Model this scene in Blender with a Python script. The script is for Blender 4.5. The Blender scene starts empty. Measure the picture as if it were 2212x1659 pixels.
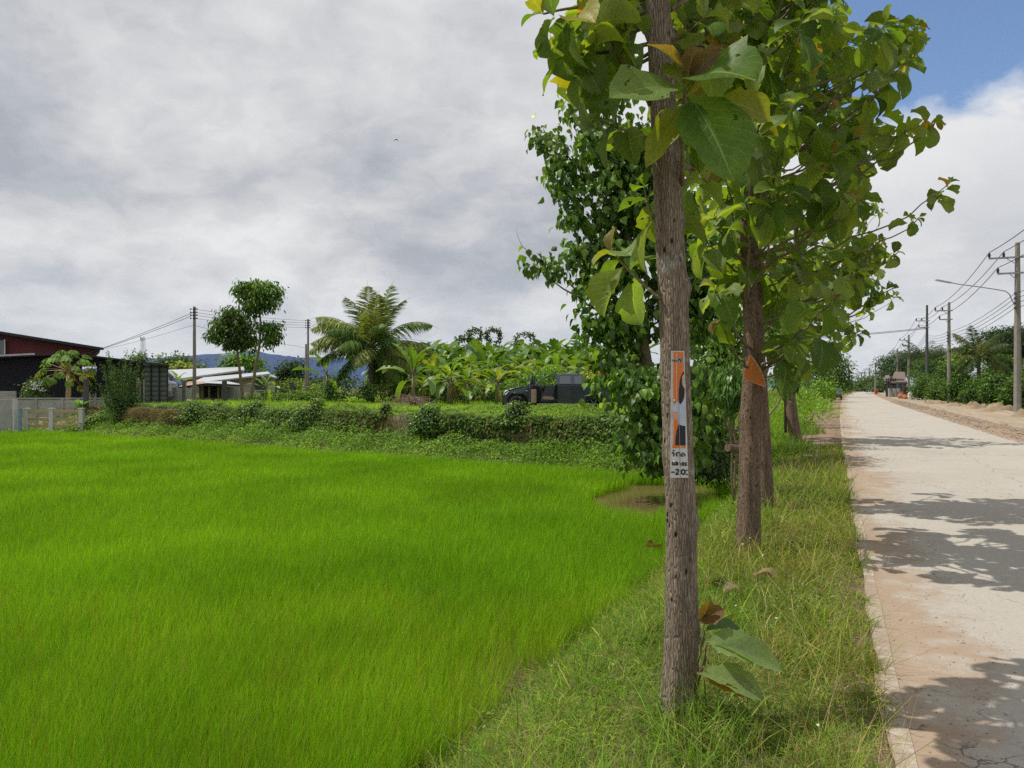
import bpy, math, random
import numpy as np
C = bpy.context.scene.collection
S = bpy.context.scene
rng = np.random.default_rng(7)
R = math.radians

# ------------------------------------------------------------------ camera, sky, sun, exposure
FOC, CX, HZ, EYE = 1662.0, 1106.0, 835.6, 1.6        # focal length etc. in units of a 2212 px wide picture
cam = bpy.data.cameras.new('camera'); camo = bpy.data.objects.new('camera', cam); C.objects.link(camo)
cam.sensor_width = 36; cam.lens = 36 * FOC / 2212; cam.shift_y = (HZ - 829.5) / 2212
cam.clip_start = 0.05; cam.clip_end = 30000
camo.location = (0, 0, EYE); camo.rotation_euler = (R(90), 0, 0); S.camera = camo

SUN_DIR = np.array([-0.96, 0.20, 0.0]); SUN_DIR /= np.linalg.norm(SUN_DIR); SUN_EL = R(61)
sd = np.array([SUN_DIR[0]*math.cos(SUN_EL), SUN_DIR[1]*math.cos(SUN_EL), math.sin(SUN_EL)])
sun = bpy.data.lights.new('sun', 'SUN'); suno = bpy.data.objects.new('sun', sun); C.objects.link(suno)
sun.energy = 4.3; sun.angle = R(0.5); sun.color = (1.0, 0.95, 0.86)
from mathutils import Vector
suno.rotation_euler = Vector(tuple(-sd)).to_track_quat('-Z', 'Y').to_euler()

W = bpy.data.worlds.new('World'); S.world = W; W.use_nodes = True
nt = W.node_tree; nt.nodes.clear(); L = nt.links.new
def N(nt, typ, **kw):
    n = nt.nodes.new(typ)
    for k, v in kw.items():
        if k.startswith('i_'): n.inputs[k[2:].replace('_', ' ')].default_value = v
        elif isinstance(k, str): setattr(n, k, v)
    return n
def math_n(nt, op, a, b=None, c=None, clamp=False):
    n = nt.nodes.new('ShaderNodeMath'); n.operation = op; n.use_clamp = clamp
    for i, x in enumerate((a, b, c)):
        if x is None: continue
        if isinstance(x, (int, float)): n.inputs[i].default_value = x
        else: nt.links.new(x, n.inputs[i])
    return n.outputs[0]
def ramp(nt, src, stops, mode='LINEAR'):
    n = nt.nodes.new('ShaderNodeValToRGB'); cr = n.color_ramp; cr.interpolation = mode
    while len(cr.elements) < len(stops): cr.elements.new(0.5)
    for e, (p, c) in zip(cr.elements, stops):
        e.position = p; e.color = (c, c, c, 1) if isinstance(c, (int, float)) else (*c, 1)
    nt.links.new(src, n.inputs[0]); return n.outputs[0]
def mixc(nt, fac, a, b, mode='MIX'):
    n = nt.nodes.new('ShaderNodeMix'); n.data_type = 'RGBA'; n.blend_type = mode; n.clamp_factor = True
    for s, x in ((n.inputs[0], fac), (n.inputs[6], a), (n.inputs[7], b)):
        if isinstance(x, (int, float)): s.default_value = x
        elif isinstance(x, tuple): s.default_value = (*x, 1) if len(x) == 3 else x
        else: nt.links.new(x, s)
    return n.outputs[2]
def noise(nt, vec, scale, detail=4, rough=0.55, dist=0.0):
    n = nt.nodes.new('ShaderNodeTexNoise'); n.inputs['Scale'].default_value = scale
    n.inputs['Detail'].default_value = detail; n.inputs['Roughness'].default_value = rough
    n.inputs['Distortion'].default_value = dist
    if vec is not None: nt.links.new(vec, n.inputs['Vector'])
    return n.outputs[0]

sky = N(nt, 'ShaderNodeTexSky', sky_type='NISHITA', sun_disc=False)
sky.sun_elevation = SUN_EL; sky.sun_rotation = math.atan2(SUN_DIR[0], SUN_DIR[1])
sky.air_density = 1.0; sky.dust_density = 0.6; sky.ozone_density = 1.5
tc = N(nt, 'ShaderNodeTexCoord'); sep = N(nt, 'ShaderNodeSeparateXYZ'); L(tc.outputs['Generated'], sep.inputs[0])
zz = math_n(nt, 'MAXIMUM', sep.outputs[2], 0.0)
den = math_n(nt, 'ADD', zz, 0.50)
cmb = N(nt, 'ShaderNodeCombineXYZ')
L(math_n(nt, 'DIVIDE', sep.outputs[0], den), cmb.inputs[0]); L(math_n(nt, 'DIVIDE', sep.outputs[1], den), cmb.inputs[1])
cl = cmb.outputs[0]
L(math_n(nt, 'DIVIDE', math_n(nt, 'MULTIPLY', zz, 1.5), den), cmb.inputs[2])
w1 = nt.nodes.new('ShaderNodeTexNoise'); w1.inputs['Scale'].default_value = 10; w1.inputs['Detail'].default_value = 5; L(cl, w1.inputs['Vector'])
wm = nt.nodes.new('ShaderNodeVectorMath'); wm.operation = 'MULTIPLY_ADD'; L(w1.outputs['Color'], wm.inputs[0]); wm.inputs[1].default_value = (.10, .10, .10); L(cl, wm.inputs[2]); clw = wm.outputs[0]
big = noise(nt, cl, 1.9, 2, 0.5, 0.0)
mid = noise(nt, clw, 5.2, 9, 0.54, 0.0)
fine = noise(nt, clw, 22.0, 6, 0.65, 0.0)
dens = math_n(nt, 'ADD', math_n(nt, 'ADD', math_n(nt, 'MULTIPLY', big, 0.45), math_n(nt, 'MULTIPLY', mid, 0.45)), math_n(nt, 'MULTIPLY', fine, 0.10))
belt0 = ramp(nt, zz, [(0.05, 0.0), (0.13, 1.0), (0.22, 1.0), (0.36, 0.0)])
dens = math_n(nt, 'SUBTRACT', dens, math_n(nt, 'MULTIPLY', belt0, 0.035))
cloud = ramp(nt, dens, [(0.37, (4.3, 4.6, 5.1)), (0.44, (5.4, 5.6, 6.05)), (0.495, (6.6, 6.65, 6.9)), (0.54, (7.3, 7.35, 7.5)), (0.62, (8.7, 8.7, 8.75))])
hf = ramp(nt, zz, [(0.0, 0.8), (0.05, 0.45), (0.18, 0.0)])
cloud = mixc(nt, hf, cloud, mixc(nt, math_n(nt, 'MULTIPLY', mid, 1.0), (5.6, 6.4, 7.4), (9.3, 9.4, 9.5)))
# the gap of blue sky, upper right
bc = np.array([(2120-CX)/FOC, 1.0, (HZ+40)/FOC]); bc /= np.linalg.norm(bc)
dx = math_n(nt, 'SUBTRACT', sep.outputs[0], float(bc[0])); dz = math_n(nt, 'SUBTRACT', sep.outputs[2], float(bc[2]))
rr = math_n(nt, 'SQRT', math_n(nt, 'ADD', math_n(nt, 'POWER', dx, 2.0), math_n(nt, 'MULTIPLY', math_n(nt, 'POWER', dz, 2.0), 2.6)))
rr = math_n(nt, 'ADD', rr, math_n(nt, 'MULTIPLY', math_n(nt, 'SUBTRACT', mid, 0.5), 0.28))
gap = ramp(nt, rr, [(0.165, 1.0), (0.225, 0.0)])
gap = math_n(nt, 'MULTIPLY', gap, math_n(nt, 'GREATER_THAN', sep.outputs[1], 0.0))
edge = ramp(nt, rr, [(0.2, 1.0), (0.32, 0.7), (0.48, 0.0)])
cloud = mixc(nt, math_n(nt, 'MULTIPLY', edge, 0.7), cloud, (9.5, 9.5, 9.6))
skyc = mixc(nt, 1.0, sky.outputs[0], (1.25, 1.35, 1.5), 'MULTIPLY')
col = mixc(nt, gap, cloud, skyc)
bg = N(nt, 'ShaderNodeBackground'); bg.inputs[1].default_value = 0.095; L(col, bg.inputs[0])
wo = N(nt, 'ShaderNodeOutputWorld'); L(bg.outputs[0], wo.inputs[0])
S.view_settings.view_transform = 'Standard'; S.view_settings.look = 'None'; S.view_settings.exposure = 0.0; S.view_settings.gamma = 1
S.view_settings.use_curve_mapping = False
cy = S.cycles; cy.max_bounces = 7; cy.diffuse_bounces = 3; cy.transmission_bounces = 4; cy.glossy_bounces = 3
cy.transparent_max_bounces = 8; cy.use_denoising = False; cy.caustics_reflective = False; cy.caustics_refractive = False
cy.sample_clamp_indirect = 8

# ------------------------------------------------------------------ helpers
def P(u, v, d): return np.array([(u-CX)/FOC*d, d, EYE-(v-HZ)/FOC*d])          # a point d metres out along a line of sight
RD = np.array([0.3825, 0.9239]); RN = np.array([0.9239, -0.3825])
def road(s, t):                                                               # road frame: s along it, t right of its left edge
    p = np.array([0.33, 0.0]) + s*RD + (t + 1.1e-4*s*s)*RN; return p
def to_road(x, y):
    dx, dy = x-0.33, y; s = dx*RD[0]+dy*RD[1]; return s, dx*RN[0]+dy*RN[1]-1.1e-4*s*s
W0 = np.array([7.1, 19.5]); WD = np.array([-0.814, 0.581]); WN = np.array([0.581, 0.814])
def to_wall(x, y): return (x-W0[0])*WD[0]+(y-W0[1])*WD[1], (x-W0[0])*WN[0]+(y-W0[1])*WN[1]
def wallp(a, w): return W0 + a*WD + w*WN
def sstep(a, b, x): t = np.clip((x-a)/(b-a), 0, 1); return t*t*(3-2*t)
def hsh(x, y):                                                                # smooth value noise, numpy
    x = np.asarray(x, float); y = np.asarray(y, float)
    xi, yi = np.floor(x), np.floor(y); fx, fy = x-xi, y-yi; fx = fx*fx*(3-2*fx); fy = fy*fy*(3-2*fy)
    def h(a, b): v = np.sin(a*127.1+b*311.7)*43758.5453; return v-np.floor(v)
    return (h(xi, yi)*(1-fx)+h(xi+1, yi)*fx)*(1-fy)+(h(xi, yi+1)*(1-fx)+h(xi+1, yi+1)*fx)*fy
PLOT = 0.5
def plot_mask(x, y):
    a, w = to_wall(x, y); s, t = to_road(x, y)
    return sstep(-0.1, 0.1, w)*sstep(-1.6, -3.2, t)
def zg(x, y):                                                                 # low ground: verge, bank, paddy, weeds strip below the wall
    s, t = to_road(x, y); a, w = to_wall(x, y)
    o_ = 0.32*sstep(9.5, 4.0, s)
    z = np.where(t < -1.3, -0.78*sstep(0, 1, (-1.3-t)/(1.25+o_)), 0.0) - 0.02*sstep(-0.15, -0.8, t)
    bank = sstep(-3.4, -0.6, w)*0.42
    z = z + np.where(t < -1.3, bank*sstep(-1.3, -2.55, t), 0)
    beyond = sstep(0.0, 3.0, w)                                               # behind the wall all the low ground climbs to road level
    z = z*(1-beyond)
    z = z + 0.05*(hsh(x*0.8, y*0.8)-0.5)*sstep(-0.5, -1.0, t) + 0.1*sstep(9.2, 12, t)
    return z
def ground_at(x, y):
    m = plot_mask(x, y); return zg(x, y)*(1-m) + PLOT*m

def tag(o, label=None, cat=None, group=None, kind=None):
    if label: o['label'] = label
    if cat: o['category'] = cat
    if group: o['group'] = group
    if kind: o['kind'] = kind
    return o
def thing(name, label, cat, loc=(0, 0, 0), group=None, rz=0.0):
    o = bpy.data.objects.new(name, None); C.objects.link(o); o.location = tuple(float(c) for c in loc); o.rotation_euler = (0, 0, rz)
    return tag(o, label, cat, group)
def mk(name, V, F, m, parent=None, col=None, uv=None, smooth=False):
    """V (n,3) world coordinates (or local when parent sits at the origin of them); F: list of (k,nverts) int arrays"""
    V = np.asarray(V, dtype=np.float32).reshape(-1, 3)
    if parent is not None:
        q_ = parent; wo_ = np.zeros(3)
        while q_ is not None: wo_ = wo_ + (np.array(ORG[q_.name]) if q_.name in ORG else 0); q_ = q_.parent
        V = V - wo_.astype(np.float32)
    me = bpy.data.meshes.new(name); F = [np.asarray(f, dtype=np.int32) for f in F if len(f)]
    me.vertices.add(len(V)); me.vertices.foreach_set('co', V.ravel())
    lv = np.concatenate([f.ravel() for f in F]); tot = np.concatenate([np.full(len(f), f.shape[1], np.int32) for f in F])
    st = np.concatenate([[0], np.cumsum(tot)[:-1]]).astype(np.int32)
    me.loops.add(len(lv)); me.loops.foreach_set('vertex_index', lv)
    me.polygons.add(len(tot)); me.polygons.foreach_set('loop_start', st)
    me.polygons.foreach_set('use_smooth', np.full(len(tot), bool(smooth)))
    me.update(calc_edges=True)
    if col is not None:
        col = np.asarray(col, np.float32)
        if col.shape[1] == 3: col = np.hstack([col, np.ones((len(col), 1), np.float32)])
        a = me.attributes.new('Col', 'FLOAT_COLOR', 'POINT'); a.data.foreach_set('color', col.ravel())
    if uv is not None:
        u = me.uv_layers.new(name='UVMap'); u.data.foreach_set('uv', np.asarray(uv, np.float32)[lv].ravel())
    me.materials.append(m)
    o = bpy.data.objects.new(name, me); C.objects.link(o)
    if parent is not None: o.parent = parent
    return o
ORG = {}
def tat(name, label, cat, loc, group=None):
    """a thing whose parts are given in world coordinates"""
    o = thing(name, label, cat, loc, group); ORG[o.name] = tuple(float(c) for c in loc); return o
class MB:
    def __init__(s): s.v = []; s.q = []; s.t = []; s.n = 0; s.c = []
    def add(s, V, Q=(), T=(), col=None):
        V = np.asarray(V, float).reshape(-1, 3); s.v.append(V)
        if len(Q): s.q.append(np.asarray(Q, int)+s.n)
        if len(T): s.t.append(np.asarray(T, int)+s.n)
        s.c.append(np.tile(np.array(col if col is not None else (1, 1, 1), float), (len(V), 1)) if col is None or np.ndim(col) == 1 else np.asarray(col, float)); s.n += len(V); return s
    def box(s, c, size, rz=0.0, M=None, col=None):
        h = np.array(size)/2; k = np.array([[x, y, z] for z in (-1, 1) for y in (-1, 1) for x in (-1, 1)])*h
        if M is not None: k = k@np.asarray(M).T
        if rz: ca, sa = math.cos(rz), math.sin(rz); k = k@np.array([[ca, -sa, 0], [sa, ca, 0], [0, 0, 1]]).T
        return s.add(k+np.array(c), [[0, 2, 3, 1], [4, 5, 7, 6], [0, 1, 5, 4], [1, 3, 7, 5], [3, 2, 6, 7], [2, 0, 4, 6]], col=col)
    def beam(s, a, b, w, h, col=None):
        a, b = np.array(a, float), np.array(b, float); d = b-a; l = np.linalg.norm(d); x = d/l
        up = np.array([0, 0, 1.0]) if abs(x[2]) < 0.95 else np.array([0, 1.0, 0]); y = np.cross(up, x); y /= np.linalg.norm(y); z = np.cross(x, y)
        return s.box((a+b)/2, (l, w, h), M=np.array([x, y, z]).T, col=col)
    def tube(s, pts, rad, n=8, col=None, cap=True, disp=None):
        pts = np.asarray(pts, float); rad = np.broadcast_to(np.asarray(rad, float), (len(pts),))
        tan = np.gradient(pts, axis=0); tan /= np.linalg.norm(tan, axis=1)[:, None]+1e-9
        ref = np.array([0, 1.0, 0]) if abs(tan[0][1]) < 0.9 else np.array([1.0, 0, 0])
        V = []
        a = np.arange(n)*2*math.pi/n
        for p, t, r in zip(pts, tan, rad):
            x = ref-t*np.dot(ref, t); x /= np.linalg.norm(x)+1e-9; y = np.cross(t, x); ref = x
            V.append(p+r*(np.cos(a)[:, None]*x+np.sin(a)[:, None]*y))
        V = np.concatenate(V)
        m = len(pts); i = np.arange(m-1)[:, None]*n; j = np.arange(n)[None, :]; j2 = (j+1) % n
        Q = np.stack([i+j, i+j2, i+n+j2, i+n+j], -1).reshape(-1, 4); T = []
        if cap:
            V = np.vstack([V, pts[0], pts[-1]]); k = np.arange(n); k2 = (k+1) % n
            T = np.vstack([np.stack([np.full(n, m*n), k2, k], 1), np.stack([np.full(n, m*n+1), (m-1)*n+k, (m-1)*n+k2], 1)])
        return s.add(V, Q, T, col=col)
    def lathe(s, c, prof, n=16, col=None):
        c = np.array(c, float); a = np.arange(n)*2*math.pi/n
        V = np.concatenate([np.stack([r*np.cos(a), r*np.sin(a), np.full(n, z)], 1) for r, z in prof])+c
        m = len(prof); i = np.arange(m-1)[:, None]*n; j = np.arange(n)[None, :]; j2 = (j+1) % n
        return s.add(V, np.stack([i+j, i+j2, i+n+j2, i+n+j], -1).reshape(-1, 4), col=col)
    def poly(s, pts, col=None):
        pts = np.asarray(pts, float); n = len(pts)
        return s.add(pts, [[0, 1, 2, 3]] if n == 4 else (), [[0, i, i+1] for i in range(1, n-1)] if n != 4 else (), col=col)
    def prism(s, A, B, col=None):
        """two matching outlines A and B (n,3), joined and capped (fan)"""
        A, B = np.asarray(A, float), np.asarray(B, float); n = len(A); k = np.arange(n); k2 = (k+1) % n
        ca, cb = A.mean(0), B.mean(0)
        s.add(np.vstack([A, B, ca, cb]), np.stack([k, k2, n+k2, n+k], 1), np.vstack([np.stack([np.full(n, 2*n), k2, k], 1), np.stack([np.full(n, 2*n+1), n+k, n+k2], 1)]), col=col); return s
    def build(s, name, m, parent=None, smooth=False, usecol=False):
        F = []
        if s.q: F.append(np.concatenate(s.q))
        if s.t: F.append(np.concatenate(s.t))
        return mk(name, np.concatenate(s.v), F, m, parent, col=np.concatenate(s.c) if usecol else None, smooth=smooth)

def unit(a): a = np.asarray(a, float); return a/(np.linalg.norm(a, axis=-1, keepdims=True)+1e-9)
def basis(D, Nn):
    y = unit(D); x = unit(np.cross(y, Nn)); z = np.cross(x, y); return x, y, z
def leaves(pos, D, Nn, ln, wd, nu=2, nv=4, shape='oval', bend=0.5, fold=0.2, ripple=0.0, col=(1, 1, 1)):
    """many leaves as curved grids; every argument may be per leaf. returns V, F, col, uv"""
    pos = np.atleast_2d(pos); n = len(pos)
    f = lambda a: np.broadcast_to(np.asarray(a, float), (n,))[:, None, None]
    ln, wd, bend, fold, ripple = map(f, (ln, wd, bend, fold, ripple))
    v = np.linspace(0, 1, nv+1); u = np.linspace(-1, 1, nu+1)
    if shape == 'oval': w = np.sin(np.pi*np.clip(v, 0, 1)**0.85)**0.75
    elif shape == 'teak': w = np.interp(v, [0, .06, .14, .3, .5, .68, .84, .94, 1], [.03, .04, .34, .78, 1.0, .97, .70, .36, .02])
    elif shape == 'heart': w = np.interp(v, [0, .12, .34, .55, .8, 1], [.03, .75, 1, .72, .24, .0])
    elif shape == 'banana': w = np.interp(v, [0, .08, .15, .4, .8, .95, 1], [.08, .1, .62, 1, .9, .5, .05])
    elif shape == 'blade': w = 1-v**1.6*0.97
    elif shape == 'lance': w = np.interp(v, [0, .3, .6, 1], [.25, 1, .8, .02])
    elif shape == 'frond': w = np.interp(v, [0, .1, .4, .8, 1], [.15, .6, 1, .75, .25])
    a = bend*v[None, :, None]
    dv = 1.0/nv
    ca = np.cos(a); sa = np.sin(a)
    yy = np.concatenate([np.zeros_like(a[:, :1]), np.cumsum((ca[:, 1:]+ca[:, :-1])/2*dv, 1)], 1)*ln
    zc = -np.concatenate([np.zeros_like(a[:, :1]), np.cumsum((sa[:, 1:]+sa[:, :-1])/2*dv, 1)], 1)*ln
    hw = w[None, :, None]*wd/2
    if shape == 'teak': rg = rng.normal(0, .075, (n, nv+1, 2)); hw = hw*(1+np.where(u[None, None, :] < 0, rg[:, :, :1], rg[:, :, 1:]))
    ph = rng.uniform(0, 6.28, (n, 1, 1)); ph2 = rng.uniform(0, 6.28, (n, 1, 1))
    U = u[None, None, :]
    X = U*hw*np.cos(fold)
    rz = np.abs(U)*hw*np.sin(fold) + ripple*ln*U**2*np.sin(v[None, :, None]*9+ph+np.sign(U)*1.3) * np.minimum(1, w[None, :, None]*1.5) + ripple*ln*0.8*U*np.sin(v[None, :, None]*4+ph2)
    Y = yy + sa*rz + 0*U; Z = zc + ca*rz
    x, y, z = basis(np.atleast_2d(D)*np.ones((n, 1)), np.atleast_2d(Nn)*np.ones((n, 1)))
    V = pos[:, None, None, :] + X[..., None]*x[:, None, None, :] + Y[..., None]*y[:, None, None, :] + Z[..., None]*z[:, None, None, :]
    k = (nu+1)*(nv+1); V = V.reshape(-1, 3)
    i = np.arange(nv)[:, None]*(nu+1); j = np.arange(nu)[None, :]
    q = np.stack([i+j, i+j+1, i+nu+2+j, i+nu+1+j], -1).reshape(-1, 4)
    F = (q[None]+np.arange(n)[:, None, None]*k).reshape(-1, 4)
    col = np.broadcast_to(np.asarray(col, float), (n, 3)); Cc = np.repeat(col, k, 0)
    UV = np.tile(np.stack(np.broadcast_arrays((u*0.5+0.5)[None, :], v[:, None]), -1).reshape(-1, 2), (n, 1))
    return V, F, Cc, UV
def leafobj(name, m, parent, *parts, smooth=False):
    V = []; F = []; Cc = []; U = []; n = 0
    for (v, f, c, u) in parts:
        V.append(v); F.append(f+n); Cc.append(c); U.append(u); n += len(v)
    return mk(name, np.concatenate(V), [np.concatenate(F)], m, parent, np.concatenate(Cc), np.concatenate(U), smooth)
def rdir(n): return unit(rng.normal(size=(n, 3)))
def jit(c, n, amt=0.25, hue=0.06):
    c = np.array(c)[None]*np.exp(rng.normal(0, amt, (n, 1))); return np.clip(c*np.exp(rng.normal(0, hue, (n, 3))), 0, 1)
def pick(cols, p, n):
    return np.array(cols)[rng.choice(len(cols), n, p=p)]

# ------------------------------------------------------------------ materials
def newmat(name):
    m = bpy.data.materials.new(name); m.use_nodes = True; t = m.node_tree; t.nodes.clear()
    out = t.nodes.new('ShaderNodeOutputMaterial'); b = t.nodes.new('ShaderNodeBsdfPrincipled'); t.links.new(b.outputs[0], out.inputs[0])
    return m, t, b, out
def plain(name, c, rough=0.7, metal=0.0, nscale=6.0, namt=0.25, bump=0.0, bscale=40.0, spec=0.4, c2=None):
    m, t, b, out = newmat(name)
    o = t.nodes.new('ShaderNodeTexCoord').outputs['Object']
    n = noise(t, o, nscale, 6, 0.6)
    c2 = c2 or tuple(x*0.55 for x in c)
    f = ramp(t, n, [(0.35, 0.0), (0.7, 1.0)])
    t.links.new(mixc(t, math_n(t, 'MULTIPLY', f, namt*2), c, c2), b.inputs['Base Color'])
    b.inputs['Roughness'].default_value = rough; b.inputs['Metallic'].default_value = metal; b.inputs['Specular IOR Level'].default_value = spec
    if bump:
        bn = t.nodes.new('ShaderNodeBump'); bn.inputs['Strength'].default_value = bump; bn.inputs['Distance'].default_value = 0.02
        t.links.new(noise(t, o, bscale, 5, 0.6), bn.inputs['Height']); t.links.new(bn.outputs[0], b.inputs['Normal'])
    return m
def foliage(name, trans=0.35, rough=0.55, spec=0.3, warm=(1.25, 1.15, 0.5), nscale=3.0, back=None, veins=False, spots=False, gain=1.0):
    m, t, b, out = newmat(name)
    at = t.nodes.new('ShaderNodeAttribute'); at.attribute_name = 'Col'
    o = t.nodes.new('ShaderNodeTexCoord').outputs['Object']
    c = at.outputs['Color']
    n = noise(t, o, nscale, 3, 0.6)
    c = mixc(t, 1.0, c, ramp(t, n, [(0.3, (0.72*gain, 0.76*gain, 0.72*gain)), (0.7, (1.2*gain, 1.16*gain, 1.1*gain))]), 'MULTIPLY')
    if veins:
        uvn = t.nodes.new('ShaderNodeUVMap'); sp = t.nodes.new('ShaderNodeSeparateXYZ'); t.links.new(uvn.outputs[0], sp.inputs[0])
        au = math_n(t, 'ABSOLUTE', math_n(t, 'SUBTRACT', sp.outputs[0], 0.5))
        mid_ = math_n(t, 'LESS_THAN', au, 0.014)
        sv = math_n(t, 'SUBTRACT', math_n(t, 'MULTIPLY', sp.outputs[1], 9.0), math_n(t, 'MULTIPLY', au, 5.0))
        sv = math_n(t, 'ABSOLUTE', math_n(t, 'SUBTRACT', math_n(t, 'FRACT', sv), 0.5))
        sv = ramp(t, sv, [(0.0, 0.75), (0.06, 0.0)])
        vv = math_n(t, 'MAXIMUM', mid_, sv)
        c = mixc(t, math_n(t, 'MULTIPLY', vv, 0.55), c, (0.36, 0.42, 0.18))
        fine_ = noise(t, o, 60, 3, 0.7)
        c = mixc(t, 1.0, c, ramp(t, fine_, [(0.3, 0.82), (0.7, 1.15)]), 'MULTIPLY')
        bn = t.nodes.new('ShaderNodeBump'); bn.inputs['Strength'].default_value = 0.5; bn.inputs['Distance'].default_value = 0.004
        t.links.new(math_n(t, 'SUBTRACT', math_n(t, 'MULTIPLY', fine_, 0.5), vv), bn.inputs['Height']); t.links.new(bn.outputs[0], b.inputs['Normal'])
    if spots:
        s_ = noise(t, o, 9, 4, 0.6); f = ramp(t, s_, [(0.70, 0.0), (0.725, 1.0)])
        c = mixc(t, f, c, (0.22, 0.11, 0.045))
    ct = mixc(t, 1.0, c, warm, 'MULTIPLY')
    if back:
        g = t.nodes.new('ShaderNodeNewGeometry')
        c = mixc(t, g.outputs['Backfacing'], c, mixc(t, 0.55, c, back))
    t.links.new(c, b.inputs['Base Color']); b.inputs['Roughness'].default_value = rough; b.inputs['Specular IOR Level'].default_value = spec
    tr = t.nodes.new('ShaderNodeBsdfTranslucent'); t.links.new(ct, tr.inputs[0])
    mx = t.nodes.new('ShaderNodeMixShader'); mx.inputs[0].default_value = trans
    t.links.new(b.outputs[0], mx.inputs[1]); t.links.new(tr.outputs[0], mx.inputs[2]); fin = mx.outputs[0]
    if spots:
        hn = noise(t, o, 17, 2, 0.5); hp = noise(t, o, 3.1, 1, 0.5)
        hole = math_n(t, 'MULTIPLY', math_n(t, 'GREATER_THAN', hn, 0.665), math_n(t, 'GREATER_THAN', hp, 0.5))
        tp = t.nodes.new('ShaderNodeBsdfTransparent'); m2 = t.nodes.new('ShaderNodeMixShader'); t.links.new(hole, m2.inputs[0]); t.links.new(fin, m2.inputs[1]); t.links.new(tp.outputs[0], m2.inputs[2]); fin = m2.outputs[0]
    t.links.new(fin, out.inputs[0])
    return m
def bark(name, c1, c2, c3, zs=0.16, scale=26, bump=1.0, patches=None):
    m, t, b, out = newmat(name)
    o = t.nodes.new('ShaderNodeTexCoord').outputs['Object']
    mp = t.nodes.new('ShaderNodeMapping'); mp.inputs['Scale'].default_value = (1, 1, zs); t.links.new(o, mp.inputs[0])
    n1 = noise(t, mp.outputs[0], scale, 8, 0.65, 0.6); n2 = noise(t, o, 2.2, 4, 0.5)
    vo = t.nodes.new('ShaderNodeTexVoronoi'); vo.feature = 'DISTANCE_TO_EDGE'; vo.inputs['Scale'].default_value = scale*3.4; t.links.new(mp.outputs[0], vo.inputs['Vector'])
    cr = ramp(t, vo.outputs['Distance'], [(0.0, 0.0), (0.16, 1.0)])
    c = mixc(t, ramp(t, n1, [(0.33, 0.0), (0.62, 1.0)]), c1, c2)
    c = mixc(t, ramp(t, n2, [(0.4, 0.0), (0.75, 0.7)]), c, c3)
    c = mixc(t, math_n(t, 'MULTIPLY', math_n(t, 'SUBTRACT', 1.0, cr), 0.35), c, tuple(x*0.35 for x in c1))
    v2 = t.nodes.new('ShaderNodeTexVoronoi'); v2.inputs['Scale'].default_value = 22; mp2 = t.nodes.new('ShaderNodeMapping'); mp2.inputs['Scale'].default_value = (1, 1, 0.5); t.links.new(o, mp2.inputs[0]); t.links.new(mp2.outputs[0], v2.inputs['Vector'])
    pits = ramp(t, v2.outputs['Distance'], [(0.10, 1.0), (0.19, 0.0)])
    pits = math_n(t, 'MULTIPLY', pits, ramp(t, noise(t, o, 3.5, 2), [(0.45, 0.0), (0.55, 1.0)]))
    c = mixc(t, pits, c, (0.02, 0.014, 0.01))
    if patches: c = mixc(t, ramp(t, noise(t, o, 7, 5, 0.7), [(0.59, 0.0), (0.68, 0.7)]), c, patches)
    t.links.new(c, b.inputs['Base Color']); b.inputs['Roughness'].default_value = 0.9; b.inputs['Specular IOR Level'].default_value = 0.15
    h = math_n(t, 'ADD', math_n(t, 'MULTIPLY', n1, 1.0), math_n(t, 'MULTIPLY', cr, 0.5))
    h = math_n(t, 'SUBTRACT', h, pits)
    bn = t.nodes.new('ShaderNodeBump'); bn.inputs['Strength'].default_value = bump; bn.inputs['Distance'].default_value = 0.012
    t.links.new(h, bn.inputs['Height']); t.links.new(bn.outputs[0], b.inputs['Normal']); return m

M = {}
M['teak'] = foliage('teak_leaf', trans=0.50, rough=0.5, spec=0.35, warm=(1.95, 1.8, 0.35), nscale=4, back=(0.20, 0.25, 0.13), veins=True, spots=True)
M['leaf'] = foliage('small_leaf', trans=0.4, rough=0.42, spec=0.45, warm=(1.5, 1.4, 0.5), nscale=1.0, gain=1.25)
M['leaf_far'] = foliage('far_leaf', trans=0.35, rough=0.6, spec=0.2, warm=(1.35, 1.3, .5), nscale=0.4, gain=1.2)
M['banana'] = foliage('banana_leaf', trans=0.4, rough=0.45, spec=0.4, warm=(1.5, 1.35, 0.5), nscale=1.2)
M['rice'] = foliage('rice_blade', trans=0.4, rough=0.6, spec=0.15, warm=(1.1, 1.2, 0.5), nscale=0.35)
M['grass'] = foliage('verge_blade', trans=0.38, rough=0.7, spec=0.15, warm=(1.1, 1.1, 0.6), nscale=0.8)
M['weed'] = foliage('weed_leaf', trans=0.42, rough=0.6, spec=0.2, warm=(1.4, 1.35, .5), nscale=0.5, gain=1.25)
M['dry'] = foliage('dry_leaf', trans=0.15, rough=0.9, spec=0.1, warm=(1, .9, .7), nscale=14, veins=True)
M['bark'] = bark('teak_bark', (0.16, 0.125, 0.092), (0.355, 0.285, 0.215), (0.26, 0.215, 0.165), patches=(0.42, 0.42, 0.37))
M['bark_muddy'] = bark('muddy_bark', (0.11, 0.078, 0.057), (0.28, 0.20, 0.145), (0.27, 0.17, 0.115), patches=(0.33, 0.22, 0.15))
M['twig'] = bark('twig_bark', (0.12, 0.09, 0.05), (0.26, 0.21, 0.13), (0.20, 0.2, 0.1), bump=0.3, scale=40)
M['palmbark'] = bark('palm_bark', (0.08, 0.06, 0.045), (0.2, 0.16, 0.12), (0.16, 0.13, 0.1), zs=3, scale=8)
M['conc'] = plain('aged_concrete', (0.42, 0.41, 0.38), 0.9, nscale=1.4, namt=0.35, bump=0.4, c2=(0.2, 0.2, 0.18))
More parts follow.
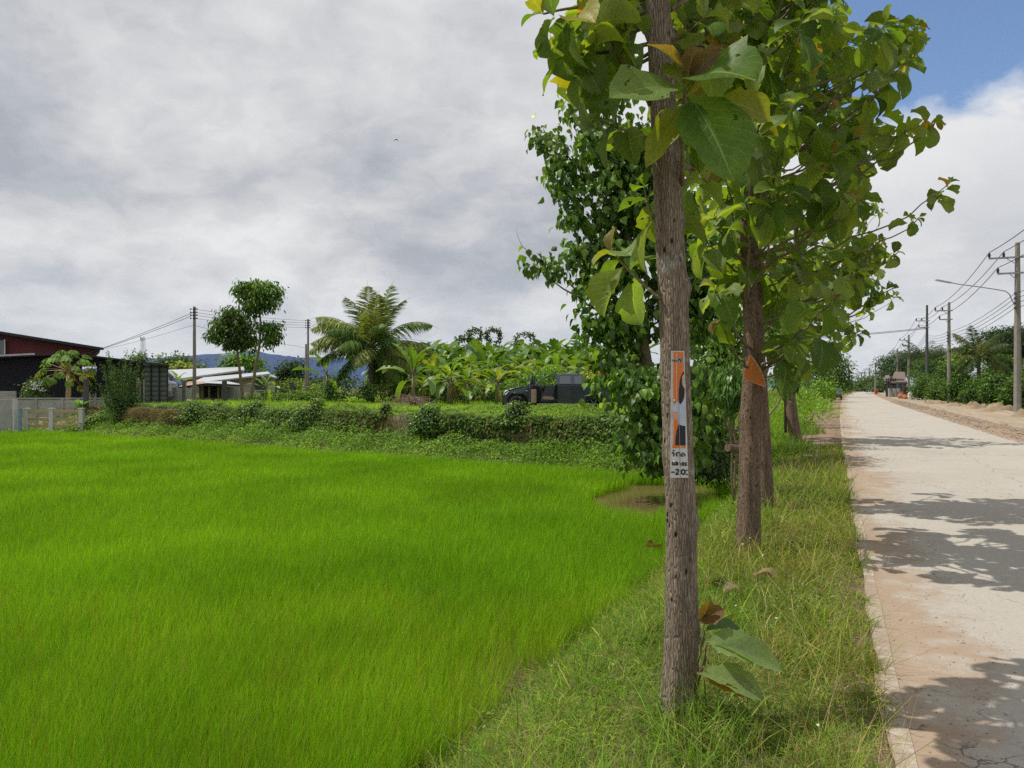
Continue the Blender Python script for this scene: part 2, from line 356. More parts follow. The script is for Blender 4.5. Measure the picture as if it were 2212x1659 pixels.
M['pole'] = plain('pole_concrete', (0.27, 0.25, 0.215), 0.9, nscale=2.5, namt=0.35, bump=0.3)
M['poledark'] = plain('pole_dark', (0.09, 0.095, 0.09), 0.9, nscale=2.5, namt=0.3)
M['steel'] = plain('galvanised_steel', (0.35, 0.36, 0.37), 0.45, 0.7, namt=0.2)
M['porc'] = plain('insulator_brown', (0.035, 0.03, 0.03), 0.3)
M['wire'] = plain('wire_dark', (0.04, 0.04, 0.045), 0.6)

# ------------------------------------------------------------------ ground, road, paddy
def grid(xs, ys, zf):
    X, Y = np.meshgrid(xs, ys); Z = zf(X, Y); n, m = len(ys), len(xs)
    i = np.arange(n-1)[:, None]*m; j = np.arange(m-1)[None, :]
    return np.stack([X, Y, Z], -1).reshape(-1, 3), np.stack([i+j, i+j+1, i+m+j+1, i+m+j], -1).reshape(-1, 4)
def mat_ground():
    m, t, b, out = newmat('ground_soil'); o = t.nodes.new('ShaderNodeTexCoord').outputs['Object']
    a = noise(t, o, 0.35, 6, 0.65); f = noise(t, o, 9, 6, 0.7)
    c = mixc(t, ramp(t, a, [(0.4, 0.0), (0.6, 1.0)]), (0.075, 0.095, 0.025), (0.11, 0.10, 0.045))
    c = mixc(t, 1.0, c, ramp(t, f, [(0.3, 0.6), (0.7, 1.25)]), 'MULTIPLY')
    t.links.new(c, b.inputs['Base Color']); b.inputs['Roughness'].default_value = 1; b.inputs['Specular IOR Level'].default_value = 0.1
    return m
M['ground'] = mat_ground()
u = np.linspace(-1, 1, 421); A = 9.0; um = math.asinh(9000/A); xs = A*np.sinh(u*um)
V, F = grid(xs, xs+10, zg)
tag(mk('ground', V, [F], M['ground'], smooth=True), kind='structure')
# raised plot behind the block wall
aa = np.concatenate([np.linspace(-14, 45, 150), np.linspace(50, 120, 20)]); ww = np.concatenate([np.linspace(0.04, 8, 40), np.linspace(8.5, 40, 60), np.linspace(42, 110, 30)])
V, F = grid(aa, ww, lambda a, w: 0*a)
xy = W0[None]+V[:, :1]*WD+V[:, 1:2]*WN
_, tt = to_road(xy[:, 0], xy[:, 1])
zz_ = -0.05 + (PLOT+0.05+0.07*(hsh(xy[:, 0]*.7, xy[:, 1]*.7)-0.5))*sstep(-1.5, -3.2, tt)
zz_ = zz_*sstep(112, 100, V[:, 1])
tag(mk('plot_ground', np.column_stack([xy, zz_]), [F], M['ground'], smooth=True), kind='structure')

def strip(name, s, tl, zf, m, jl=0, jr=0, z0=0.0):
    V = []; UV = []; k = len(tl)
    wide = name == 'dirt_shoulder'
    for si in s:
        for q, t_ in enumerate(tl):
            tt_ = t_ + (jl*(hsh(si*1.7, 3.3)+0.6*hsh(si*6, 9)-0.8) if q == 0 else 0) + (jr*(hsh(si*0.5, 7.7)+0.5*hsh(si*2.5, 1)-0.7) if q == k-1 else 0)
            if wide and q < 2: tt_ -= (1.15 if q == 0 else .5)*float(sstep(15, 24, si))*(.6+.6*float(hsh(si*.3, 4)))
            p = road(si, tt_); V.append((p[0], p[1], zf(si, tt_)+z0)); UV.append((tt_, si))
    i = np.arange(len(s)-1)[:, None]*k; j = np.arange(k-1)[None, :]
    F = np.stack([i+j, i+j+1, i+k+j+1, i+k+j], -1).reshape(-1, 4)
    return mk(name, V, [F], m, uv=UV, smooth=True)
def mat_road():
    m, t, b, out = newmat('dusty_concrete'); uvn = t.nodes.new('ShaderNodeUVMap'); uv = uvn.outputs[0]
    sp = t.nodes.new('ShaderNodeSeparateXYZ'); t.links.new(uv, sp.inputs[0]); T = sp.outputs[0]; Sx = sp.outputs[1]
    n1 = noise(t, uv, 0.55, 6, 0.6, 0.4); n2 = noise(t, uv, 30, 6, 0.75); n3 = noise(t, uv, 3.2, 6, 0.65)
    mpn = t.nodes.new('ShaderNodeMapping'); mpn.inputs['Scale'].default_value = (2.2, 0.12, 1); t.links.new(uv, mpn.inputs[0])
    streak = noise(t, mpn.outputs[0], 1.5, 5, 0.6)
    c = mixc(t, ramp(t, n1, [(0.35, 0.0), (0.65, 1.0)]), (0.41, 0.382, 0.337), (0.355, 0.328, 0.286))
    c = mixc(t, ramp(t, streak, [(0.42, 0.0), (0.62, 0.5)]), c, (0.40, 0.36, 0.30))
    c = mixc(t, 1.0, c, ramp(t, n2, [(0.3, 0.84), (0.7, 1.10)]), 'MULTIPLY')
    # red-brown soil washed over the left edge
    d_ = math_n(t, 'ADD', math_n(t, 'SUBTRACT', T, 0.14), math_n(t, 'MULTIPLY', math_n(t, 'SUBTRACT', n3, 0.5), 1.8))
    d_ = math_n(t, 'ADD', d_, math_n(t, 'MULTIPLY', math_n(t, 'SUBTRACT', n1, 0.50), -2.2))
    soil = ramp(t, d_, [(0.0, 1.0), (0.42, 0.0)])
    c = mixc(t, math_n(t, 'MULTIPLY', soil, 0.9), c, mixc(t, n3, (0.27, 0.19, 0.135), (0.37, 0.285, 0.205)))
    # thin stains
    st = ramp(t, noise(t, uv, 1.3, 8, 0.7, 0.8), [(0.60, 0.0), (0.68, 0.45)])
    c = mixc(t, st, c, (0.29, 0.235, 0.18))
    # cracks: broken fine net in patches
    vo = t.nodes.new('ShaderNodeTexVoronoi'); vo.feature = 'DISTANCE_TO_EDGE'; vo.inputs['Scale'].default_value = 3.4
    wv = t.nodes.new('ShaderNodeMix'); wv.data_type = 'RGBA'; wv.inputs[0].default_value = 0.22
    nn_ = t.nodes.new('ShaderNodeTexNoise'); nn_.inputs['Scale'].default_value = 5; nn_.inputs['Detail'].default_value = 6; t.links.new(uv, nn_.inputs['Vector'])
    t.links.new(uv, wv.inputs[6]); t.links.new(nn_.outputs['Color'], wv.inputs[7]); t.links.new(wv.outputs[2], vo.inputs['Vector'])
    ck = ramp(t, vo.outputs['Distance'], [(0.0, 1.0), (0.016, 0.0)])
    pm = math_n(t, 'MULTIPLY', ramp(t, noise(t, uv, 0.42, 2), [(0.52, 0.0), (0.58, 1.0)]), ramp(t, n3, [(0.44, 0.0), (0.54, 1.0)]))
    c = mixc(t, math_n(t, 'MULTIPLY', math_n(t, 'MULTIPLY', ck, pm), 0.85), c, (0.05, 0.045, 0.04))
    # one long lengthwise crack
    w_ = math_n(t, 'MULTIPLY', math_n(t, 'SUBTRACT', noise(t, uv, 0.8, 8, 0.6), 0.5), 1.6)
    lc = math_n(t, 'ABSOLUTE', math_n(t, 'SUBTRACT', math_n(t, 'ADD', T, w_), 2.55))
    lc = math_n(t, 'MULTIPLY', ramp(t, lc, [(0.0, 1.0), (0.016, 0.0)]), math_n(t, 'LESS_THAN', Sx, 60))
    c = mixc(t, math_n(t, 'MULTIPLY', lc, 0.7), c, (0.07, 0.06, 0.05))
    t.links.new(c, b.inputs['Base Color']); b.inputs['Roughness'].default_value = 0.95; b.inputs['Specular IOR Level'].default_value = 0.12
    bn = t.nodes.new('ShaderNodeBump'); bn.inputs['Strength'].default_value = 0.5; bn.inputs['Distance'].default_value = 0.01
    t.links.new(math_n(t, 'SUBTRACT', math_n(t, 'ADD', n2, math_n(t, 'MULTIPLY', soil, 1.0)), math_n(t, 'MULTIPLY', math_n(t, 'MULTIPLY', ck, pm), 1.5)), bn.inputs['Height'])
    t.links.new(bn.outputs[0], b.inputs['Normal']); return m
def mat_dirt(name, ca, cb, cc, peb=0.5):
    m, t, b, out = newmat(name); o = t.nodes.new('ShaderNodeTexCoord').outputs['Object']; g = t.nodes.new('ShaderNodeUVMap').outputs[0]
    mpn = t.nodes.new('ShaderNodeMapping'); mpn.inputs['Scale'].default_value = (2.4, 0.10, 1); t.links.new(g, mpn.inputs[0])
    n1 = noise(t, mpn.outputs[0], 1.2, 5, 0.6); n2 = noise(t, o, 24, 6, 0.75); n3 = noise(t, o, 2.0, 6, 0.65)
    c = mixc(t, ramp(t, n1, [(0.36, 0.0), (0.62, 1.0)]), ca, cb); c = mixc(t, ramp(t, n3, [(0.45, 0.0), (0.7, 0.8)]), c, cc)
    c = mixc(t, 1.0, c, ramp(t, n2, [(0.28, 0.6), (0.72, 1.25)]), 'MULTIPLY')
    if name == 'dirt_lane':
        sx_ = t.nodes.new('ShaderNodeSeparateXYZ'); t.links.new(g, sx_.inputs[0]); tt0 = math_n(t, 'ADD', sx_.outputs[0], math_n(t, 'MULTIPLY', math_n(t, 'SUBTRACT', n3, .5), .9))
        c = mixc(t, ramp(t, math_n(t, 'DIVIDE', tt0, 10.0), [(.49, .8), (.535, .8), (.585, 0.0)]), c, mixc(t, n2, (.17, .12, .08), (.34, .255, .175)))
    t.links.new(c, b.inputs['Base Color']); b.inputs['Roughness'].default_value = 1; b.inputs['Specular IOR Level'].default_value = 0.1
    bn = t.nodes.new('ShaderNodeBump'); bn.inputs['Strength'].default_value = peb; bn.inputs['Distance'].default_value = 0.03
    t.links.new(n2, bn.inputs['Height']); t.links.new(bn.outputs[0], b.inputs['Normal']); return m
M['road'] = mat_road()
M['dirtlane'] = mat_dirt('dirt_lane', (0.42, 0.35, 0.26), (0.31, 0.25, 0.185), (0.27, 0.205, 0.145))
M['redsoil'] = mat_dirt('red_soil', (0.22, 0.155, 0.11), (0.30, 0.215, 0.15), (0.16, 0.115, 0.08), 0.9)
ss = np.concatenate([np.arange(-6, 30, 0.15), np.arange(30, 120, 0.8), np.arange(120, 620, 5)])
tag(strip('road', ss, [-0.072, 0.3, 1.2, 2.4, 3.6, 4.4, 5.0], lambda s, t: 0.034, M['road'], 0.04, 0.35), kind='structure')
tag(strip('dirt_shoulder', ss, [-0.42, -0.3, -0.12, 0.0], lambda s, t: 0.006+0.014*float(hsh(s*3, t*9))-0.07*float(sstep(-0.25,-0.45,t))*(1-float(sstep(14, 20, s))), M['redsoil'], 0.2, 0.02), kind='structure')
ts = np.concatenate([[4.45], np.linspace(4.7, 9.6, 26)])
def lane_z(s, t):
    return 0.012 + 0.13*float(sstep(4.5, 5.0, t)*sstep(6.0, 5.3, t))*(0.35+.8*float(hsh(s*1.3, t*3))+.35*float(hsh(s*5, t*9))) + 0.10*float(sstep(8.7, 9.5, t)) + 0.03*float(hsh(s*.9, t*2.2))*float(sstep(4.6, 5.2, t)) - 0.03*float(sstep(4.7, 4.45, t))
tag(strip('dirt_lane', ss, ts, lane_z, M['dirtlane'], 0.0, 0.5), kind='structure')
# faded white edge line
m, t, b, out = newmat('worn_white_paint'); uvv = t.nodes.new('ShaderNodeUVMap').outputs[0]
wn = ramp(t, noise(t, uvv, 9, 7, 0.7), [(0.40, 0.0), (0.52, 1.0)]); wn2 = ramp(t, noise(t, uvv, 0.6, 3), [(0.42, 0.0), (0.54, 1.0)])
t.links.new(mixc(t, math_n(t, 'MAXIMUM', math_n(t, 'MULTIPLY', wn, 0.75), math_n(t, 'MULTIPLY', wn2, 0.85)), (0.44, 0.39, 0.32), (0.27, 0.195, 0.14)), b.inputs['Base Color']); b.inputs['Roughness'].default_value = 0.9
M['paint'] = m
tag(strip('road_edge_line', ss[ss < 90], [-0.06, -0.02, 0.02], lambda s, t: 0.0385, M['paint'], 0.008, 0.015), kind='structure')
# loose stones along both road edges
def stones(n, tl, tr, s0, s1, size):
    s_ = s0*(s1/s0)**rng.random(n); t_ = tl+(tr-tl)*rng.random(n)**1.4; xy = np.array([road(a, b) for a, b in zip(s_, t_)]); r = size*np.exp(rng.normal(0, .5, n))*np.clip(s_/12, .8, 3)
    o8 = np.array([[1, 0, 0], [-1, 0, 0], [0, 1, 0], [0, -1, 0], [0, 0, .7], [0, 0, -.7], ]); rot = rng.uniform(0, 6.28, n); c_, s2 = np.cos(rot), np.sin(rot); sc = rng.uniform(.6, 1.3, (n, 1, 3)); v = o8[None]*sc*r[:, None, None]
    v = np.stack([v[..., 0]*c_[:, None]-v[..., 1]*s2[:, None], v[..., 0]*s2[:, None]+v[..., 1]*c_[:, None], v[..., 2]], -1); zz0 = np.array([.036 if -.05 < b < 4.7 else (.02 if b < 0 else lane_z(a, b)+.01) for a, b in zip(s_, t_)])
    v += np.column_stack([xy, zz0])[:, None, :]; f = np.array([[0, 2, 4], [2, 1, 4], [1, 3, 4], [3, 0, 4], [2, 0, 5], [1, 2, 5], [3, 1, 5], [0, 3, 5]]); return v.reshape(-1, 3), (f[None]+np.arange(n)[:, None, None]*6).reshape(-1, 3)
v1, f1_ = stones(2600, -.25, .75, 2.5, 40, .0045); v2, f2_ = stones(5000, 4.5, 6.2, 12, 90, .011)
tag(mk('loose_gravel', np.vstack([v1, v2]), [np.vstack([f1_, f2_+len(v1)])], plain('gravel_stone', (.36, .28, .21), .95, nscale=30, namt=.5)), 'loose small stones and clods along the road edges', 'gravel', kind='stuff')
# muddy paddy floor and standing water
m, t, b, out = newmat('muddy_water'); o = t.nodes.new('ShaderNodeTexCoord').outputs['Object']
t.links.new(mixc(t, noise(t, o, 0.7, 4), (0.15, 0.10, 0.045), (0.10, 0.07, 0.032)), b.inputs['Base Color']); b.inputs['Roughness'].default_value = 0.06; b.inputs['IOR'].default_value = 1.33
bn = t.nodes.new('ShaderNodeBump'); bn.inputs['Strength'].default_value = 0.05; bn.inputs['Distance'].default_value = 0.02; t.links.new(noise(t, o, 7, 2), bn.inputs['Height']); t.links.new(bn.outputs[0], b.inputs['Normal'])
M['water'] = m
pw = [road(-8, -2.0), road(30, -2.0), wallp(6, -1.2), wallp(90, -1.2), (-90, -6)]
MBw = MB(); pts = np.array([(p[0], p[1], -0.70) for p in pw]); MBw.poly(pts); o = MBw.build('paddy_water', M['water']); tag(o, kind='structure')

# hills: forest colour with the blue haze of distance painted in
m, t, b, out = newmat('hill_forest_haze_blue'); o = t.nodes.new('ShaderNodeTexCoord').outputs['Object']
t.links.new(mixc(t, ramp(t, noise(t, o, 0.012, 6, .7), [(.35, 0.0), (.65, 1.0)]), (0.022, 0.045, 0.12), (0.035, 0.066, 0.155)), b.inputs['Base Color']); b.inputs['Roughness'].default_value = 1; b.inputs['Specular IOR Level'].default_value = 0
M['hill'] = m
prof = [(150, 800), (240, 790), (311, 775), (400, 769), (474, 763.5), (518, 758), (561, 760), (610, 767), (655, 772), (718, 771), (800, 776), (900, 783), (1100, 786), (1300, 792), (1500, 800), (1700, 812), (1850, 822)]
pu = np.linspace(60, 1900, 200); pv = np.interp(pu, [p[0] for p in prof], [p[1] for p in prof], left=812, right=826)
hd = 4200.0; V = []; rows = 14
for k in range(rows+1):
    f = k/rows; dd = hd - 1500*f
    for i_, (a_, b_) in enumerate(zip(pu, pv)):
        top = (HZ-b_)/FOC*hd; zt = top*(1-f)**1.3 * (1+0.10*(hsh(a_*0.05, f*5)-0.5)*(f > 0)) + (4*(hsh(a_*.35, 3)-.5) + 7*(hsh(a_*.11, 5)-.5))*(1-f)
        V.append(((a_-CX)/FOC*hd*(1-0.15*f), dd, zt-8*f))
kk = len(pu); i = np.arange(rows)[:, None]*kk; j = np.arange(kk-1)[None, :]
back = [(v[0], hd+1500, -8) for v in V[:kk]]; V += back; nb = (rows+1)*kk
F1 = np.stack([i+j, i+kk+j, i+kk+j+1, i+j+1], -1).reshape(-1, 4); F2 = np.stack([np.arange(kk-1), np.arange(1, kk), nb+np.arange(1, kk), nb+np.arange(kk-1)], -1)
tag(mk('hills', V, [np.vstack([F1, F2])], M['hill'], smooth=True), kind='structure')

# ------------------------------------------------------------------ rice, verge grass, weeds (uncountable)
def wedge_samples(n, d0, d1, power, slope=0.70, pad=1.2):
    """points in the visible wedge; density falls as distance**-power"""
    e = 2-power; q = rng.random(n); d = (d0**e + q*(d1**e-d0**e))**(1/e)
    return rng.uniform(-1, 1, n)*(slope*d+pad*0.5), d
def in_puddle(x, y):
    cx_, cy_ = 3.05, 15.6
    dx, dy = x-cx_, y-cy_; a = dx*0.93-dy*0.36; b_ = dx*0.36+dy*0.93
    w_ = (a/1.35)**2 + (b_/2.6)**2 + 0.7*(hsh(x*2.2, y*1.4)-0.5)
    return w_ < 1
x, y = wedge_samples(1150000, 3.4, 42, 1.3)
s_, t_ = to_road(x, y); a_, w_ = to_wall(x, y)
edge_ = -2.30 - 0.26*sstep(9.5, 4.0, s_) + 0.35*(hsh(s_*0.8, 2)-0.5) + 0.3*(hsh(s_*3.1, 5)-0.5)
we = -2.9 + 0.8*(hsh(a_*0.5, 8)-0.5)
den_ = hsh(x*0.9+4, y*0.5)*0.6+hsh(x*3.5, y*1.6)*0.4
gaps = np.where((y < 7), den_*1.5-0.12, 1.0)
k = (t_ < edge_) & (w_ < we) & ~in_puddle(x, y) & (rng.random(len(x)) < gaps+0.35)
x, y = x[k], y[k]; n = len(x); d = y
hgt = rng.normal(0.285, 0.035, n)*(0.95+0.12*hsh(x*.5, y*.5)+.06*hsh(x*2.5, y*2.5)); wdt = np.maximum(0.0036, d*0.00058)*rng.uniform(.7, 1.3, n)
Dd = unit(np.stack([rng.normal(0.03, .16, n), rng.normal(0, .16, n), np.ones(n)], 1)); Nn = unit(np.stack([rng.normal(0, 1, n), rng.normal(0, 1, n), np.zeros(n)], 1))
tone = (.55*hsh(x*0.25, y*0.18)+.45*hsh(x*1.3, y*0.9))[:, None]
cc = (np.array([[0.178, 0.385, 0.008]])*(1-tone)+np.array([[0.262, 0.455, 0.012]])*tone)*np.exp(rng.normal(0, .22, (n, 1)))
old = rng.random(n) < 0.05; cc[old] = np.array([0.28, 0.27, 0.07])
nearb = (rng.random(n) < 0.13) & (y < 8); cc[nearb] *= np.array([1.6, 0.85, 2.5])
tag(leafobj('rice', M['rice'], None, leaves(np.stack([x, y, np.full(n, -0.72)], 1), Dd, Nn, hgt, wdt, 1, 3, 'blade', rng.uniform(0.1, 0.9, n), 0.0, 0.0, cc)),
    'bright green young rice standing densely in the flooded paddy', 'rice', kind='stuff')

# verge grass
def grass(name, n, d0, d1, power, keep, ln, wd, cols, p, bend, label, cat, lean=0.5, m='grass', tonefn=None, nv=3, shape='blade', wmin=0.0009):
    x, y = wedge_samples(n, d0, d1, power); s_, t_ = to_road(x, y); a_, w_ = to_wall(x, y)
    k = keep(x, y, s_, t_, a_, w_); x, y, s_, t_ = x[k], y[k], s_[k], t_[k]; n = len(x)
    z = ground_at(x, y)-0.01+0.04*sstep(-.55, -.42, t_)*(t_ < 0)
    Dd = unit(np.stack([rng.normal(0, lean, n), rng.normal(0, lean, n), np.ones(n)], 1))
    L_ = rng.uniform(*ln, n); Wd = np.maximum(rng.uniform(*wd, n), y*wmin)
    Nn = unit(np.stack([Dd[:, 0], Dd[:, 1], np.full(n, 0.15)], 1)*np.array([-1, -1, 1])+rng.normal(0, .5, (n, 3)))
    c = pick(cols, p, n)*np.exp(rng.normal(0, .25, (n, 1)))
    if tonefn is not None: c = c*tonefn(x, y, s_, t_)
    return leaves(np.stack([x, y, z], 1), Dd, Nn, L_, Wd, 1, nv, shape, rng.uniform(*bend, n), 0.0, 0.0, c), (x, y)
def tone(x, y, s, t):
    f = sstep(-1.3, -0.5, t + 0.6*(hsh(x*1.5, y*1.5)-0.5))[:, None]; g = hsh(x*0.9+3, y*0.9)[:, None]
    a = np.array([[1.0, 1.05, 0.8]])*(1-g)+np.array([[1.25, 1.0, 0.9]])*g
    return a*(1-f)+a*np.array([[1.15, 0.95, 1.4]])*0.9*f
kv = lambda x, y, s, t, a, w: (t < 0.02-0.22*hsh(s*1.8, 4)*hsh(s*5, 8)*1.2-0.08*rng.random(len(s))) & (t > -2.75-0.3*hsh(s*2, 1)-.35*sstep(9.5, 4, s)) & (w < 1.5)
kv_out = lambda x, y, s, t, a, w: kv(x, y, s, t, a, w) & (rng.random(len(x)) < 0.5+0.9*hsh(x*1.7, y*1.7))
gc = [(0.165, 0.31, 0.03), (0.11, 0.25, 0.027), (0.26, 0.36, 0.055), (0.42, 0.39, 0.17), (0.18, 0.14, 0.07)]
g1, _ = grass('g', 420000, 2.2, 30, 1.5, kv_out, (0.05, 0.15), (0.003, 0.006), gc, [.43, .28, .2, .06, .03], (0.6, 2.2), '', '', 0.9, tonefn=tone)
g2, _ = grass('g', 130000, 2.2, 30, 1.5, lambda x, y, s, t, a, w: kv(x, y, s, t, a, w) & (hsh(x*1.1, y*1.1) > 0.40) & ((t > -1.45) | (rng.random(len(x)) < .3)), (0.12, 0.34), (0.004, 0.008), gc, [.45, .33, .15, .07, 0], (0.5, 1.8), '', '', 0.45, tonefn=tone)
# wiry seed stems towards the road
g3, _ = grass('g', 24000, 2.4, 24, 1.4, lambda x, y, s, t, a, w: (t < -0.05) & (t > -1.6) & (w < 1) & (hsh(x*1.4+9, y*1.4) > 0.36), (0.25, 0.6), (0.0018, 0.003), [(0.42, 0.36, 0.17), (0.3, 0.32, 0.09), (0.25, 0.17, 0.08)], [.45, .35, .2], (0.1, 1.1), '', '', 0.5, wmin=0.0005)
# little broad leaves of weeds in the verge
x, y = wedge_samples(26000, 2.4, 22, 1.5); s_, t_ = to_road(x, y); a_, w_ = to_wall(x, y)
k = (t_ < -0.2) & (t_ > -2.4) & (w_ < 0.5) & (hsh(x*1.3+20, y*1.3) > 0.56); x, y = x[k], y[k]; n = len(x)
g4 = leaves(np.stack([x, y, ground_at(x, y)+rng.uniform(0.0, 0.14, n)], 1), rdir(n)*[1, 1, .5], np.array([0, 0, 1])+rng.normal(0, .35, (n, 3)), rng.uniform(.02, .05, n), rng.uniform(.012, .028, n), 2, 2, 'oval', .4, .2, 0, pick([(0.10, 0.19, 0.03), (0.2, 0.27, 0.07), (0.30, 0.31, 0.17)], [.5, .3, .2], n)*np.exp(rng.normal(0, .25, (n, 1))))
# longer blades hanging over the paddy edge
g5, _ = grass('g', 30000, 3, 26, 1.4, lambda x, y, s, t, a, w: (t < -2.2-.3*sstep(9.5, 4, s)) & (t > -2.9-.35*sstep(9.5, 4, s)) & (w < -2) & ~in_puddle(x, y) & (hsh(s*2.2, 7) > 0.4), (0.2, 0.5), (0.004, 0.008), [(0.10, 0.22, 0.02), (0.18, 0.28, 0.03)], [.6, .4], (0.6, 1.9), '', '', 0.5)
n = 40; x = rng.uniform(0, 9, 4000); y = rng.uniform(3, 20, 4000); s_, t_ = to_road(x, y); k = np.where((t_ < -.2) & (t_ > -1.9))[0][:n]; n = len(k)
g6 = leaves(np.stack([x[k], y[k], ground_at(x[k], y[k])+rng.uniform(.10, .22, n)], 1), rdir(n)*[1, 1, .3], np.array([-.1, -.5, 1])+0*rdir(n),   .016, .016, 2, 2, 'oval', .1, 0, 0, pick([(.9, .9, .85), (.75, .65, .08)], [.8, .2], n))
tag(leafobj('verge_grass', M['grass'], None, g1, g2, g3, g4, g5, g6), 'yellow green matted grass on the sloping verge between paddy and road', 'grass', kind='stuff')

# air: a thin even haze; the far hill's blue is mainly painted on it
me = bpy.data.meshes.new('haze'); x0, x1, y0, y1, z0, z1 = -9200, 9200, -9200, 9300, -3.0, 330
me.from_pydata([(x, y, z) for z in (z0, z1) for y in (y0, y1) for x in (x0, x1)], [], [[0, 2, 3, 1], [4, 5, 7, 6], [0, 1, 5, 4], [1, 3, 7, 5], [3, 2, 6, 7], [2, 0, 4, 6]])
o = bpy.data.objects.new('haze', me); C.objects.link(o); o['kind'] = 'stuff'; hm = bpy.data.materials.new('haze'); hm.use_nodes = True; ht = hm.node_tree; ht.nodes.clear(); ho = ht.nodes.new('ShaderNodeOutputMaterial'); hv = ht.nodes.new('ShaderNodeVolumePrincipled')
hv.inputs['Color'].default_value = (.72, .82, .95, 1); hv.inputs['Density'].default_value = 3.5e-5; hv.inputs['Anisotropy'].default_value = .2; ht.links.new(hv.outputs[0], ho.inputs['Volume']); me.materials.append(hm)

# ------------------------------------------------------------------ foliage builders
def cloud(ells, ncl, rcl, nper, size, aspect, cols, p, droop=0.5, shape='oval', nu=1, nv=2, shell=0.5, up=0.8, fold=0.2, bend=0.5, keep=None, stiff=0.35):
    """leaf clumps spread through ellipsoids (centre, radii)"""
    vol = np.array([np.prod(e[1])**0.8 for e in ells]); k = rng.choice(len(ells), ncl, p=vol/vol.sum())
    cen = np.array([e[0] for e in ells])[k]; rad = np.array([e[1] for e in ells])[k]
    dr = rdir(ncl); r = rng.random(ncl)**shell; cl = cen+dr*r[:, None]*rad
    tone = np.exp(rng.normal(0, 0.26, (ncl, 1)))
    i = np.repeat(np.arange(ncl), nper); n = len(i)
    off = rng.normal(0, 1, (n, 3))*rcl*np.array([1, 1, .65]); pos = cl[i]+off
    out = unit(off+0.6*rcl*dr[i]+1e-6)
    D = unit(out*np.array([1, 1, .5])+rng.normal(0, stiff, (n, 3))+np.array([0, 0, -droop])); Nn = unit(np.array([0, 0, up])+out*0.6+rng.normal(0, .45, (n, 3)))
    c = pick(cols, p, n)*tone[i]*np.exp(rng.normal(0, .15, (n, 1)))
    ln = size*rng.uniform(.7, 1.25, n)
    if keep is not None:
        q = keep(pos); pos, D, Nn, c, ln = pos[q], D[q], Nn[q], c[q], ln[q]
    return leaves(pos, D, Nn, ln, ln*aspect, nu, nv, shape, bend, fold, 0, c)
def EL(u, v, d, ru, rv, rd=None):
    """ellipsoid given by where it is seen and how big, converted to metres"""
    k = d/FOC; return (P(u, v, d), np.array([ru*k, rd if rd else (ru+rv)/2*k, rv*k]))
GREEN = [(0.045, 0.10, 0.015), (0.075, 0.15, 0.02), (0.12, 0.20, 0.03)]
def bezier(a, b, c, n=10):
    a, b, c = map(np.asarray, (a, b, c)); t = np.linspace(0, 1, n)[:, None]; return a*(1-t)**2+2*b*t*(1-t)+c*t*t
def limb(mb, a, c, r0, r1, sag=0.25, n=9, k=7):
    a, c = np.asarray(a, float), np.asarray(c, float); m_ = (a+c)/2+np.array([0, 0, -sag*0+0.0])+np.array([(c-a)[0]*0.15, (c-a)[1]*0.15, -sag*np.linalg.norm((c-a)[:2])])
    pts = bezier(a, m_, c, n); pts[1:-1] += rng.normal(0, 0.012*np.linalg.norm(c-a), (n-2, 3)); mb.tube(pts, np.linspace(r0, r1, n), k); return pts
def bush(name, label, cat, base, ells, ncl, rcl, nper, size, aspect, cols, p, group=None, stem=True, m='leaf_far', stemr=0.05, **kw):
    t = tat(name, label, cat, base, group)
    v = cloud(ells, ncl, rcl, nper, size, aspect, cols, p, **kw)
    leafobj('foliage', M[m], t, v)
    if stem:
        mb = MB(); base = np.asarray(base, float)
        for e in ells[:6]: limb(mb, base+np.append(rng.normal(0, stemr, 2), 0), np.asarray(e[0]), stemr, stemr*0.35)
        mb.build('stem', M['twig'], t, smooth=True)
    return t
def tree(name, label, cat, base, ells, ncl, rcl, nper, size, aspect, cols, p, group=None, tr=0.2, fork=0.45, m='leaf_far', barkm='twig', lean=None, **kw):
    t = tat(name, label, cat, base, group); base = np.asarray(base, float)
    leafobj('crown', M[m], t, cloud(ells, ncl, rcl, nper, size, aspect, cols, p, **kw))
    cen = np.mean([e[0] for e in ells], 0); top = base+(cen-base)*fork if lean is None else np.asarray(lean)
    mb = MB(); n = 12; tt = np.linspace(0, 1, n)[:, None]; pts = base*(1-tt)+top*tt; pts[1:-1, :2] += rng.normal(0, tr*0.25, (n-2, 2))
    mb.tube(pts, np.linspace(tr*1.25, tr*0.75, n), 9); mb.build('trunk', M[barkm], t, smooth=True)
    mb = MB()
    for e in ells: limb(mb, top, e[0], tr*0.55, tr*0.12, sag=0.1)
    mb.build('branch', M[barkm], t, smooth=True)
    return t

# ------------------------------------------------------------------ block wall with creeper, bank of weeds, plot cover
def ua(u): k = (u-CX)/FOC; return (7.1-k*19.5)/(0.814+0.581*k)
m, t, b, out = newmat('block_wall'); uvv = t.nodes.new('ShaderNodeUVMap').outputs[0]
bt = t.nodes.new('ShaderNodeTexBrick'); bt.inputs['Scale'].default_value = 1; bt.inputs['Brick Width'].default_value = 0.39; bt.inputs['Row Height'].default_value = 0.19; bt.inputs['Mortar Size'].default_value = 0.012
bt.inputs['Color1'].default_value = (0.38, 0.33, 0.25, 1); bt.inputs['Color2'].default_value = (0.30, 0.26, 0.19, 1); bt.inputs['Mortar'].default_value = (0.12, 0.10, 0.075, 1); t.links.new(uvv, bt.inputs['Vector'])
n1 = noise(t, uvv, 2.5, 7, 0.7)
t.links.new(mixc(t, ramp(t, n1, [(0.4, 0.0), (0.7, 0.8)]), bt.outputs['Color'], (0.10, 0.085, 0.05)), b.inputs['Base Color']); b.inputs['Roughness'].default_value = 0.95
M['block'] = m
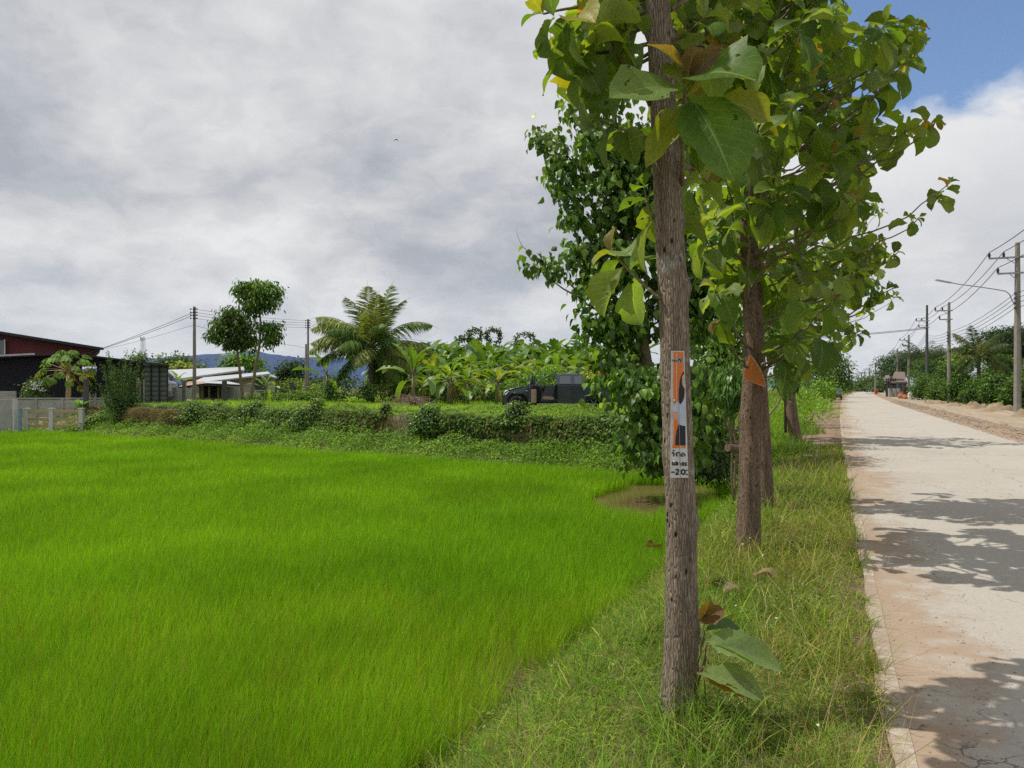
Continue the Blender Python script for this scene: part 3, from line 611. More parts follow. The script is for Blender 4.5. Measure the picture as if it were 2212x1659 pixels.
wl = tat('block_wall', 'low concrete block retaining wall overgrown with creeper at the edge of the raised plot', 'retaining wall', (*wallp(3, 0), -0.5))
V = []; F = []; UV = []
a0, a1, zb, zt, th = 2.5, 34.0, -0.85, 0.60, 0.14
def q4(p, uvs):
    i = len(V); V.extend(p); UV.extend(uvs); F.append([i, i+1, i+2, i+3])
f_ = [(*wallp(a0, -th), zb), (*wallp(a1, -th), zb), (*wallp(a1, -th), zt), (*wallp(a0, -th), zt)]
g_ = [(*wallp(a0, 0.03), zb), (*wallp(a1, 0.03), zb), (*wallp(a1, 0.03), zt), (*wallp(a0, 0.03), zt)]
q4(f_, [(a0, zb), (a1, zb), (a1, zt), (a0, zt)]); q4(g_[::-1], [(a0, zt), (a1, zt), (a1, zb), (a0, zb)])
q4([f_[3], f_[2], g_[2], g_[3]], [(a0, 0), (a1, 0), (a1, .17), (a0, .17)]); q4([f_[0], f_[3], g_[3], g_[0]], [(0, zb), (0, zt), (.17, zt), (.17, zb)]); q4([f_[1], g_[1], g_[2], f_[2]], [(0, zb), (.17, zb), (.17, zt), (0, zt)])
mk('masonry', V, [np.array(F)], M['block'], wl, uv=UV)
for a_ in np.arange(4.2, 34, 3.0):
    mb = MB(); p = wallp(a_, -0.1); mb.box((p[0], p[1], -0.1), (0.16, 0.2, 1.5), rz=math.atan2(WD[1], WD[0])); mb.build('pier', M['pole'], wl)
# creeper hanging over the face
n = 60000; a_ = rng.uniform(2.5, 34, n); z_ = 0.66-rng.random(n)**1.15*1.25
dens = hsh(a_*0.8, z_*1.5)*0.55+hsh(a_*2.2, z_*3)*0.45
hang = 0.35+0.9*hsh(a_*0.45, 12)
bare1 = np.exp(-((a_-13.6)/0.95)**2); bare2 = np.exp(-((a_-8.3)/1.2)**2)*(z_ < 0.35); bare3 = np.exp(-((a_-16.5)/0.8)**2)*(z_ < 0.2)
k = (rng.random(n) < np.clip(1.5*dens+0.12+(0.45-(0.66-z_))*0.9, 0, 1)*(1-np.clip(bare1*1.5, 0, 1))*(1-0.9*bare2)*(1-.8*bare3))
a_, z_ = a_[k], z_[k]; n = len(a_); bulge = 0.10+0.5*hsh(a_*0.9, z_*1.2)*np.clip((0.75-z_)*1.2, 0.2, 1)
p = wallp(a_[:, None], -(th+rng.random(n)*bulge)[:, None]); pos = np.column_stack([p, z_+0.12*hsh(a_*1.5, 2)])
cr1 = leaves(pos, rdir(n)*[1, 1, .4]+np.array([0, -.2, -.8]), np.array([-.3, -1, .9])+rng.normal(0, .4, (n, 3)), rng.uniform(.07, .14, n), rng.uniform(.055, .11, n), 1, 2, 'oval', .4, .2, 0, pick([(0.05, 0.11, 0.018), (0.10, 0.18, 0.03), (0.16, 0.22, 0.05), (0.15, 0.10, 0.045)], [.42, .33, .21, .04], n)*np.exp(rng.normal(0, .2, (n, 1))))
# flat blanket of leaves over the coping
n = 30000; a_ = rng.uniform(2.5, 34, n); w_ = rng.uniform(-0.35, 1.1, n); k = rng.random(n) < (0.35+0.9*hsh(a_*1.1, w_))*(1-0.8*np.exp(-((a_-13.6)/0.9)**2)*(w_ < .1)); a_, w_ = a_[k], w_[k]; n = len(a_)
pos = np.column_stack([wallp(a_[:, None], w_[:, None]), 0.56+0.16*hsh(a_*1.7, w_*2)+.38*hsh(a_*.9, w_*1.1)**3+rng.random(n)*.08-0.25*sstep(-0.1, -0.35, w_)])
cr2 = leaves(pos, rdir(n)*[1, 1, .2], np.array([0, -.3, 1])+rng.normal(0, .35, (n, 3)), rng.uniform(.05, .10, n), rng.uniform(.04, .08, n), 1, 2, 'oval', .3, .2, 0, pick([(0.10, 0.19, 0.025), (0.15, 0.24, 0.035), (0.2, 0.26, 0.05)], [.4, .4, .2], n)*np.exp(rng.normal(0, .2, (n, 1))))
# bare brown stems
mbs = []
n = 1500; a_ = np.concatenate([rng.uniform(2.5, 34, n//2), rng.normal(ua(1235), .8, n//4), rng.normal(ua(790), 1.0, n//4)]); n = len(a_)
pos = np.column_stack([wallp(a_[:, None], -(th+rng.random(n)*0.25)[:, None]), rng.uniform(0.2, .66, n)])
cr3 = leaves(pos, np.column_stack([rng.normal(0, .35, n), rng.normal(0, .2, n), -np.ones(n)]), rdir(n), rng.uniform(.3, .9, n), .014, 1, 4, 'blade', rng.uniform(-.6, .6, n), 0, 0, pick([(0.22, 0.15, 0.09), (0.30, 0.22, 0.12), (0.12, 0.08, 0.05)], [.4, .3, .3], n))
tag(leafobj('wall_creeper', M['weed'], None, cr1, cr2, cr3), 'dense creeper hanging over the front and top of the block wall', 'creeper', kind='stuff')
# weeds below the wall
n = 90000; a_ = rng.uniform(-0.5, 36, n); w_ = rng.uniform(-3.7, -0.1, n); x, y = wallp(a_[:, None], w_[:, None]).T; s_, t_ = to_road(x, y)
k = (t_ < -2.0) & ~in_puddle(x, y) & (w_ > -3.3+0.8*hsh(a_*0.6, 3)) & (rng.random(n) < 0.35+hsh(x*1.2, y*1.2)); a_, w_, x, y = a_[k], w_[k], x[k], y[k]; n = len(x)
ht = (0.06+0.62*hsh(x*0.7, y*0.9)*hsh(x*2.3, y*2.3)*sstep(-3.3, -1.8, w_)+0.38*sstep(-2, -.4, w_)*(.3+hsh(x*1.1, 4)))
near_p = np.array([[0.17, 0.24, 0.035]]); tn = sstep(-1.8, -3.0, w_)[:, None]
cc = pick([(0.07, 0.15, 0.02), (0.12, 0.23, 0.028), (0.19, 0.30, 0.045)], [.3, .4, .3], n)*(1-tn)+tn*near_p*1.15
w1 = leaves(np.column_stack([x, y, zg(x, y)+ht*rng.random(n)]), rdir(n)*[1, 1, .5], np.array([0, -.25, 1])+rng.normal(0, .4, (n, 3)), rng.uniform(.05, .12, n), rng.uniform(.03, .08, n), 1, 2, 'oval', .4, .2, 0, cc*np.exp(rng.normal(0, .22, (n, 1))))
def kb(x, y, s, t, a, w): return (w < -0.2) & (w > -3.3) & (t < -2.0) & ~in_puddle(x, y) & (hsh(x*.8+5, y*.8) > .35)
w2, _ = grass('g', 60000, 13, 40, 1.0, kb, (0.15, 0.5), (0.01, 0.02), [(0.11, 0.22, 0.02), (0.20, 0.28, 0.05), (0.33, 0.31, 0.12)], [.55, .35, .1], (0.2, 1.5), '', '', .4)
tag(leafobj('bank_weeds', M['weed'], None, w1, w2), 'leafy green weeds on the wet bank below the block wall', 'weeds', kind='stuff')
# cover of the raised plot
def kp(x, y, s, t, a, w): return (w > 0.0) & (t < -1.6) & (a < 48)
p1, _ = grass('g', 260000, 17, 80, 1.15, kp, (0.12, 0.38), (0.02, 0.035), [(0.20, 0.36, 0.025), (0.14, 0.28, 0.025), (0.30, 0.40, 0.06)], [.5, .3, .2], (0.2, 1.6), '', '', .5, nv=2, wmin=.0008)
p2, _ = grass('g', 150000, 17, 80, 1.1, lambda x, y, s, t, a, w: kp(x, y, s, t, a, w) & (hsh(x*.4, y*.35)*.6+hsh(x*1.5, y*1.2)*.4 > .42), (0.08, 0.2), (0.06, 0.12), [(0.14, 0.26, 0.03), (0.21, 0.35, 0.035), (0.28, 0.38, 0.07)], [.4, .4, .2], (0.8, 2.2), '', '', 1.2, nv=2, shape='oval')
# taller rank grass under the truck's side and along the far verge
def kt(x, y, s, t, a, w): return (w > 3) & (w < 9.0) & (a > -6) & (a < 9.3) & (t < -1.5) & (hsh(x*.9, y*.9) > .3)
p3, _ = grass('g', 30000, 20, 34, 1.0, kt, (0.25, 0.6), (0.02, 0.03), [(0.14, 0.28, 0.02), (0.22, 0.33, 0.05)], [.6, .4], (0.1, 1.1), '', '', .3)
tag(leafobj('plot_grass', M['weed'], None, p1, p2, p3), 'sunlit grass and low weeds covering the raised plot behind the wall', 'grass', kind='stuff')
def kf(x, y, s, t, a, w): return (s > 16) & (t > -9+0*t) & (t < -0.5-0.8*hsh(s*.5, 3)-0.9*sstep(28, 40, s)*hsh(s*.2, 1)) & ((w > 0.5) | (s > 19)) & (rng.random(len(x)) < .3+hsh(x*.6, y*.6))
f1, _ = grass('g', 420000, 17, 150, 1.25, kf, (0.15, 0.55), (0.01, 0.02), [(0.15, 0.27, 0.025), (0.10, 0.20, 0.02), (0.24, 0.31, 0.07)], [.5, .3, .2], (0.2, 1.4), '', '', .4, nv=2, wmin=.0009)
def kr(x, y, s, t, a, w): return (t > 9.3+.5*hsh(s*.3, 2)) & (t < 16) & (s > 30) & (hsh(x*.3, y*.3) > .3)
f2, _ = grass('g', 260000, 38, 130, 1.0, kr, (0.1, 0.35), (0.03, 0.05), [(0.12, 0.22, 0.03), (0.16, 0.24, 0.05)], [.5, .5], (0.2, 1.4), '', '', .4, nv=2)
tag(leafobj('roadside_grass', M['grass'], None, f1, f2), 'green grass along both sides of the road farther off', 'grass', kind='stuff')
# vine covered stumps and mounds on the wall and in the plot
def k1(d): return d/FOC
def vclump(u, v0, v1, d, wpx, label, cols=GREEN, p=(.35, .4, .25), g='vine covered stumps', sz=0.10):
    k = d/FOC; zb_ = float(ground_at(*P(u, v1, d)[:2])) if v1 is None else P(u, v1, d)[2]
    zt_ = P(u, v0, d)[2]; h = zt_-zb_; x0 = P(u, v0, d)[0]; r = wpx*k/2
    ells = [(np.array([x0, d, zb_+h*.30]), np.array([r, r, h*.32])), (np.array([x0+.05*r, d, zb_+h*.62]), np.array([r*.75, r*.75, h*.3])), (np.array([x0, d, zb_+h*.85]), np.array([r*.4, r*.4, h*.16]))]
    nl = int(220+wpx*(v1-v0)*0.45)
    return bush('vine_clump', label, 'vine clump', (x0, d, zb_), ells, nl//5, r*.22, 6, sz, .8, cols, p, group=g, stemr=.03, shell=.4, m='leaf')
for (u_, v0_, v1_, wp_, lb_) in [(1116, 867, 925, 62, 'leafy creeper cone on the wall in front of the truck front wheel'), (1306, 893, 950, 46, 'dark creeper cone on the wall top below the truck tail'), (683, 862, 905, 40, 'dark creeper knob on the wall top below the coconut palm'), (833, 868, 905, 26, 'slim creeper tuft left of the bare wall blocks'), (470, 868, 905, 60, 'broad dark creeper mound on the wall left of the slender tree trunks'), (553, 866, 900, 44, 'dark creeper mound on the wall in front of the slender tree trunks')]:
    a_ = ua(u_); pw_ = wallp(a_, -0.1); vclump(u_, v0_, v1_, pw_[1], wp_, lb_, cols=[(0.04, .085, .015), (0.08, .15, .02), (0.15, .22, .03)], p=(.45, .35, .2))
for i_, a_ in enumerate([12.1, 18.6, 22.4, 26.0]):
    pw_ = wallp(a_, -0.2+.1*(i_ % 3)); u_ = CX+FOC*pw_[0]/pw_[1]; hz = .75+.28*float(hsh(a_*3, 1)); v0_ = HZ-FOC*(hz-EYE)/pw_[1]; v1_ = HZ-FOC*(.0-EYE)/pw_[1]
    vclump(u_, v0_, v1_, pw_[1], (.9+.7*float(hsh(a_, 7)))/k1(pw_[1]), 'loose leafy bulge of creeper along the block wall', cols=[(0.045, .095, .016), (0.08, .16, .022), (0.14, .23, .035)], p=(.4, .4, .2), g='creeper bulges on the wall')
for (u_, v0_, v1_, wp_, d_, lb_) in [(969, 818, 864, 42, 47, 'square dark vine stump in front of the bananas, left of two near the truck'), (1062, 820, 864, 30, 46, 'narrow dark vine stump just ahead of the truck bonnet'), (880, 822, 856, 30, 50, 'small vine stump behind the brush pile'), (790, 822, 860, 34, 46, 'round vine stump beside the coconut palm trunk'), (712, 820, 860, 28, 47, 'dark vine stump left of the coconut palm')]:
    vclump(u_, v0_, v1_, d_, wp_, lb_, cols=[(0.03, .075, .012), (0.06, .13, .018), (0.11, .19, .03)], p=(.45, .4, .15), sz=.12)
# straw heap and dead vines at the wall's left end
def straw(u0, u1, v0, v1, label, seed):
    aL, aR = ua(u0), ua(u1); pa, pb = wallp(aL, -.35), wallp(aR, -.35); c = (pa+pb)/2; d = c[1]; zt_, zb_ = P(0, v0, d)[2], P(0, v1, d)[2]
    t = tat('straw_heap', label, 'straw heap', (c[0], c[1], zb_)); n = 7000
    ang = rng.uniform(0, 6.28, n); hh = rng.random(n)**.7; L_ = np.linalg.norm(pb-pa)/2*1.05; prf = np.sqrt(np.clip(1-(hh*.93)**2.2, 0, 1))
    x = c[0]+np.cos(ang)*L_*prf*WD[0]*-1+np.sin(ang)*.4*WN[0]; y = c[1]+np.cos(ang)*L_*prf*-WD[1]+np.sin(ang)*.45*WN[1]; z = zb_+(zt_-zb_)*hh
    nl = n; v = leaves(np.stack([x, y, z], 1), rdir(nl)*[1, 1, .6]+[0, 0, -.5], rdir(nl), rng.uniform(.2, .5, nl), .018, 1, 3, 'blade', rng.uniform(-1, 1.5, nl), 0, 0, pick([(0.36, 0.29, 0.17), (0.26, 0.20, 0.12), (0.15, 0.12, 0.07), (.10, .16, .03)], [.36, .3, .2, .14], nl))
    leafobj('straw', M['grass'], t, v)
straw(184, 246, 878, 922, 'rounded heap of dry brown straw beside the wooden rail fence', 1)
straw(292, 372, 880, 915, 'mat of dead brown vines on the wall right of the tall dark shrub', 2)
straw(372, 425, 884, 915, 'dead brown vines on the wall below the concrete utility pole', 3)

# ------------------------------------------------------------------ teak trees along the verge
def inpoly(u, v, poly):
    c = False; n = len(poly); j = n-1
    for i in range(n):
        (xi, yi), (xj, yj) = poly[i], poly[j]
        if (yi > v) != (yj > v) and u < (xj-xi)*(v-yi)/(yj-yi+1e-12)+xi: c = not c
        j = i
    return c
def proj(p): return CX+FOC*p[0]/p[1], HZ-FOC*(p[2]-EYE)/p[1]
TG = [(0.075, 0.15, 0.02), (0.12, 0.205, 0.027), (0.18, 0.26, 0.036), (0.17, 0.245, 0.09)]
def rosette(tip, d, npair, L, young=0.5, yellow=0.05, out=None):
    young *= .55
    """opposite pairs of big leaves crossing round a twig; small bronze ones at the tip, broad drooping ones below"""
    d = unit(np.asarray(d, float)); tip = np.asarray(tip, float)
    ref = np.array([0, 0, 1.0]) if abs(d[2]) < .9 else np.array([1.0, 0, 0]); e1 = unit(np.cross(d, ref)); e2 = np.cross(d, e1); a0 = rng.uniform(0, 6.28)
    rows = []
    for i in range(npair):
        f = (i+0.3)/max(1, npair)
        for s in (0, 1):
            a = a0+i*math.pi/2+s*math.pi+rng.normal(0, .18); o = e1*math.cos(a)+e2*math.sin(a)
            el = R(60)*(1-f)**1.6-R(26)*f+rng.normal(0, .15)
            D = unit(o*math.cos(el)+d*math.sin(el)+np.array([0, 0, -0.45*f])); Nn = unit(d*0.8+np.array([0, 0, .9])-D*0.0+rng.normal(0, .18, 3))
            if abs(np.dot(D, Nn)) > .92: Nn = unit(e1+np.array([0, 0, .3]))
            l = L*(0.38+0.62*min(1, f*1.7))*rng.uniform(.85, 1.12)
            if f < .22 and rng.random() < young: c = np.array([(0.19, 0.15, 0.035), (0.2, 0.22, 0.035), (0.14, 0.09, 0.035)][rng.integers(3)])
            elif rng.random() < yellow: c = np.array([(0.28, 0.26, 0.03), (0.32, 0.19, 0.03)][rng.integers(2)])
            else: c = np.array(TG[rng.choice(4, p=[.3, .35, .2, .15])])*math.exp(rng.normal(0, .14))
            rows.append((tip-d*0.055*i*(L/.3)*rng.uniform(.8, 1.3), D, Nn, l, l*rng.uniform(.66, .82), rng.uniform(.35, 1.5), rng.uniform(.1, .8), rng.uniform(.02, .07), c))
    return rows
def teak_leaves(name, rows, parent, nu=4, nv=9):
    a = [np.array([r[k] for r in rows]) for k in range(9)]
    return leafobj(name, M['teak'], parent, leaves(a[0], a[1], a[2], a[3], a[4], nu, nv, 'teak', a[5], a[6], a[7], a[8]), smooth=True)
def trunk_mesh(name, path, parent, m, knots=(), seg=120, n=36, flute=0.06):
    path = np.asarray(path, float); z = path[:, 2]; zz2 = np.linspace(z[0], z[-1], seg)
    k = np.ones(5)/5; sm = lambda q: np.convolve(np.pad(q, 2, 'edge'), k, 'valid')
    X = sm(np.interp(zz2, z, path[:, 0])); Y = sm(np.interp(zz2, z, path[:, 1])); Rr = sm(np.interp(zz2, z, path[:, 3]))
    a = np.arange(n)*2*math.pi/n; V = []
    for i in range(seg):
        r = Rr[i]*(1+flute*np.sin(a*3+zz2[i]*.7)+flute*.6*np.sin(a*5-zz2[i]*1.3)+0.05*(hsh(a*5.1, zz2[i]*2.2)-.5)+0.03*(hsh(a*12.73, zz2[i]*6)-.5)+0.09*np.cos(a*6+1)*math.exp(-(zz2[i]-z[0])/0.22))
        for (kz, ka, kh, kw) in knots: r = r + kh*np.exp(-((zz2[i]-kz)/kw)**2-((np.angle(np.exp(1j*(a-ka))))/(kw/Rr[i]))**2)
        V.append(np.stack([X[i]+r*np.cos(a), Y[i]+r*np.sin(a), np.full(n, zz2[i])], 1))
    V = np.concatenate(V); i = np.arange(seg-1)[:, None]*n; j = np.arange(n)[None, :]; j2 = (j+1) % n
    Q = np.stack([i+j, i+j2, i+n+j2, i+n+j], -1).reshape(-1, 4)
    return mk(name, V, [Q], m, parent, smooth=True)
def tpath(pts, d, ext=()):
    out = []
    for (u, v, w) in pts: p = P(u, v, d); out.append((p[0], d, p[2], w/2/FOC*d))
    return out+list(ext)
SH = []
# --- nearest teak
D1 = 3.8
t1 = tat('teak_tree', 'nearest teak trunk, bare grey fissured bark with a tattered orange poster strip nailed on', 'tree', P(1463, 1556, D1), 'teak trees planted along the verge')
path1 = tpath([(1459, 1610, 104), (1461, 1570, 90), (1464, 1530, 79), (1470, 1480, 74), (1473, 1435, 74), (1474, 1288, 68), (1472, 1150, 66), (1469, 1060, 65), (1463, 930, 63), (1458, 800, 62), (1453, 640, 62), (1447, 560, 61), (1442, 468, 60), (1434, 300, 56), (1419, 0, 51)], D1, [(0.68, 3.82, 4.4, .05), (0.72, 3.85, 5.6, .03)])
knots = [(P(0, 622, D1)[2], 0.0, .022, .045), (P(0, 1128, D1)[2], -0.2, .014, .05), (P(0, 1362, D1)[2], 0.1, .010, .04), (P(0, 345, D1)[2], -0.7, .02, .05), (P(0, 75, D1)[2], 0.1, .02, .04), (P(0, 70, D1)[2], 3.1, .02, .03), (P(0, 470, D1)[2], -.1, .012, .04), (P(0, 800, D1)[2], 3.0, .006, .05), (P(0, 980, D1)[2], 2.9, .008, .06)]
trunk_mesh('trunk', path1, t1, M['bark'], knots, 260, 48)
mb = MB(); rows = []
def spray(pts, dd, npair, L, r0=0.014, young=.6, yellow=.04):
    """a twig through picture points given with their distances, ending in a rosette"""
    W3 = np.array([P(u, v, d) for (u, v, d) in pts]); q = np.linspace(0, 1, 12); s_ = np.linspace(0, 1, len(W3))
    pl = np.stack([np.interp(q, s_, W3[:, k]) for k in range(3)], 1); pl[1:-1] = (pl[:-2]+pl[1:-1]*2+pl[2:])/4
    mb.tube(pl, np.linspace(r0, r0*.45, 12), 7); rows.extend(rosette(pl[-1], dd, npair, L, young, yellow))
def fit(u0, v0, d0, u1, v1, d1, w, bend, fold, c, nn=(0, -1, .35), rip=.03):
    a, b_ = P(u0, v0, d0), P(u1, v1, d1); ch = b_-a; l = np.linalg.norm(ch)*(1+.06*bend*bend); D = unit(ch); Nn = unit(np.array(nn, float)-D*np.dot(D, nn)); D2 = unit(D*math.cos(bend*.5)+Nn*math.sin(bend*.5))
    rows.append((a, D2, unit(Nn*math.cos(bend*.5)-D*math.sin(bend*.5)), l, w, bend, fold, rip, np.array(c, float)))
SH_ = []
mb.tube([P(1474, 400, 3.78), P(1474, 300, 3.62), P(1478, 215, 3.45), P(1480, 188, 3.35)], [.012, .010, .008, .006], 7)
lg = (.13, .215, .04)
fit(1470, 192, 3.35, 1318, 212, 3.15, .24, .5, .25, (.16, .25, .07), (0, -.8, .6)); fit(1490, 168, 3.35, 1632, 175, 3.1, .36, .7, .3, (.085, .17, .025), (-.1, -.8, .6)); fit(1488, 205, 3.35, 1585, 395, 3.2, .33, .5, .3, (.10, .19, .03)); fit(1482, 210, 3.36, 1512, 372, 3.3, .16, .5, .7, (.10, .18, .03))
fit(1478, 225, 3.4, 1396, 362, 3.3, .14, .6, .6, (.19, .23, .03)); fit(1478, 180, 3.35, 1398, 98, 3.2, .10, 1.0, .6, (.16, .11, .05), (-.3, -.6, .8)); fit(1482, 178, 3.35, 1500, 98, 3.3, .10, .5, .5, (.17, .12, .05)); fit(1486, 180, 3.35, 1560, 108, 3.25, .10, .9, .5, (.17, .11, .06)); fit(1474, 185, 3.38, 1425, 150, 3.3, .12, .7, .4, (.16, .2, .03)); fit(1545, 215, 3.3, 1660, 260, 3.3, .17, .8, .4, (.20, .23, .03)); fit(1540, 300, 3.4, 1640, 330, 3.5, .2, .8, .4, (.12, .2, .03))
spray([(1400, 95, 3.8), (1330, 110, 3.7), (1260, 118, 3.6), (1196, 112, 3.5)], (-1, -.2, .3), 5, .29, .011, .3)
spray([(1400, 30, 3.8), (1300, 10, 3.7), (1215, 20, 3.5), (1175, 30, 3.4)], (-1, -.2, .3), 4, .27, .010, .3)
spray([(1404, 300, 3.8), (1360, 285, 3.7), (1300, 262, 3.65)], (-1, -.1, .3), 4, .29, .010, .5)
spray([(1425, 645, 3.75), (1385, 610, 3.85), (1345, 570, 3.95), (1322, 545, 4.0)], (-.8, -.2, .7), 4, .30, .010, 1.6)
spray([(1412, 470, 3.8), (1398, 440, 3.95), (1392, 405, 4.05)], (-.4, .1, 1), 4, .29, .009)
spray([(1445, 90, 3.8), (1490, 70, 3.7), (1520, 40, 3.6)], (.4, -.1, 1), 4, .28)
spray([(1445, 90, 3.8), (1500, 95, 3.9), (1575, 110, 4.0)], (1, -.1, .4), 4, .27)
spray([(1474, 360, 3.78), (1500, 365, 3.95), (1530, 395, 4.1)], (.9, .1, .2), 3, .27)
spray([(1400, 70, 3.8), (1350, 30, 3.75), (1290, -5, 3.65)], (-.8, -.1, .7), 4, .26)
spray([(1402, 40, 3.8), (1370, 0, 3.9), (1345, -40, 4.0)], (-.3, .3, 1), 4, .26)
spray([(1398, 60, 3.8), (1330, 50, 4.1), (1255, 60, 4.3)], (-1, .3, .3), 4, .25)
spray([(1450, 20, 3.8), (1530, -30, 4.0), (1600, -60, 4.1)], (.8, .1, .7), 4, .3)
for _ in range(7):
    c = P(rng.uniform(1215, 1400), rng.uniform(-60, 190), rng.uniform(3.5, 4.6)); st_ = np.array([.68, 3.8, max(2.9, c[2]-.3)]); limb(mb, st_, c, .010, .005, .12, 8, 5); rows += rosette(c, unit(c-st_)+[0, 0, .4], 3, .25, .3, .03)
for _ in range(12):
    c = P(rng.uniform(1480, 1600), rng.uniform(-40, 420), rng.uniform(4.0, 5.0)); st_ = np.array([.72, 3.85, max(2.6, c[2]-.3)]); limb(mb, st_, c, .010, .005, .12, 8, 5); rows += rosette(c, unit(c-st_)+[0, 0, .3], 3, .28, .2, .03)
for _ in range(34):                                                                  # the crown above the frame
    o = rdir(1)[0]*rng.random()**.4*np.array([1.35, 1.15, 1.0]); c = np.array([.95, 3.9, 4.85])+o
    if c[2] < 4.0 and proj(c)[1] > 20: continue
    st_ = np.array([.70, 3.83, rng.uniform(3.7, 5.0)]); limb(mb, st_, c, .013, .006, .15, 8, 5); rows += rosette(c, unit(c-st_)+[0, 0, .5], 4, .33)
keep_ = []
for r_ in rows:                                                                       # the trunk itself stays clear of leaves that would lie on the bark
    mid_p = r_[0]+r_[1]*r_[3]*.5; tx = np.interp(mid_p[2], [q[2] for q in path1], [q[0] for q in path1]); near_ = abs(mid_p[0]-tx) < .62*r_[4]*.5+.075 and mid_p[1] < 3.95 and mid_p[2] < 3.75
    if not near_ or any(r_ is q for q in rows[:11]): keep_.append(r_)
mb.build('branch', M['twig'], t1, smooth=True); teak_leaves('foliage', keep_, t1, 6, 12)
mb = MB()
# --- the others
TPOLY = [(1478, -900), (1480, 120), (1490, 330), (1475, 420), (1478, 700), (1540, 750), (1600, 700), (1680, 700), (1735, 800), (1800, 775), (1845, 765), (1870, 690), (1885, 668), (1935, 650), (1945, 600), (1900, 560), (1955, 515), (1985, 480), (1975, 460), (1930, 470), (1925, 350), (1990, 335), (2030, 300), (2050, 265), (2030, 245), (1960, 245), (1890, 200), (1960, 180), (2000, 100), (1970, 20), (1880, 10), (1835, 40), (1830, -100), (1900, -900)]
def teak(label, base, path, m, cen, rad, nros, L, poly=TPOLY, np_=4, zlow=None, extra=(), nu=4, nv=8, knots=(), yellow=.012, zh=None):
    global mb
    t = tat('teak_tree', label, 'tree', base, 'teak trees planted along the verge'); trunk_mesh('trunk', path, t, m, knots, 150, 30)
    mb = MB(); rows = []; cen = np.array(cen); rad = np.array(rad); tp = np.array(path); k = 0; tries = 0; pts = []
    while k < nros and tries < 9000:
        tries += 1; o = rdir(1)[0]*(rng.random()**.45); c = cen+o*rad; u, v = proj(c)
        if poly and (v > -150) and not inpoly(u, v, poly): continue
        if any(np.linalg.norm(c-q) < L*.6 for q in pts): continue
        pts.append(c); k += 1
        hr = np.linalg.norm(c[:2]-cen[:2]); za = min(max(c[2]-0.55*hr-.1, tp[0, 2]+1.7), tp[-1, 2]); st_ = np.array([np.interp(za, tp[:, 2], tp[:, 0]), np.interp(za, tp[:, 2], tp[:, 1]), za])
        limb(mb, st_, c, .007+.010*min(1, hr), .004, -.05+.2*rng.random(), 9, 6)
        rows += rosette(c, unit(c-st_)*np.array([1, 1, .6])+[0, 0, .35], np_, L*rng.uniform(.8, 1.15), .5, yellow)
    for (u, v, d, dd, npair, L2) in extra:
        c = P(u, v, d); hr = np.linalg.norm(c[:2]-cen[:2]); za = max(c[2]-.5*hr, tp[0, 2]+1.9); st_ = np.array([np.interp(za, tp[:, 2], tp[:, 0]), np.interp(za, tp[:, 2], tp[:, 1]), za])
        limb(mb, st_, c, .018, .006, .12, 12, 6); rows += rosette(c, dd, npair, L2, .5, .06)
    def clear(r_):                                                                        # no leaf hangs over the nailed sign
        for f_ in (.3, .7, 1.0):
            u, v = proj(r_[0]+r_[1]*r_[3]*f_)
            if 1582 < u < 1672 and 742 < v < 852 and r_[0][1] < 7.9: return False
        return True
    rows = [r_ for r_ in rows if clear(r_)]
    mb.build('branch', M['twig'], t, smooth=True); teak_leaves('foliage', rows, t, nu, nv); return t
D2 = 7.7
p2_ = tpath([(1616, 1215, 62), (1617, 1190, 54), (1619, 1120, 49), (1620, 1000, 46), (1622, 900, 46), (1626, 800, 42), (1626, 700, 40), (1621, 590, 40), (1612, 374, 40), (1612, 250, 34), (1625, 0, 27)], D2, [(2.5, 7.7, 6.6, .04), (2.5, 7.7, 8.0, .02)])
teak('second teak, muddy brown trunk carrying the broken orange triangle and the widest leafy crown', P(1617, 1190, D2), p2_, M['bark_muddy'], (2.62, 7.55, 5.0), (1.75, 1.5, 3.1), 112, .37,
     extra=[(1985, 62, 6.9, (1, -.2, .7), 4, .27), (1935, 120, 7.0, (.8, -.3, .2), 4, .27), (2022, 262, 7.1, (1, -.1, .2), 4, .22), (1965, 280, 7.0, (1, -.2, .1), 4, .24), (1800, 640, 6.6, (.5, -.6, .3), 3, .36), (1850, 590, 6.9, (.7, -.4, .3), 4, .3), (1735, 725, 7.0, (.3, -.4, .5), 3, .33), (1545, 625, 6.9, (-.6, -.3, .3), 3, .3), (1545, 470, 7.2, (-.5, -.2, .8), 4, .28), (1830, 420, 6.6, (.4, -.5, .1), 4, .3), (1560, 690, 7.0, (-.3, -.4, -.2), 2, .3), (1900, 200, 6.9, (.6, -.3, .5), 4, .27)],
     knots=[(P(0, 905, D2)[2], 3.1, .03, .06), (P(0, 960, D2)[2], -1.5, .02, .05), (P(0, 600, D2)[2], 0, .02, .06)], yellow=.02)
D3 = 10.3
p3_ = tpath([(1652, 1125, 44), (1653, 1095, 40), (1652, 1030, 35), (1649, 960, 33), (1642, 850, 31), (1632, 700, 30), (1628, 500, 28), (1640, 300, 24)], D3, [(3.7, 10.3, 6.5, .04), (3.75, 10.3, 8.2, .02)])
teak('third teak, its pale brown trunk showing only beside and behind the second trunk', P(1653, 1095, D3), p3_, M['bark_muddy'], (3.85, 10.3, 5.2), (1.7, 1.5, 3.1), 82, .36,
     extra=[(2052, 395, 9.6, (.6, -.2, 1), 5, .27), (1985, 470, 9.6, (1, -.1, .5), 4, .22), (1925, 625, 9.3, (.8, -.3, 0), 4, .24), (1890, 640, 9.3, (.5, -.3, -.1), 4, .26), (1940, 545, 9.4, (.8, -.2, .2), 4, .24), (1860, 720, 9.3, (.5, -.3, 0), 4, .25)])
D4 = 22.5
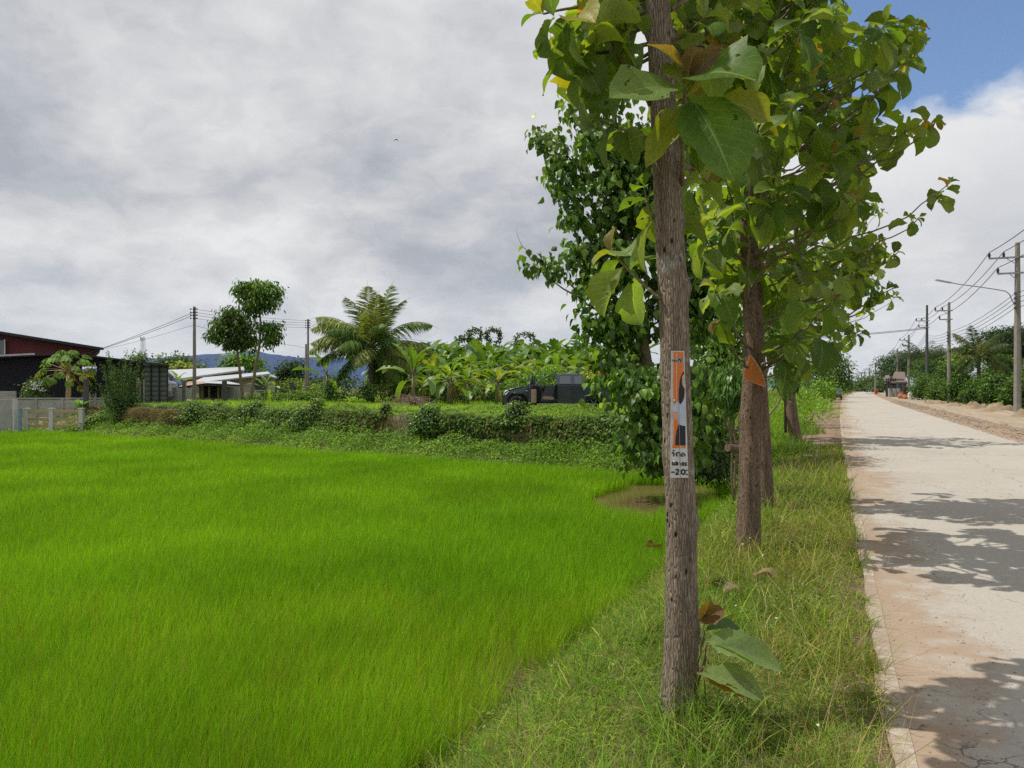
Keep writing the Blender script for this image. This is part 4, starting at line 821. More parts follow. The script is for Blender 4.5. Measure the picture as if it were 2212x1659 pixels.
p4_ = tpath([(1720, 960, 30), (1719, 945, 27), (1712, 900, 24), (1706, 850, 22), (1698, 800, 20), (1700, 700, 16), (1720, 560, 12)], D4, [(8.3, 22.5, 7, .05), (8.3, 22.5, 7.8, .03)])
teak('fourth teak farther up the road, dark leaning trunk beside the roadside path', P(1719, 945, D4), p4_, M['bark_muddy'], (8.7, 22.5, 5.0), (2.7, 2.5, 2.9), 120, .46, np_=3, nu=3, nv=5)
# sapling leaves at the foot of the nearest teak
t = tat('teak_sapling', 'low teak shoot with big holed floppy leaves at the right foot of the nearest trunk', 'sapling', P(1500, 1470, 3.75))
mb = MB(); rows = []
def one(u, v, d, D, Nn, l, w, bend, fold, rip, c): rows.append((P(u, v, d), np.array(D, float), np.array(Nn, float), l, w, bend, fold, rip, np.array(c)))
b0 = P(1500, 1490, 3.75)
for (u, v, d) in [(1530, 1385, 3.6), (1518, 1350, 3.65), (1520, 1440, 3.5), (1525, 1420, 3.8)]: limb(mb, b0, P(u, v, d), .007, .004, -.1, 8, 6)
mb.build('stem', M['twig'], t, smooth=True)
one(1524, 1385, 3.6, (.85, -.45, .10), (-.2, -.5, 1), .25, .20, .9, .35, .02, (0.20, .29, .10))
one(1540, 1390, 3.55, (1, -.1, -.20), (.1, -.45, 1), .36, .17, .45, .45, .02, (0.20, .29, .10))
one(1520, 1365, 3.7, (1, .2, .30), (-.3, -.3, 1), .22, .13, .8, .4, .02, (0.08, .15, .04))
one(1515, 1345, 3.65, (.25, -.2, 1), (.2, -1, .2), .13, .08, -.2, .3, .01, (0.13, .08, .035))
one(1508, 1345, 3.65, (.6, -.3, .5), (-.4, -.9, .5), .14, .10, .6, .4, .01, (0.16, .08, .03))
one(1505, 1455, 3.5, (.95, -.25, .0), (.0, -.5, 1), .32, .19, .75, .35, .02, (0.20, .29, .10))
one(1500, 1450, 3.55, (.8, -.4, -.10), (.6, -.8, .3), .30, .10, .5, .2, .02, (0.26, .11, .03))
one(1520, 1400, 3.8, (-.3, .6, .5), (0, 0, 1), .2, .14, .8, .3, .02, (0.09, .17, .04))
teak_leaves('foliage', rows, t, 8, 14)
# fallen dry leaves
def fallen(u, v, dirv, l, c, label):
    zt_ = -0.1; d = (EYE-zt_)*FOC/(v-HZ); p = P(u, v, d); p[2] = float(ground_at(p[0], p[1]))+.05; d2 = (EYE-p[2])*FOC/(v-HZ); p = P(u, v, d2)
    r_ = [(p, np.array(dirv, float), np.array([rng.normal(0, .4), rng.normal(0, .4)-.3, 1]), l, l*.6, rng.uniform(.5, 1.3), rng.uniform(.6, 1.1), .07, np.array(c)*1.0)]
    a = [np.array([r[k] for r in r_]) for k in range(9)]; v_ = leaves(a[0], a[1], a[2], a[3], a[4], 8, 12, 'teak', a[5], a[6], a[7], a[8])
    o = leafobj('fallen_leaf', M['dry'], None, v_, smooth=True); tag(o, label, 'dry leaf', 'dry teak leaves lying in the grass')
fallen(1388, 1183, (1, .25, .15), .27, (.26, .13, .05), 'curled brown dry leaf at the paddy edge left of the nearest trunk')
fallen(1512, 1262, (1, .2, .1), .20, (.34, .22, .11), 'tan dry leaf just right of the nearest trunk')
fallen(1535, 1262, (1, .1, .1), .24, (.10, .07, .045), 'dark shrivelled dry leaf between two paler ones')
fallen(1560, 1285, (.8, .5, .5), .22, (.40, .30, .24), 'pale pinkish dry leaf standing on edge in the grass')
fallen(1622, 1245, (.9, -.2, .3), .22, (.36, .25, .15), 'folded tan dry leaf right of the second trunk foot')

# ------------------------------------------------------------------ the heart-leaved tree behind the nearest trunks, and undergrowth
HG = [(0.055, 0.12, 0.018), (0.085, 0.17, 0.022), (0.13, 0.23, 0.033), (0.2, 0.3, 0.05)]
d_ = 16.5
ells = [EL(*e) for e in [(1182, 292, d_, 20, 36), (1212, 345, d_, 26, 45), (1228, 400, d_, 32, 45), (1250, 225, d_, 22, 30), (1290, 300, d_, 55, 70), (1340, 420, d_, 75, 80), (1245, 480, d_, 42, 34), (1265, 545, d_, 55, 34), (1200, 582, d_, 40, 20), (1150, 570, d_, 22, 13), (1290, 620, d_, 62, 50), (1335, 560, d_, 70, 70), (1310, 700, d_, 48, 50), (1270, 712, d_, 34, 26), (1365, 690, d_, 50, 50), (1340, 770, d_, 42, 34), (1400, 830, d_-1, 70, 60), (1320, 820, d_-.5, 34, 40), (1420, 900, d_-1, 70, 70), (1490, 860, d_-1, 70, 90), (1400, 960, d_-1, 60, 45), (1470, 980, d_-1.5, 60, 45), (1470, 640, d_, 70, 110), (1450, 480, d_, 80, 100), (1400, 340, d_, 80, 80), (1530, 620, d_, 50, 100), (1560, 560, d_+1, 60, 80), (1320, 200, d_, 50, 50)]]
def keep_gap(pos):
    u = CX+FOC*pos[:, 0]/pos[:, 1]; v = HZ-FOC*(pos[:, 2]-EYE)/pos[:, 1]
    return ~(((u-1412)/26)**2+((v-755)/24)**2 < 1) & (pos[:, 2] > ground_at(pos[:, 0], pos[:, 1])-.1)
tb = P(1425, 1010, d_); tb[2] = -.3
t = tat('heart_leaf_tree', 'big dark tree with heart shaped leaves hanging low behind the nearest teak trunk', 'tree', tb)
leafobj('crown', M['leaf'], t, cloud(ells, 1280, .17, 9, .185, .88, HG, [.4, .35, .17, .08], droop=1.3, shape='heart', nu=2, nv=4, shell=.42, up=.35, fold=.35, bend=.6, stiff=.35, keep=keep_gap))
mb = MB(); tr_ = [tb, P(1415, 900, d_), P(1385, 720, d_), P(1362, 560, d_), P(1344, 420, d_), P(1330, 300, d_), P(1325, 200, d_)]
q = np.linspace(0, 1, 40); pl = np.stack([np.interp(q, np.linspace(0, 1, 7), [p[k] for p in tr_]) for k in range(3)], 1); mb.tube(pl, np.linspace(.17, .035, 40), 10); mb.build('trunk', M['twig'], t, smooth=True)
mb = MB()
for e in ells:
    c = e[0]; za = max(c[2]-.5*abs(c[0]-tr_[3][0])-.3, 0.3); st_ = np.array([np.interp(za, pl[:, 2], pl[:, 0]), d_, za]); limb(mb, st_, c, .035, .008, .05, 9, 6)
tw = [P(1175, 568, d_), P(1150, 550, d_), P(1128, 532, d_), P(1118, 510, d_), P(1115, 492, d_)]; mb.tube(tw, [.012, .009, .006, .004, .002], 5); mb.tube([tw[1], P(1140, 535, d_)], [.004, .001], 4); mb.tube([tw[2], P(1120, 545, d_), P(1119, 538, d_)], [.004, .003, .001], 4)
mb.build('branch', M['twig'], t, smooth=True)
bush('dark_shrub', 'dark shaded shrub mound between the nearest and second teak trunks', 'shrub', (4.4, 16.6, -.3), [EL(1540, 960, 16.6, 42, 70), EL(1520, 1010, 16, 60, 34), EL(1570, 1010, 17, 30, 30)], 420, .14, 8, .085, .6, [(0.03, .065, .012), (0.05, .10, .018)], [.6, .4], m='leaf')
bush('mango_shrub', 'young tree with drooping slender dark leaves left of the orange triangle', 'shrub', (3.4, 11.8, -.2), [EL(1590, 840, 11.8, 32, 40), EL(1575, 800, 11.8, 24, 26), EL(1600, 880, 11.8, 18, 18)], 130, .10, 8, .17, .22, [(0.045, .11, .016), (0.08, .17, .025), (.12, .22, .04)], [.5, .35, .15], droop=1.5, m='leaf', stemr=.02)
bush('light_green_tree', 'sunlit light green leafy tree seen between the nearest and second trunks', 'tree', (5.4, 19, .2), [EL(1580, 700, 19, 50, 60), EL(1570, 780, 19, 45, 50), EL(1530, 740, 19, 40, 50), EL(1680, 720, 20, 60, 50), EL(1700, 820, 21, 30, 26)], 420, .20, 8, .16, .7, [(0.10, .2, .025), (0.16, .27, .035), (.05, .11, .018)], [.4, .35, .25], droop=1.0, m='leaf', stemr=.06)
bush('yellow_green_bush', 'small yellow green bush in the gap below the mango leaves', 'bush', (5.0, 19.5, .3), [EL(1545, 870, 19.5, 16, 20), EL(1530, 905, 19.5, 14, 14)], 40, .12, 8, .1, .6, [(0.2, .32, .04), (0.12, .24, .03)], [.6, .4], m='leaf', stemr=.02)
bush('roadside_bush', 'bright round bush on the verge beyond the fourth teak', 'bush', (22.3, 56.5, .1), [EL(1765, 838, 56, 34, 22), EL(1790, 846, 58, 22, 12), EL(1742, 850, 50, 18, 18)], 220, .3, 8, .2, .6, [(0.10, .2, .025), (0.16, .27, .03)], [.5, .5])
bush('verge_weed_clump', 'tall grassy weed clump beside the fourth teak trunk', 'weed', (11.7, 30.5, .2), [EL(1760, 890, 30, 34, 20), EL(1740, 870, 32, 30, 18)], 120, .25, 8, .3, .12, [(0.12, .24, .025), (0.2, .3, .05)], [.6, .4], droop=-.6)

# ------------------------------------------------------------------ palms, bananas
def frond_mesh(base, az, el, L_, droop, w=0.55, npin=46, col=(0.10, .15, .03), hang=.8, lw=.072):
    n = 14; o = np.array([math.cos(az), math.sin(az), 0]); p = np.array(base, float); pts = [p]; e = el
    for i in range(n): e -= droop/n*(0.4+1.3*i/n); p = p+L_/n*(o*math.cos(e)+np.array([0, 0, math.sin(e)])); pts.append(p)
    pts = np.array(pts); tn = unit(np.gradient(pts, axis=0)); side = unit(np.cross(tn, [0, 0, 1.0]))
    f = np.linspace(.12, .995, npin); P_ = np.stack([np.interp(f*n, np.arange(n+1), pts[:, k]) for k in range(3)], 1); T_ = np.stack([np.interp(f*n, np.arange(n+1), tn[:, k]) for k in range(3)], 1); S_ = np.stack([np.interp(f*n, np.arange(n+1), side[:, k]) for k in range(3)], 1)
    ln = L_*.27*np.sin(np.clip(f*1.02+.08, 0, 1)*np.pi)**.6*w/.55; out = []
    for s in (-1, 1):
        D = unit(S_*s*.85+T_*.65+np.array([0, 0, -hang*.45])*rng.uniform(.4, 1.9, (npin, 1))+rng.normal(0, .10, (npin, 3))); Nn = unit(np.cross(T_*s, D)*-1+rng.normal(0, .15, (npin, 3))); Nn[:, 2] = np.abs(Nn[:, 2])+.2
        c = np.array(col)*np.exp(rng.normal(0, .18, (npin, 1)))
        out.append(leaves(P_, D, Nn, ln, lw+0*ln, 1, 3, 'lance', .5+hang*.5, 0, 0, c))
    mb = MB(); mb.tube(pts, np.linspace(.035, .006, n+1), 5); V = np.concatenate(mb.v); Q = np.concatenate(mb.q)
    out.append((V, Q, np.tile([.20, .22, .07], (len(V), 1)), np.zeros((len(V), 2)))); return out
def palm(label, base, crown, specs, L_, tr=.17, cols=None, npin=46):
    t = tat('coconut_palm', label, 'palm', base); base, crown = np.array(base, float), np.array(crown, float)
    mb = MB(); n = 30; q = np.linspace(0, 1, n)[:, None]; pts = base*(1-q)+crown*q; mb.tube(pts, tr*(1.35-.5*q[:, 0])*(1+.05*np.sin(np.arange(n)*2.1)), 10); mb.build('trunk', M['palmbark'], t)
    for (az, el, l, dr) in specs:
        c = (cols or [(0.10, .16, .03)])[rng.integers(len(cols or [1]))]
        leafobj('frond', M['leaf_far'], t, *frond_mesh(crown+rng.normal(0, .05, 3), R(az), R(el), L_*l, dr, npin=npin, col=tuple(q*(.9 if el > 68 else 1.15) for q in c), hang=.25 if el > 68 else .8, lw=.085 if el > 68 else .072))
    return t
pc = [(0.055, .11, .02), (0.09, .155, .03), (0.16, .20, .05)]
sp = [(110, 83, 1.05, .45), (50, 80, 1.08, .45), (75, 74, 1.0, .7), (150, 76, 1.0, .9), (25, 76, .98, .9), (290, 76, .95, .8)]+[(a_, e_, l_, dr_) for a_, e_, l_, dr_ in zip(rng.permutation(np.linspace(0, 345, 26)), np.linspace(70, -35, 26), np.linspace(1.08, .8, 26), np.linspace(1.5, 1.25, 26))]+[(178, 55, 1.1, 1.7), (4, 57, 1.08, 1.6), (182, 35, 1.05, 1.7), (-3, 32, 1.05, 1.7)]
palm('coconut palm with long arching feathery fronds in front of the banana grove', (*P(800, 835, 50)[:2], .5), P(805, 758, 50), sp, 4.8, .2, pc, 80)
palm('coconut palm rising above the green bushes on the far side of the road', (*P(2113, 850, 72)[:2], .2), P(2115, 770, 72), [(a, e, 1, dr) for a, e, dr in [(90, 80, .6), (170, 65, 1.0), (10, 65, 1.0), (185, 40, 1.4), (-5, 40, 1.4), (200, 15, 1.4), (-20, 15, 1.4), (220, -5, 1.2), (-40, -5, 1.2), (250, 50, 1.2), (290, 45, 1.2), (180, -15, 1), (0, -15, 1), (60, 60, 1), (120, 60, 1), (150, 30, 1.4), (30, 30, 1.4)]], 3.6, .16, [(0.04, .065, .018), (0.06, .09, .025), (.12, .13, .05)], 46)
palm('distant coconut palm spreading behind the dark utility pole', (*P(2000, 850, 118)[:2], .2), P(1998, 775, 118), [(a, e, 1, dr) for a, e, dr in [(165, 60, 1.2), (10, 60, 1.2), (40, 70, 1.1), (140, 70, 1.1), (185, 35, 1.3), (-5, 35, 1.3), (200, 5, 1.2), (-20, 5, 1.2), (250, 50, 1.2), (290, 45, 1.2), (150, 30, 1.4), (30, 30, 1.4)]], 4.6, .2, [(0.025, .045, .015), (0.04, .06, .02)], 30)
BC = [(0.10, .21, .028), (0.07, .155, .022), (0.15, .27, .035), (0.045, .11, .018)]
def banana_data(seed, h, cols, p, nl=9, dead=1):
    r_ = np.random.default_rng(seed); st = []; parts = []; dry = []
    for i in range(nl):
        az = i*2.4+r_.normal(0, .3); f = i/(nl-1); el = R(80)*(1-f)+R(8)*f+r_.normal(0, .12); L_ = h*(.62 if f > .15 else .5)*r_.uniform(.85, 1.15)
        o = np.array([math.cos(az), math.sin(az), 0]); b0 = np.array([0, 0, h*(.60-.10*f)])
        D = o*math.cos(el)+np.array([0, 0, math.sin(el)]); b1 = b0+D*h*.12; st.append((b0, b1))
        c = np.array(cols[r_.choice(len(cols), p=p)])*math.exp(r_.normal(0, .12)); Nn = unit(-o*math.sin(el)+np.array([0, 0, math.cos(el)])+r_.normal(0, .25, 3))
        parts.append((b1, D, Nn, L_, L_*.27, r_.uniform(.7, 1.7), r_.uniform(.15, .6), .015, c))
    for i in range(dead):
        az = r_.uniform(0, 6.28); o = np.array([math.cos(az), math.sin(az), 0]); dry.append((np.array([0, 0, h*.5]), unit(o*.5+[0, 0, -.6]), unit(o+[0, 0, .3]), h*.45, h*.09, .5, 1.0, .05, np.array([(.27, .18, .08), (.3, .24, .07)][r_.integers(2)])))
    return st, parts+dry
def banana(name, label, h, seed, cols, p, nl=9, dead=1):
    t = thing(name, label, 'banana plant'); st, rw = banana_data(seed, h, cols, p, nl, dead)
    mb = MB(); mb.tube([(0, 0, -.2), (0.02, 0, h*.3), (0, .02, h*.6)], [h*.045, h*.036, h*.022], 8)
    for a, b in st: mb.tube([a, b], [.04, .025], 5)
    mb.build('stem', M['bstem'], t, smooth=True)
    a = [np.array([r[k] for r in rw]) for k in range(9)]
    V, F, Cc, UV = leaves(a[0], a[1], a[2], a[3], a[4], 4, 14, 'banana', a[5], a[6], a[7], a[8])
    # wind tears: drop a few of the outer panels between side veins
    col_ = np.arange(len(F)) % 4; torn = ((col_ == 0) | (col_ == 3)) & (rng.random(len(F)) < .22)
    mk('leaves', V, [F[~torn]], M['banana'], t, Cc, UV); return t
M['bstem'] = plain('banana_stem', (0.16, 0.17, 0.06), .6, c2=(0.10, .06, .03), nscale=3)
protos = []
for i in range(4): protos.append(banana('banana_plant', 'green banana plant with torn arching leaves in the grove behind the truck', 4.4, 40+i, BC, [.35, .3, .2, .15], 12, 1))
for i in range(3): protos.append(banana('banana_plant', 'small yellow green banana plant in the sunlit front row of the grove', 2.8, 60+i, [(0.17, .30, .035), (0.13, .25, .03), (.24, .32, .05)], [.45, .35, .2], 10, 1))
def place(o, x, y, z, s, rz, used, g):
    if o.name in used:
        c = o.copy(); C.objects.link(c)
        for ch in list(o.children):
            cc = ch.copy(); C.objects.link(cc); cc.parent = c
    else: used.add(o.name); c = o
    c.location = (float(x), float(y), float(z)); c.scale = (s, s, s); c.rotation_euler = (0, 0, rz); c['group'] = g; return c
used = set()
for (dd, u0, u1, stp, kind, s0) in [(76, 842, 1400, 18, 0, 1.05), (68, 846, 1385, 19, 0, .98), (61, 852, 1365, 21, 0, .9), (54, 866, 1345, 27, 0, .82), (49, 900, 1330, 34, 1, 1.05), (45, 915, 1090, 50, 1, .75)]:
    u_ = u0
    while u_ < u1:
        uu = u_+rng.normal(0, 7); dq = dd+rng.normal(0, 1.6); p = P(uu, 800, dq); pr = protos[rng.integers(4)] if kind == 0 else protos[4+rng.integers(3)]
        place(pr, p[0], dq, .45, s0*rng.uniform(.85, 1.12), rng.uniform(0, 6.28), used, 'large banana plants of the grove' if kind == 0 else 'small front row banana plants'); u_ += stp
def single_banana(u, d, h, seed, label, cols=[(0.17, .3, .035), (.12, .24, .03)], p=[.5, .5]):
    o = banana('banana_plant', label, h, seed, cols, p, 7, 0); q = P(u, 850, d); o.location = (q[0], d, .45); return o
single_banana(706, 52, 3.3, 71, 'banana plant standing alone at the left of the coconut palm')
single_banana(892, 41, 3.0, 74, 'leaning banana plant with a raised leaf behind the brush pile')
single_banana(975, 43, 2.5, 75, 'low banana plant between the brush pile and the square vine stump', [(0.24, .35, .04), (.16, .28, .03)])
single_banana(573, 50, 1.9, 77, 'small banana plant by the pale wall right of the slender trees')
single_banana(386, 58, 2.1, 78, 'banana plant showing above the water tank')
def vinearch(u, v0, w, d, label):
    k = d/FOC; c = P(u, v0, d); h = 50*k; t = tat('climbing_vine', label, 'vine', (c[0], d, c[2]-h), 'looping vines over the banana grove'); a = np.linspace(-2.5, 2.5, 20)
    pts = np.stack([c[0]+np.sin(a)*w*k/2*(1+.2*np.cos(a)), np.full(20, d), c[2]-w*k/2+np.cos(a)*w*k/2], 1); pts = np.vstack([[c[0]-w*k*.3, d, c[2]-h], pts]); mb = MB(); mb.tube(pts, .05, 5); mb.build('stem', M['twig'], t)
    i = rng.integers(0, 21, 420); v = leaves(pts[i]+rng.normal(0, .16, (420, 3)), rdir(420)+[0, 0, -.4], rdir(420)+[0, 0, .5], .24, .16, 1, 2, 'oval', .5, 0, 0, pick([(0.045, .09, .018), (.07, .13, .025)], [.5, .5], 420)); leafobj('foliage', M['leaf_far'], t, v)
vinearch(1026, 712, 26, 76, 'dark climbing vine forming the leftmost loop above the banana grove'); vinearch(1066, 712, 30, 76, 'dark climbing vine forming the middle loop above the banana grove'); vinearch(1134, 721, 40, 76, 'dark climbing vine forming the wide right loop above the banana grove'); vinearch(1000, 730, 26, 76, 'low dark climbing vine left of the loops above the banana grove')
bush('orange_leaf_shrub', 'shrub with orange and yellow leaves just behind the truck cab', 'shrub', (5.0, 42, .5), [EL(1290, 815, 42, 24, 18), EL(1310, 800, 42, 14, 20), EL(1320, 835, 42, 20, 14)], 90, .25, 7, .22, .5, [(0.42, .22, .04), (0.35, .3, .05), (.16, .26, .04)], [.35, .3, .35])
bush('leafy_shrub', 'fresh green leafy shrub rising behind the truck windscreen', 'shrub', (1.3, 40, .5), [EL(1150, 825, 40, 40, 22), EL(1190, 812, 41, 30, 20), EL(1110, 840, 40, 24, 16)], 240, .25, 8, .16, .6, [(0.10, .21, .025), (0.17, .3, .04), (.05, .11, .02)], [.4, .35, .25])
bush('grove_undergrowth', 'mixed low green undergrowth at the foot of the banana grove', 'undergrowth', (-2, 47, .5), [EL(u_, 845, 49, 34, 16) for u_ in range(740, 1340, 42)]+[EL(u_, 825, 60, 36, 30) for u_ in range(870, 1370, 48)], 1500, .3, 8, .2, .5, [(0.10, .2, .025), (0.06, .13, .02), (.2, .28, .05), (.34, .26, .08)], [.4, .35, .2, .05], stem=False)
# brush pile
t = tat('brush_pile', 'pile of cut dry brown branches on the raised plot', 'brush pile', (*P(886, 870, 40)[:2], .5)); c = np.array([P(886, 870, 40)[0], 40, .5])
mb = MB()
for i in range(230):
    f = rng.normal(0, .55); a = c+np.array([f*1.05, rng.normal(0, .35), max(0, (.55-abs(f)*.35)*rng.random())]); dd_ = unit([rng.normal(0, 1), rng.normal(0, .5), rng.normal(0, .22)]); l = rng.uniform(.3, 1.1); m_ = a+dd_*l/2+[0, 0, .08]; mb.tube([a, m_, a+dd_*l], [.016, .013, .006], 4)
mb.build('branches', plain('dead_wood', (0.24, .17, .12), .9, c2=(.10, .06, .045), nscale=3), t)
# slender twin trees
def slender(label, path, ells, ncl, cols):
    t = tat('slender_tree', label, 'tree', path[0], 'slender umbrella trees'); mb = MB(); q = np.linspace(0, 1, 30); pa = np.array(path); pl = np.stack([np.interp(q, np.linspace(0, 1, len(pa)), pa[:, k]) for k in range(3)], 1)
    mb.tube(pl, np.linspace(.10, .04, 30), 8); mb.build('trunk', M['twig'], t, smooth=True); mb = MB()
    for hi in (True, False):
        mb = MB()
        for e in ells:
            if (e[0][2] > pl[-6][2]) == hi: limb(mb, pl[-1] if hi else pl[int(29*.75)], e[0], .03, .01, 0, 7, 5)
        if mb.n: mb.build('branch', M['twig'], t, smooth=True)
    leafobj('crown', M['leaf_far'], t, cloud(ells, int(ncl*1.35), .15, 11, .22, .40, cols, [.4, .35, .25], droop=1.0, shell=.4, nv=3, bend=.8))
DG = [(0.04, .085, .018), (0.065, .12, .022), (.12, .19, .035)]
slender('taller of two slender umbrella crowned trees, right of the concrete pole', [P(542, 861, 41), P(551, 800, 41), P(560, 750, 41), P(563, 700, 41), P(560, 660, 41)], [EL(*e) for e in [(555, 622, 41, 44, 20), (590, 632, 41, 22, 18), (525, 625, 41, 20, 16), (560, 645, 41, 40, 24), (548, 668, 41, 22, 16), (585, 655, 41, 16, 16), (582, 705, 41, 26, 14), (590, 730, 41, 16, 16), (570, 740, 41, 14, 12), (600, 722, 41, 10, 8)]], 260, [(0.045, .10, .018), (0.08, .15, .025), (.15, .25, .04)])
slender('shorter of two slender umbrella crowned trees, leaning left of its taller twin', [P(524, 861, 42), P(519, 810, 42), P(513, 760, 42), P(508, 725, 42)], [EL(*e) for e in [(500, 675, 42, 24, 14), (480, 695, 42, 26, 16), (510, 700, 42, 40, 20), (465, 722, 42, 16, 16), (490, 730, 42, 30, 20), (525, 725, 42, 28, 20), (545, 740, 42, 12, 14), (510, 748, 42, 24, 8)]], 270, DG)

# ------------------------------------------------------------------ pickup truck with its driver's door open
def panel(name, outline, y0, y1, m, parent, bevel=0.02, shp=True):
    """side outline (x, z) given depth from y0 to y1, rounded edges"""
    n = len(outline); V = []
    for y in (y0, y1):
        for (x, z) in outline:
            yy = y
            if shp: yy *= 1-.13*float(sstep(-1.75, -2.62, x))-.05*float(sstep(2.3, 2.6, x)); yy *= 1-max(0, z-1.2)*.42; yy *= 1-.05*max(0, .8-z)
            V.append((x, yy, z))
    me = bpy.data.meshes.new(name); k = list(range(n)); F = [k[::-1], [i+n for i in k]]+[[i, (i+1) % n, n+(i+1) % n, n+i] for i in k]
    me.from_pydata(V, [], F); me.update(); me.materials.append(m); o = bpy.data.objects.new(name, me); C.objects.link(o); o.parent = parent
    if bevel:
        b = o.modifiers.new('bevel', 'BEVEL'); b.width = bevel; b.segments = 3; b.limit_method = 'ANGLE'; b.angle_limit = R(32); b.harden_normals = False
    for p_ in me.polygons: p_.use_smooth = False
    return o
def arch(cx, cz, r, a0, a1, n=10): return [(cx+r*math.cos(R(a)), cz+r*math.sin(R(a))) for a in np.linspace(a0, a1, n)]
m, t, b, out = newmat('dark_car_paint'); b.inputs['Base Color'].default_value = (0.045, 0.053, 0.082, 1); b.inputs['Roughness'].default_value = .28; b.inputs['Metallic'].default_value = .5; b.inputs['Coat Weight'].default_value = .8; b.inputs['Coat Roughness'].default_value = .06
o_ = t.nodes.new('ShaderNodeTexCoord').outputs['Object']; t.links.new(ramp(t, noise(t, o_, 3, 6, .7), [(.3, .24), (.75, .5)]), b.inputs['Roughness']); M['paintblack'] = m
m, t, b, out = newmat('dark_window_glass'); b.inputs['Base Color'].default_value = (0.07, 0.085, 0.10, 1); b.inputs['Roughness'].default_value = .06; b.inputs['Specular IOR Level'].default_value = .9; M['glass'] = m
m, t, b, out = newmat('clear_glass'); b.inputs['Base Color'].default_value = (.8, .85, .85, 1); b.inputs['Roughness'].default_value = .02; b.inputs['Transmission Weight'].default_value = 1; b.inputs['IOR'].default_value = 1.05; M['clear'] = m
M['rubber'] = plain('tyre_rubber', (.02, .02, .02), .9); M['chrome'] = plain('chrome', (.6, .6, .6), .15, 1.0, namt=.05); M['interior'] = plain('interior_black', (.012, .012, .012), .7); M['beige'] = plain('beige_upholstery', (.46, .34, .22), .8, namt=.15)
m, t, b, out = newmat('red_lamp'); b.inputs['Base Color'].default_value = (.55, .01, .02, 1); b.inputs['Roughness'].default_value = .1; M['red'] = m
m, t, b, out = newmat('headlamp'); b.inputs['Base Color'].default_value = (.75, .78, .8, 1); b.inputs['Roughness'].default_value = .1; b.inputs['Metallic'].default_value = .3; M['lamp'] = m
tk = thing('pickup_truck', 'dark blue black pickup truck with open front door, parked before the bananas', 'pickup truck', (P(1214, 860, 34.3)[0], 34.3, .45), rz=R(-3))
front = [(-2.52, .36), (-2.60, .50), (-2.615, .66), (-2.57, .80), (-2.50, .93), (-2.33, 1.04), (-2.1, 1.10), (-1.8, 1.155), (-1.45, 1.19), (-1.18, 1.21), (-1.18, .36), (-1.47, .36)]+arch(-1.95, .44, .475, -8, 188, 12)[0:12]
panel('bonnet_section', front, -.89, .89, M['paintblack'], tk, .045)
panel('cab_side', [(-.22, .40), (-.22, 1.22), (1.0, 1.22), (1.0, .40)], -.9, .9, M['paintblack'], tk, .02)
panel('cab_top', [(-.30, 1.22), (-.24, 1.69), (.03, 1.735), (.5, 1.74), (.88, 1.71), (.96, 1.62), (1.01, 1.22)], -.9, .9, M['paintblack'], tk, .05)
panel('roof', [(-.66, 1.645), (-.45, 1.69), (-.2, 1.722), (-.2, 1.66), (-.64, 1.60)], -.9, .9, M['paintblack'], tk, .01)
for s in (-1, 1):
    mb = MB()
    for (a, c, w) in [((-1.20, 1.20), (-.92, 1.45), .05), ((-.92, 1.45), (-.62, 1.625), .05), ((-.62, 1.625), (-.24, 1.695), .05)]:
        f = lambda p: (p[0], s*.86*(1-max(0, p[1]-1.2)*.42), p[1]); mb.beam(f(a), f(c), .06, w)
    mb.build('windscreen_pillar', M['paintblack'], tk)
yv = lambda z, y=.85: y*(1-max(0, z-1.2)*.42)
MB().poly([(-1.17, -yv(1.2), 1.22), (-.62, -yv(1.64), 1.635), (-.62, yv(1.64), 1.635), (-1.17, yv(1.2), 1.22)]).build('windscreen', M['clear'], tk)
panel('far_door', [(-1.2, .40), (-1.2, 1.22), (-.2, 1.22), (-.2, .40)], .82, .9, M['paintblack'], tk, .01)
panel('sill', [(-1.2, .36), (-1.2, .44), (1.0, .44), (1.0, .36)], -.88, .88, M['interior'], tk, .01)
wr = [(1.0, .40), (1.0, 1.19), (2.58, 1.19), (2.60, .95), (2.57, .48), (1.86, .48)]+arch(1.36, .44, .49, 5, 175, 12)
panel('bed_side', wr, -.9, -.80, M['paintblack'], tk, .02); panel('bed_side', wr, .80, .9, M['paintblack'], tk, .02)
panel('tailgate', [(2.52, .6), (2.52, 1.19), (2.59, 1.19), (2.59, .6)], -.80, .80, M['paintblack'], tk, .01); panel('bed_floor', [(1.0, .62), (1.0, .70), (2.55, .70), (2.55, .62)], -.80, .80, M['interior'], tk, 0)
mb = MB(); mb.tube([(1.05, -.87, 1.225), (2.5, -.85, 1.225)], .02, 8); mb.build('rail', M['chrome'], tk)
MB().box((2.66, 0, .55), (.12, 1.6, .14)).build('rear_bumper', M['chrome'], tk)
MB().box((-2.58, 0, .46), (.10, 1.45, .22)).build('front_bumper', M['interior'], tk)
def pane(name, pts, y, m, bevel=0): return panel(name, pts, -yv(1.2, y), -yv(1.2, y)+.03, m, tk, bevel)
pane('window', [(-.10, 1.28), (-.10, 1.62), (.32, 1.63), (.37, 1.60), (.37, 1.28)], .912, M['glass']); pane('window', [(.53, 1.28), (.53, 1.62), (.82, 1.61), (.90, 1.5), (.93, 1.28)], .912, M['glass'])
mb = MB()
for x in (.46, -.2): mb.box((x, -.9, .82), (.014, .012, .8))
mb.box((.13, -.9, 1.235), (.66, .02, .016)); mb.build('door_seam', M['interior'], tk)
MB().box((.36, -.915, 1.08), (.14, .03, .035)).build('door_handle', M['paintblack'], tk)
MB().box((.2, -.93, .40), (2.6, .14, .05)).build('side_step', M['chrome'], tk)
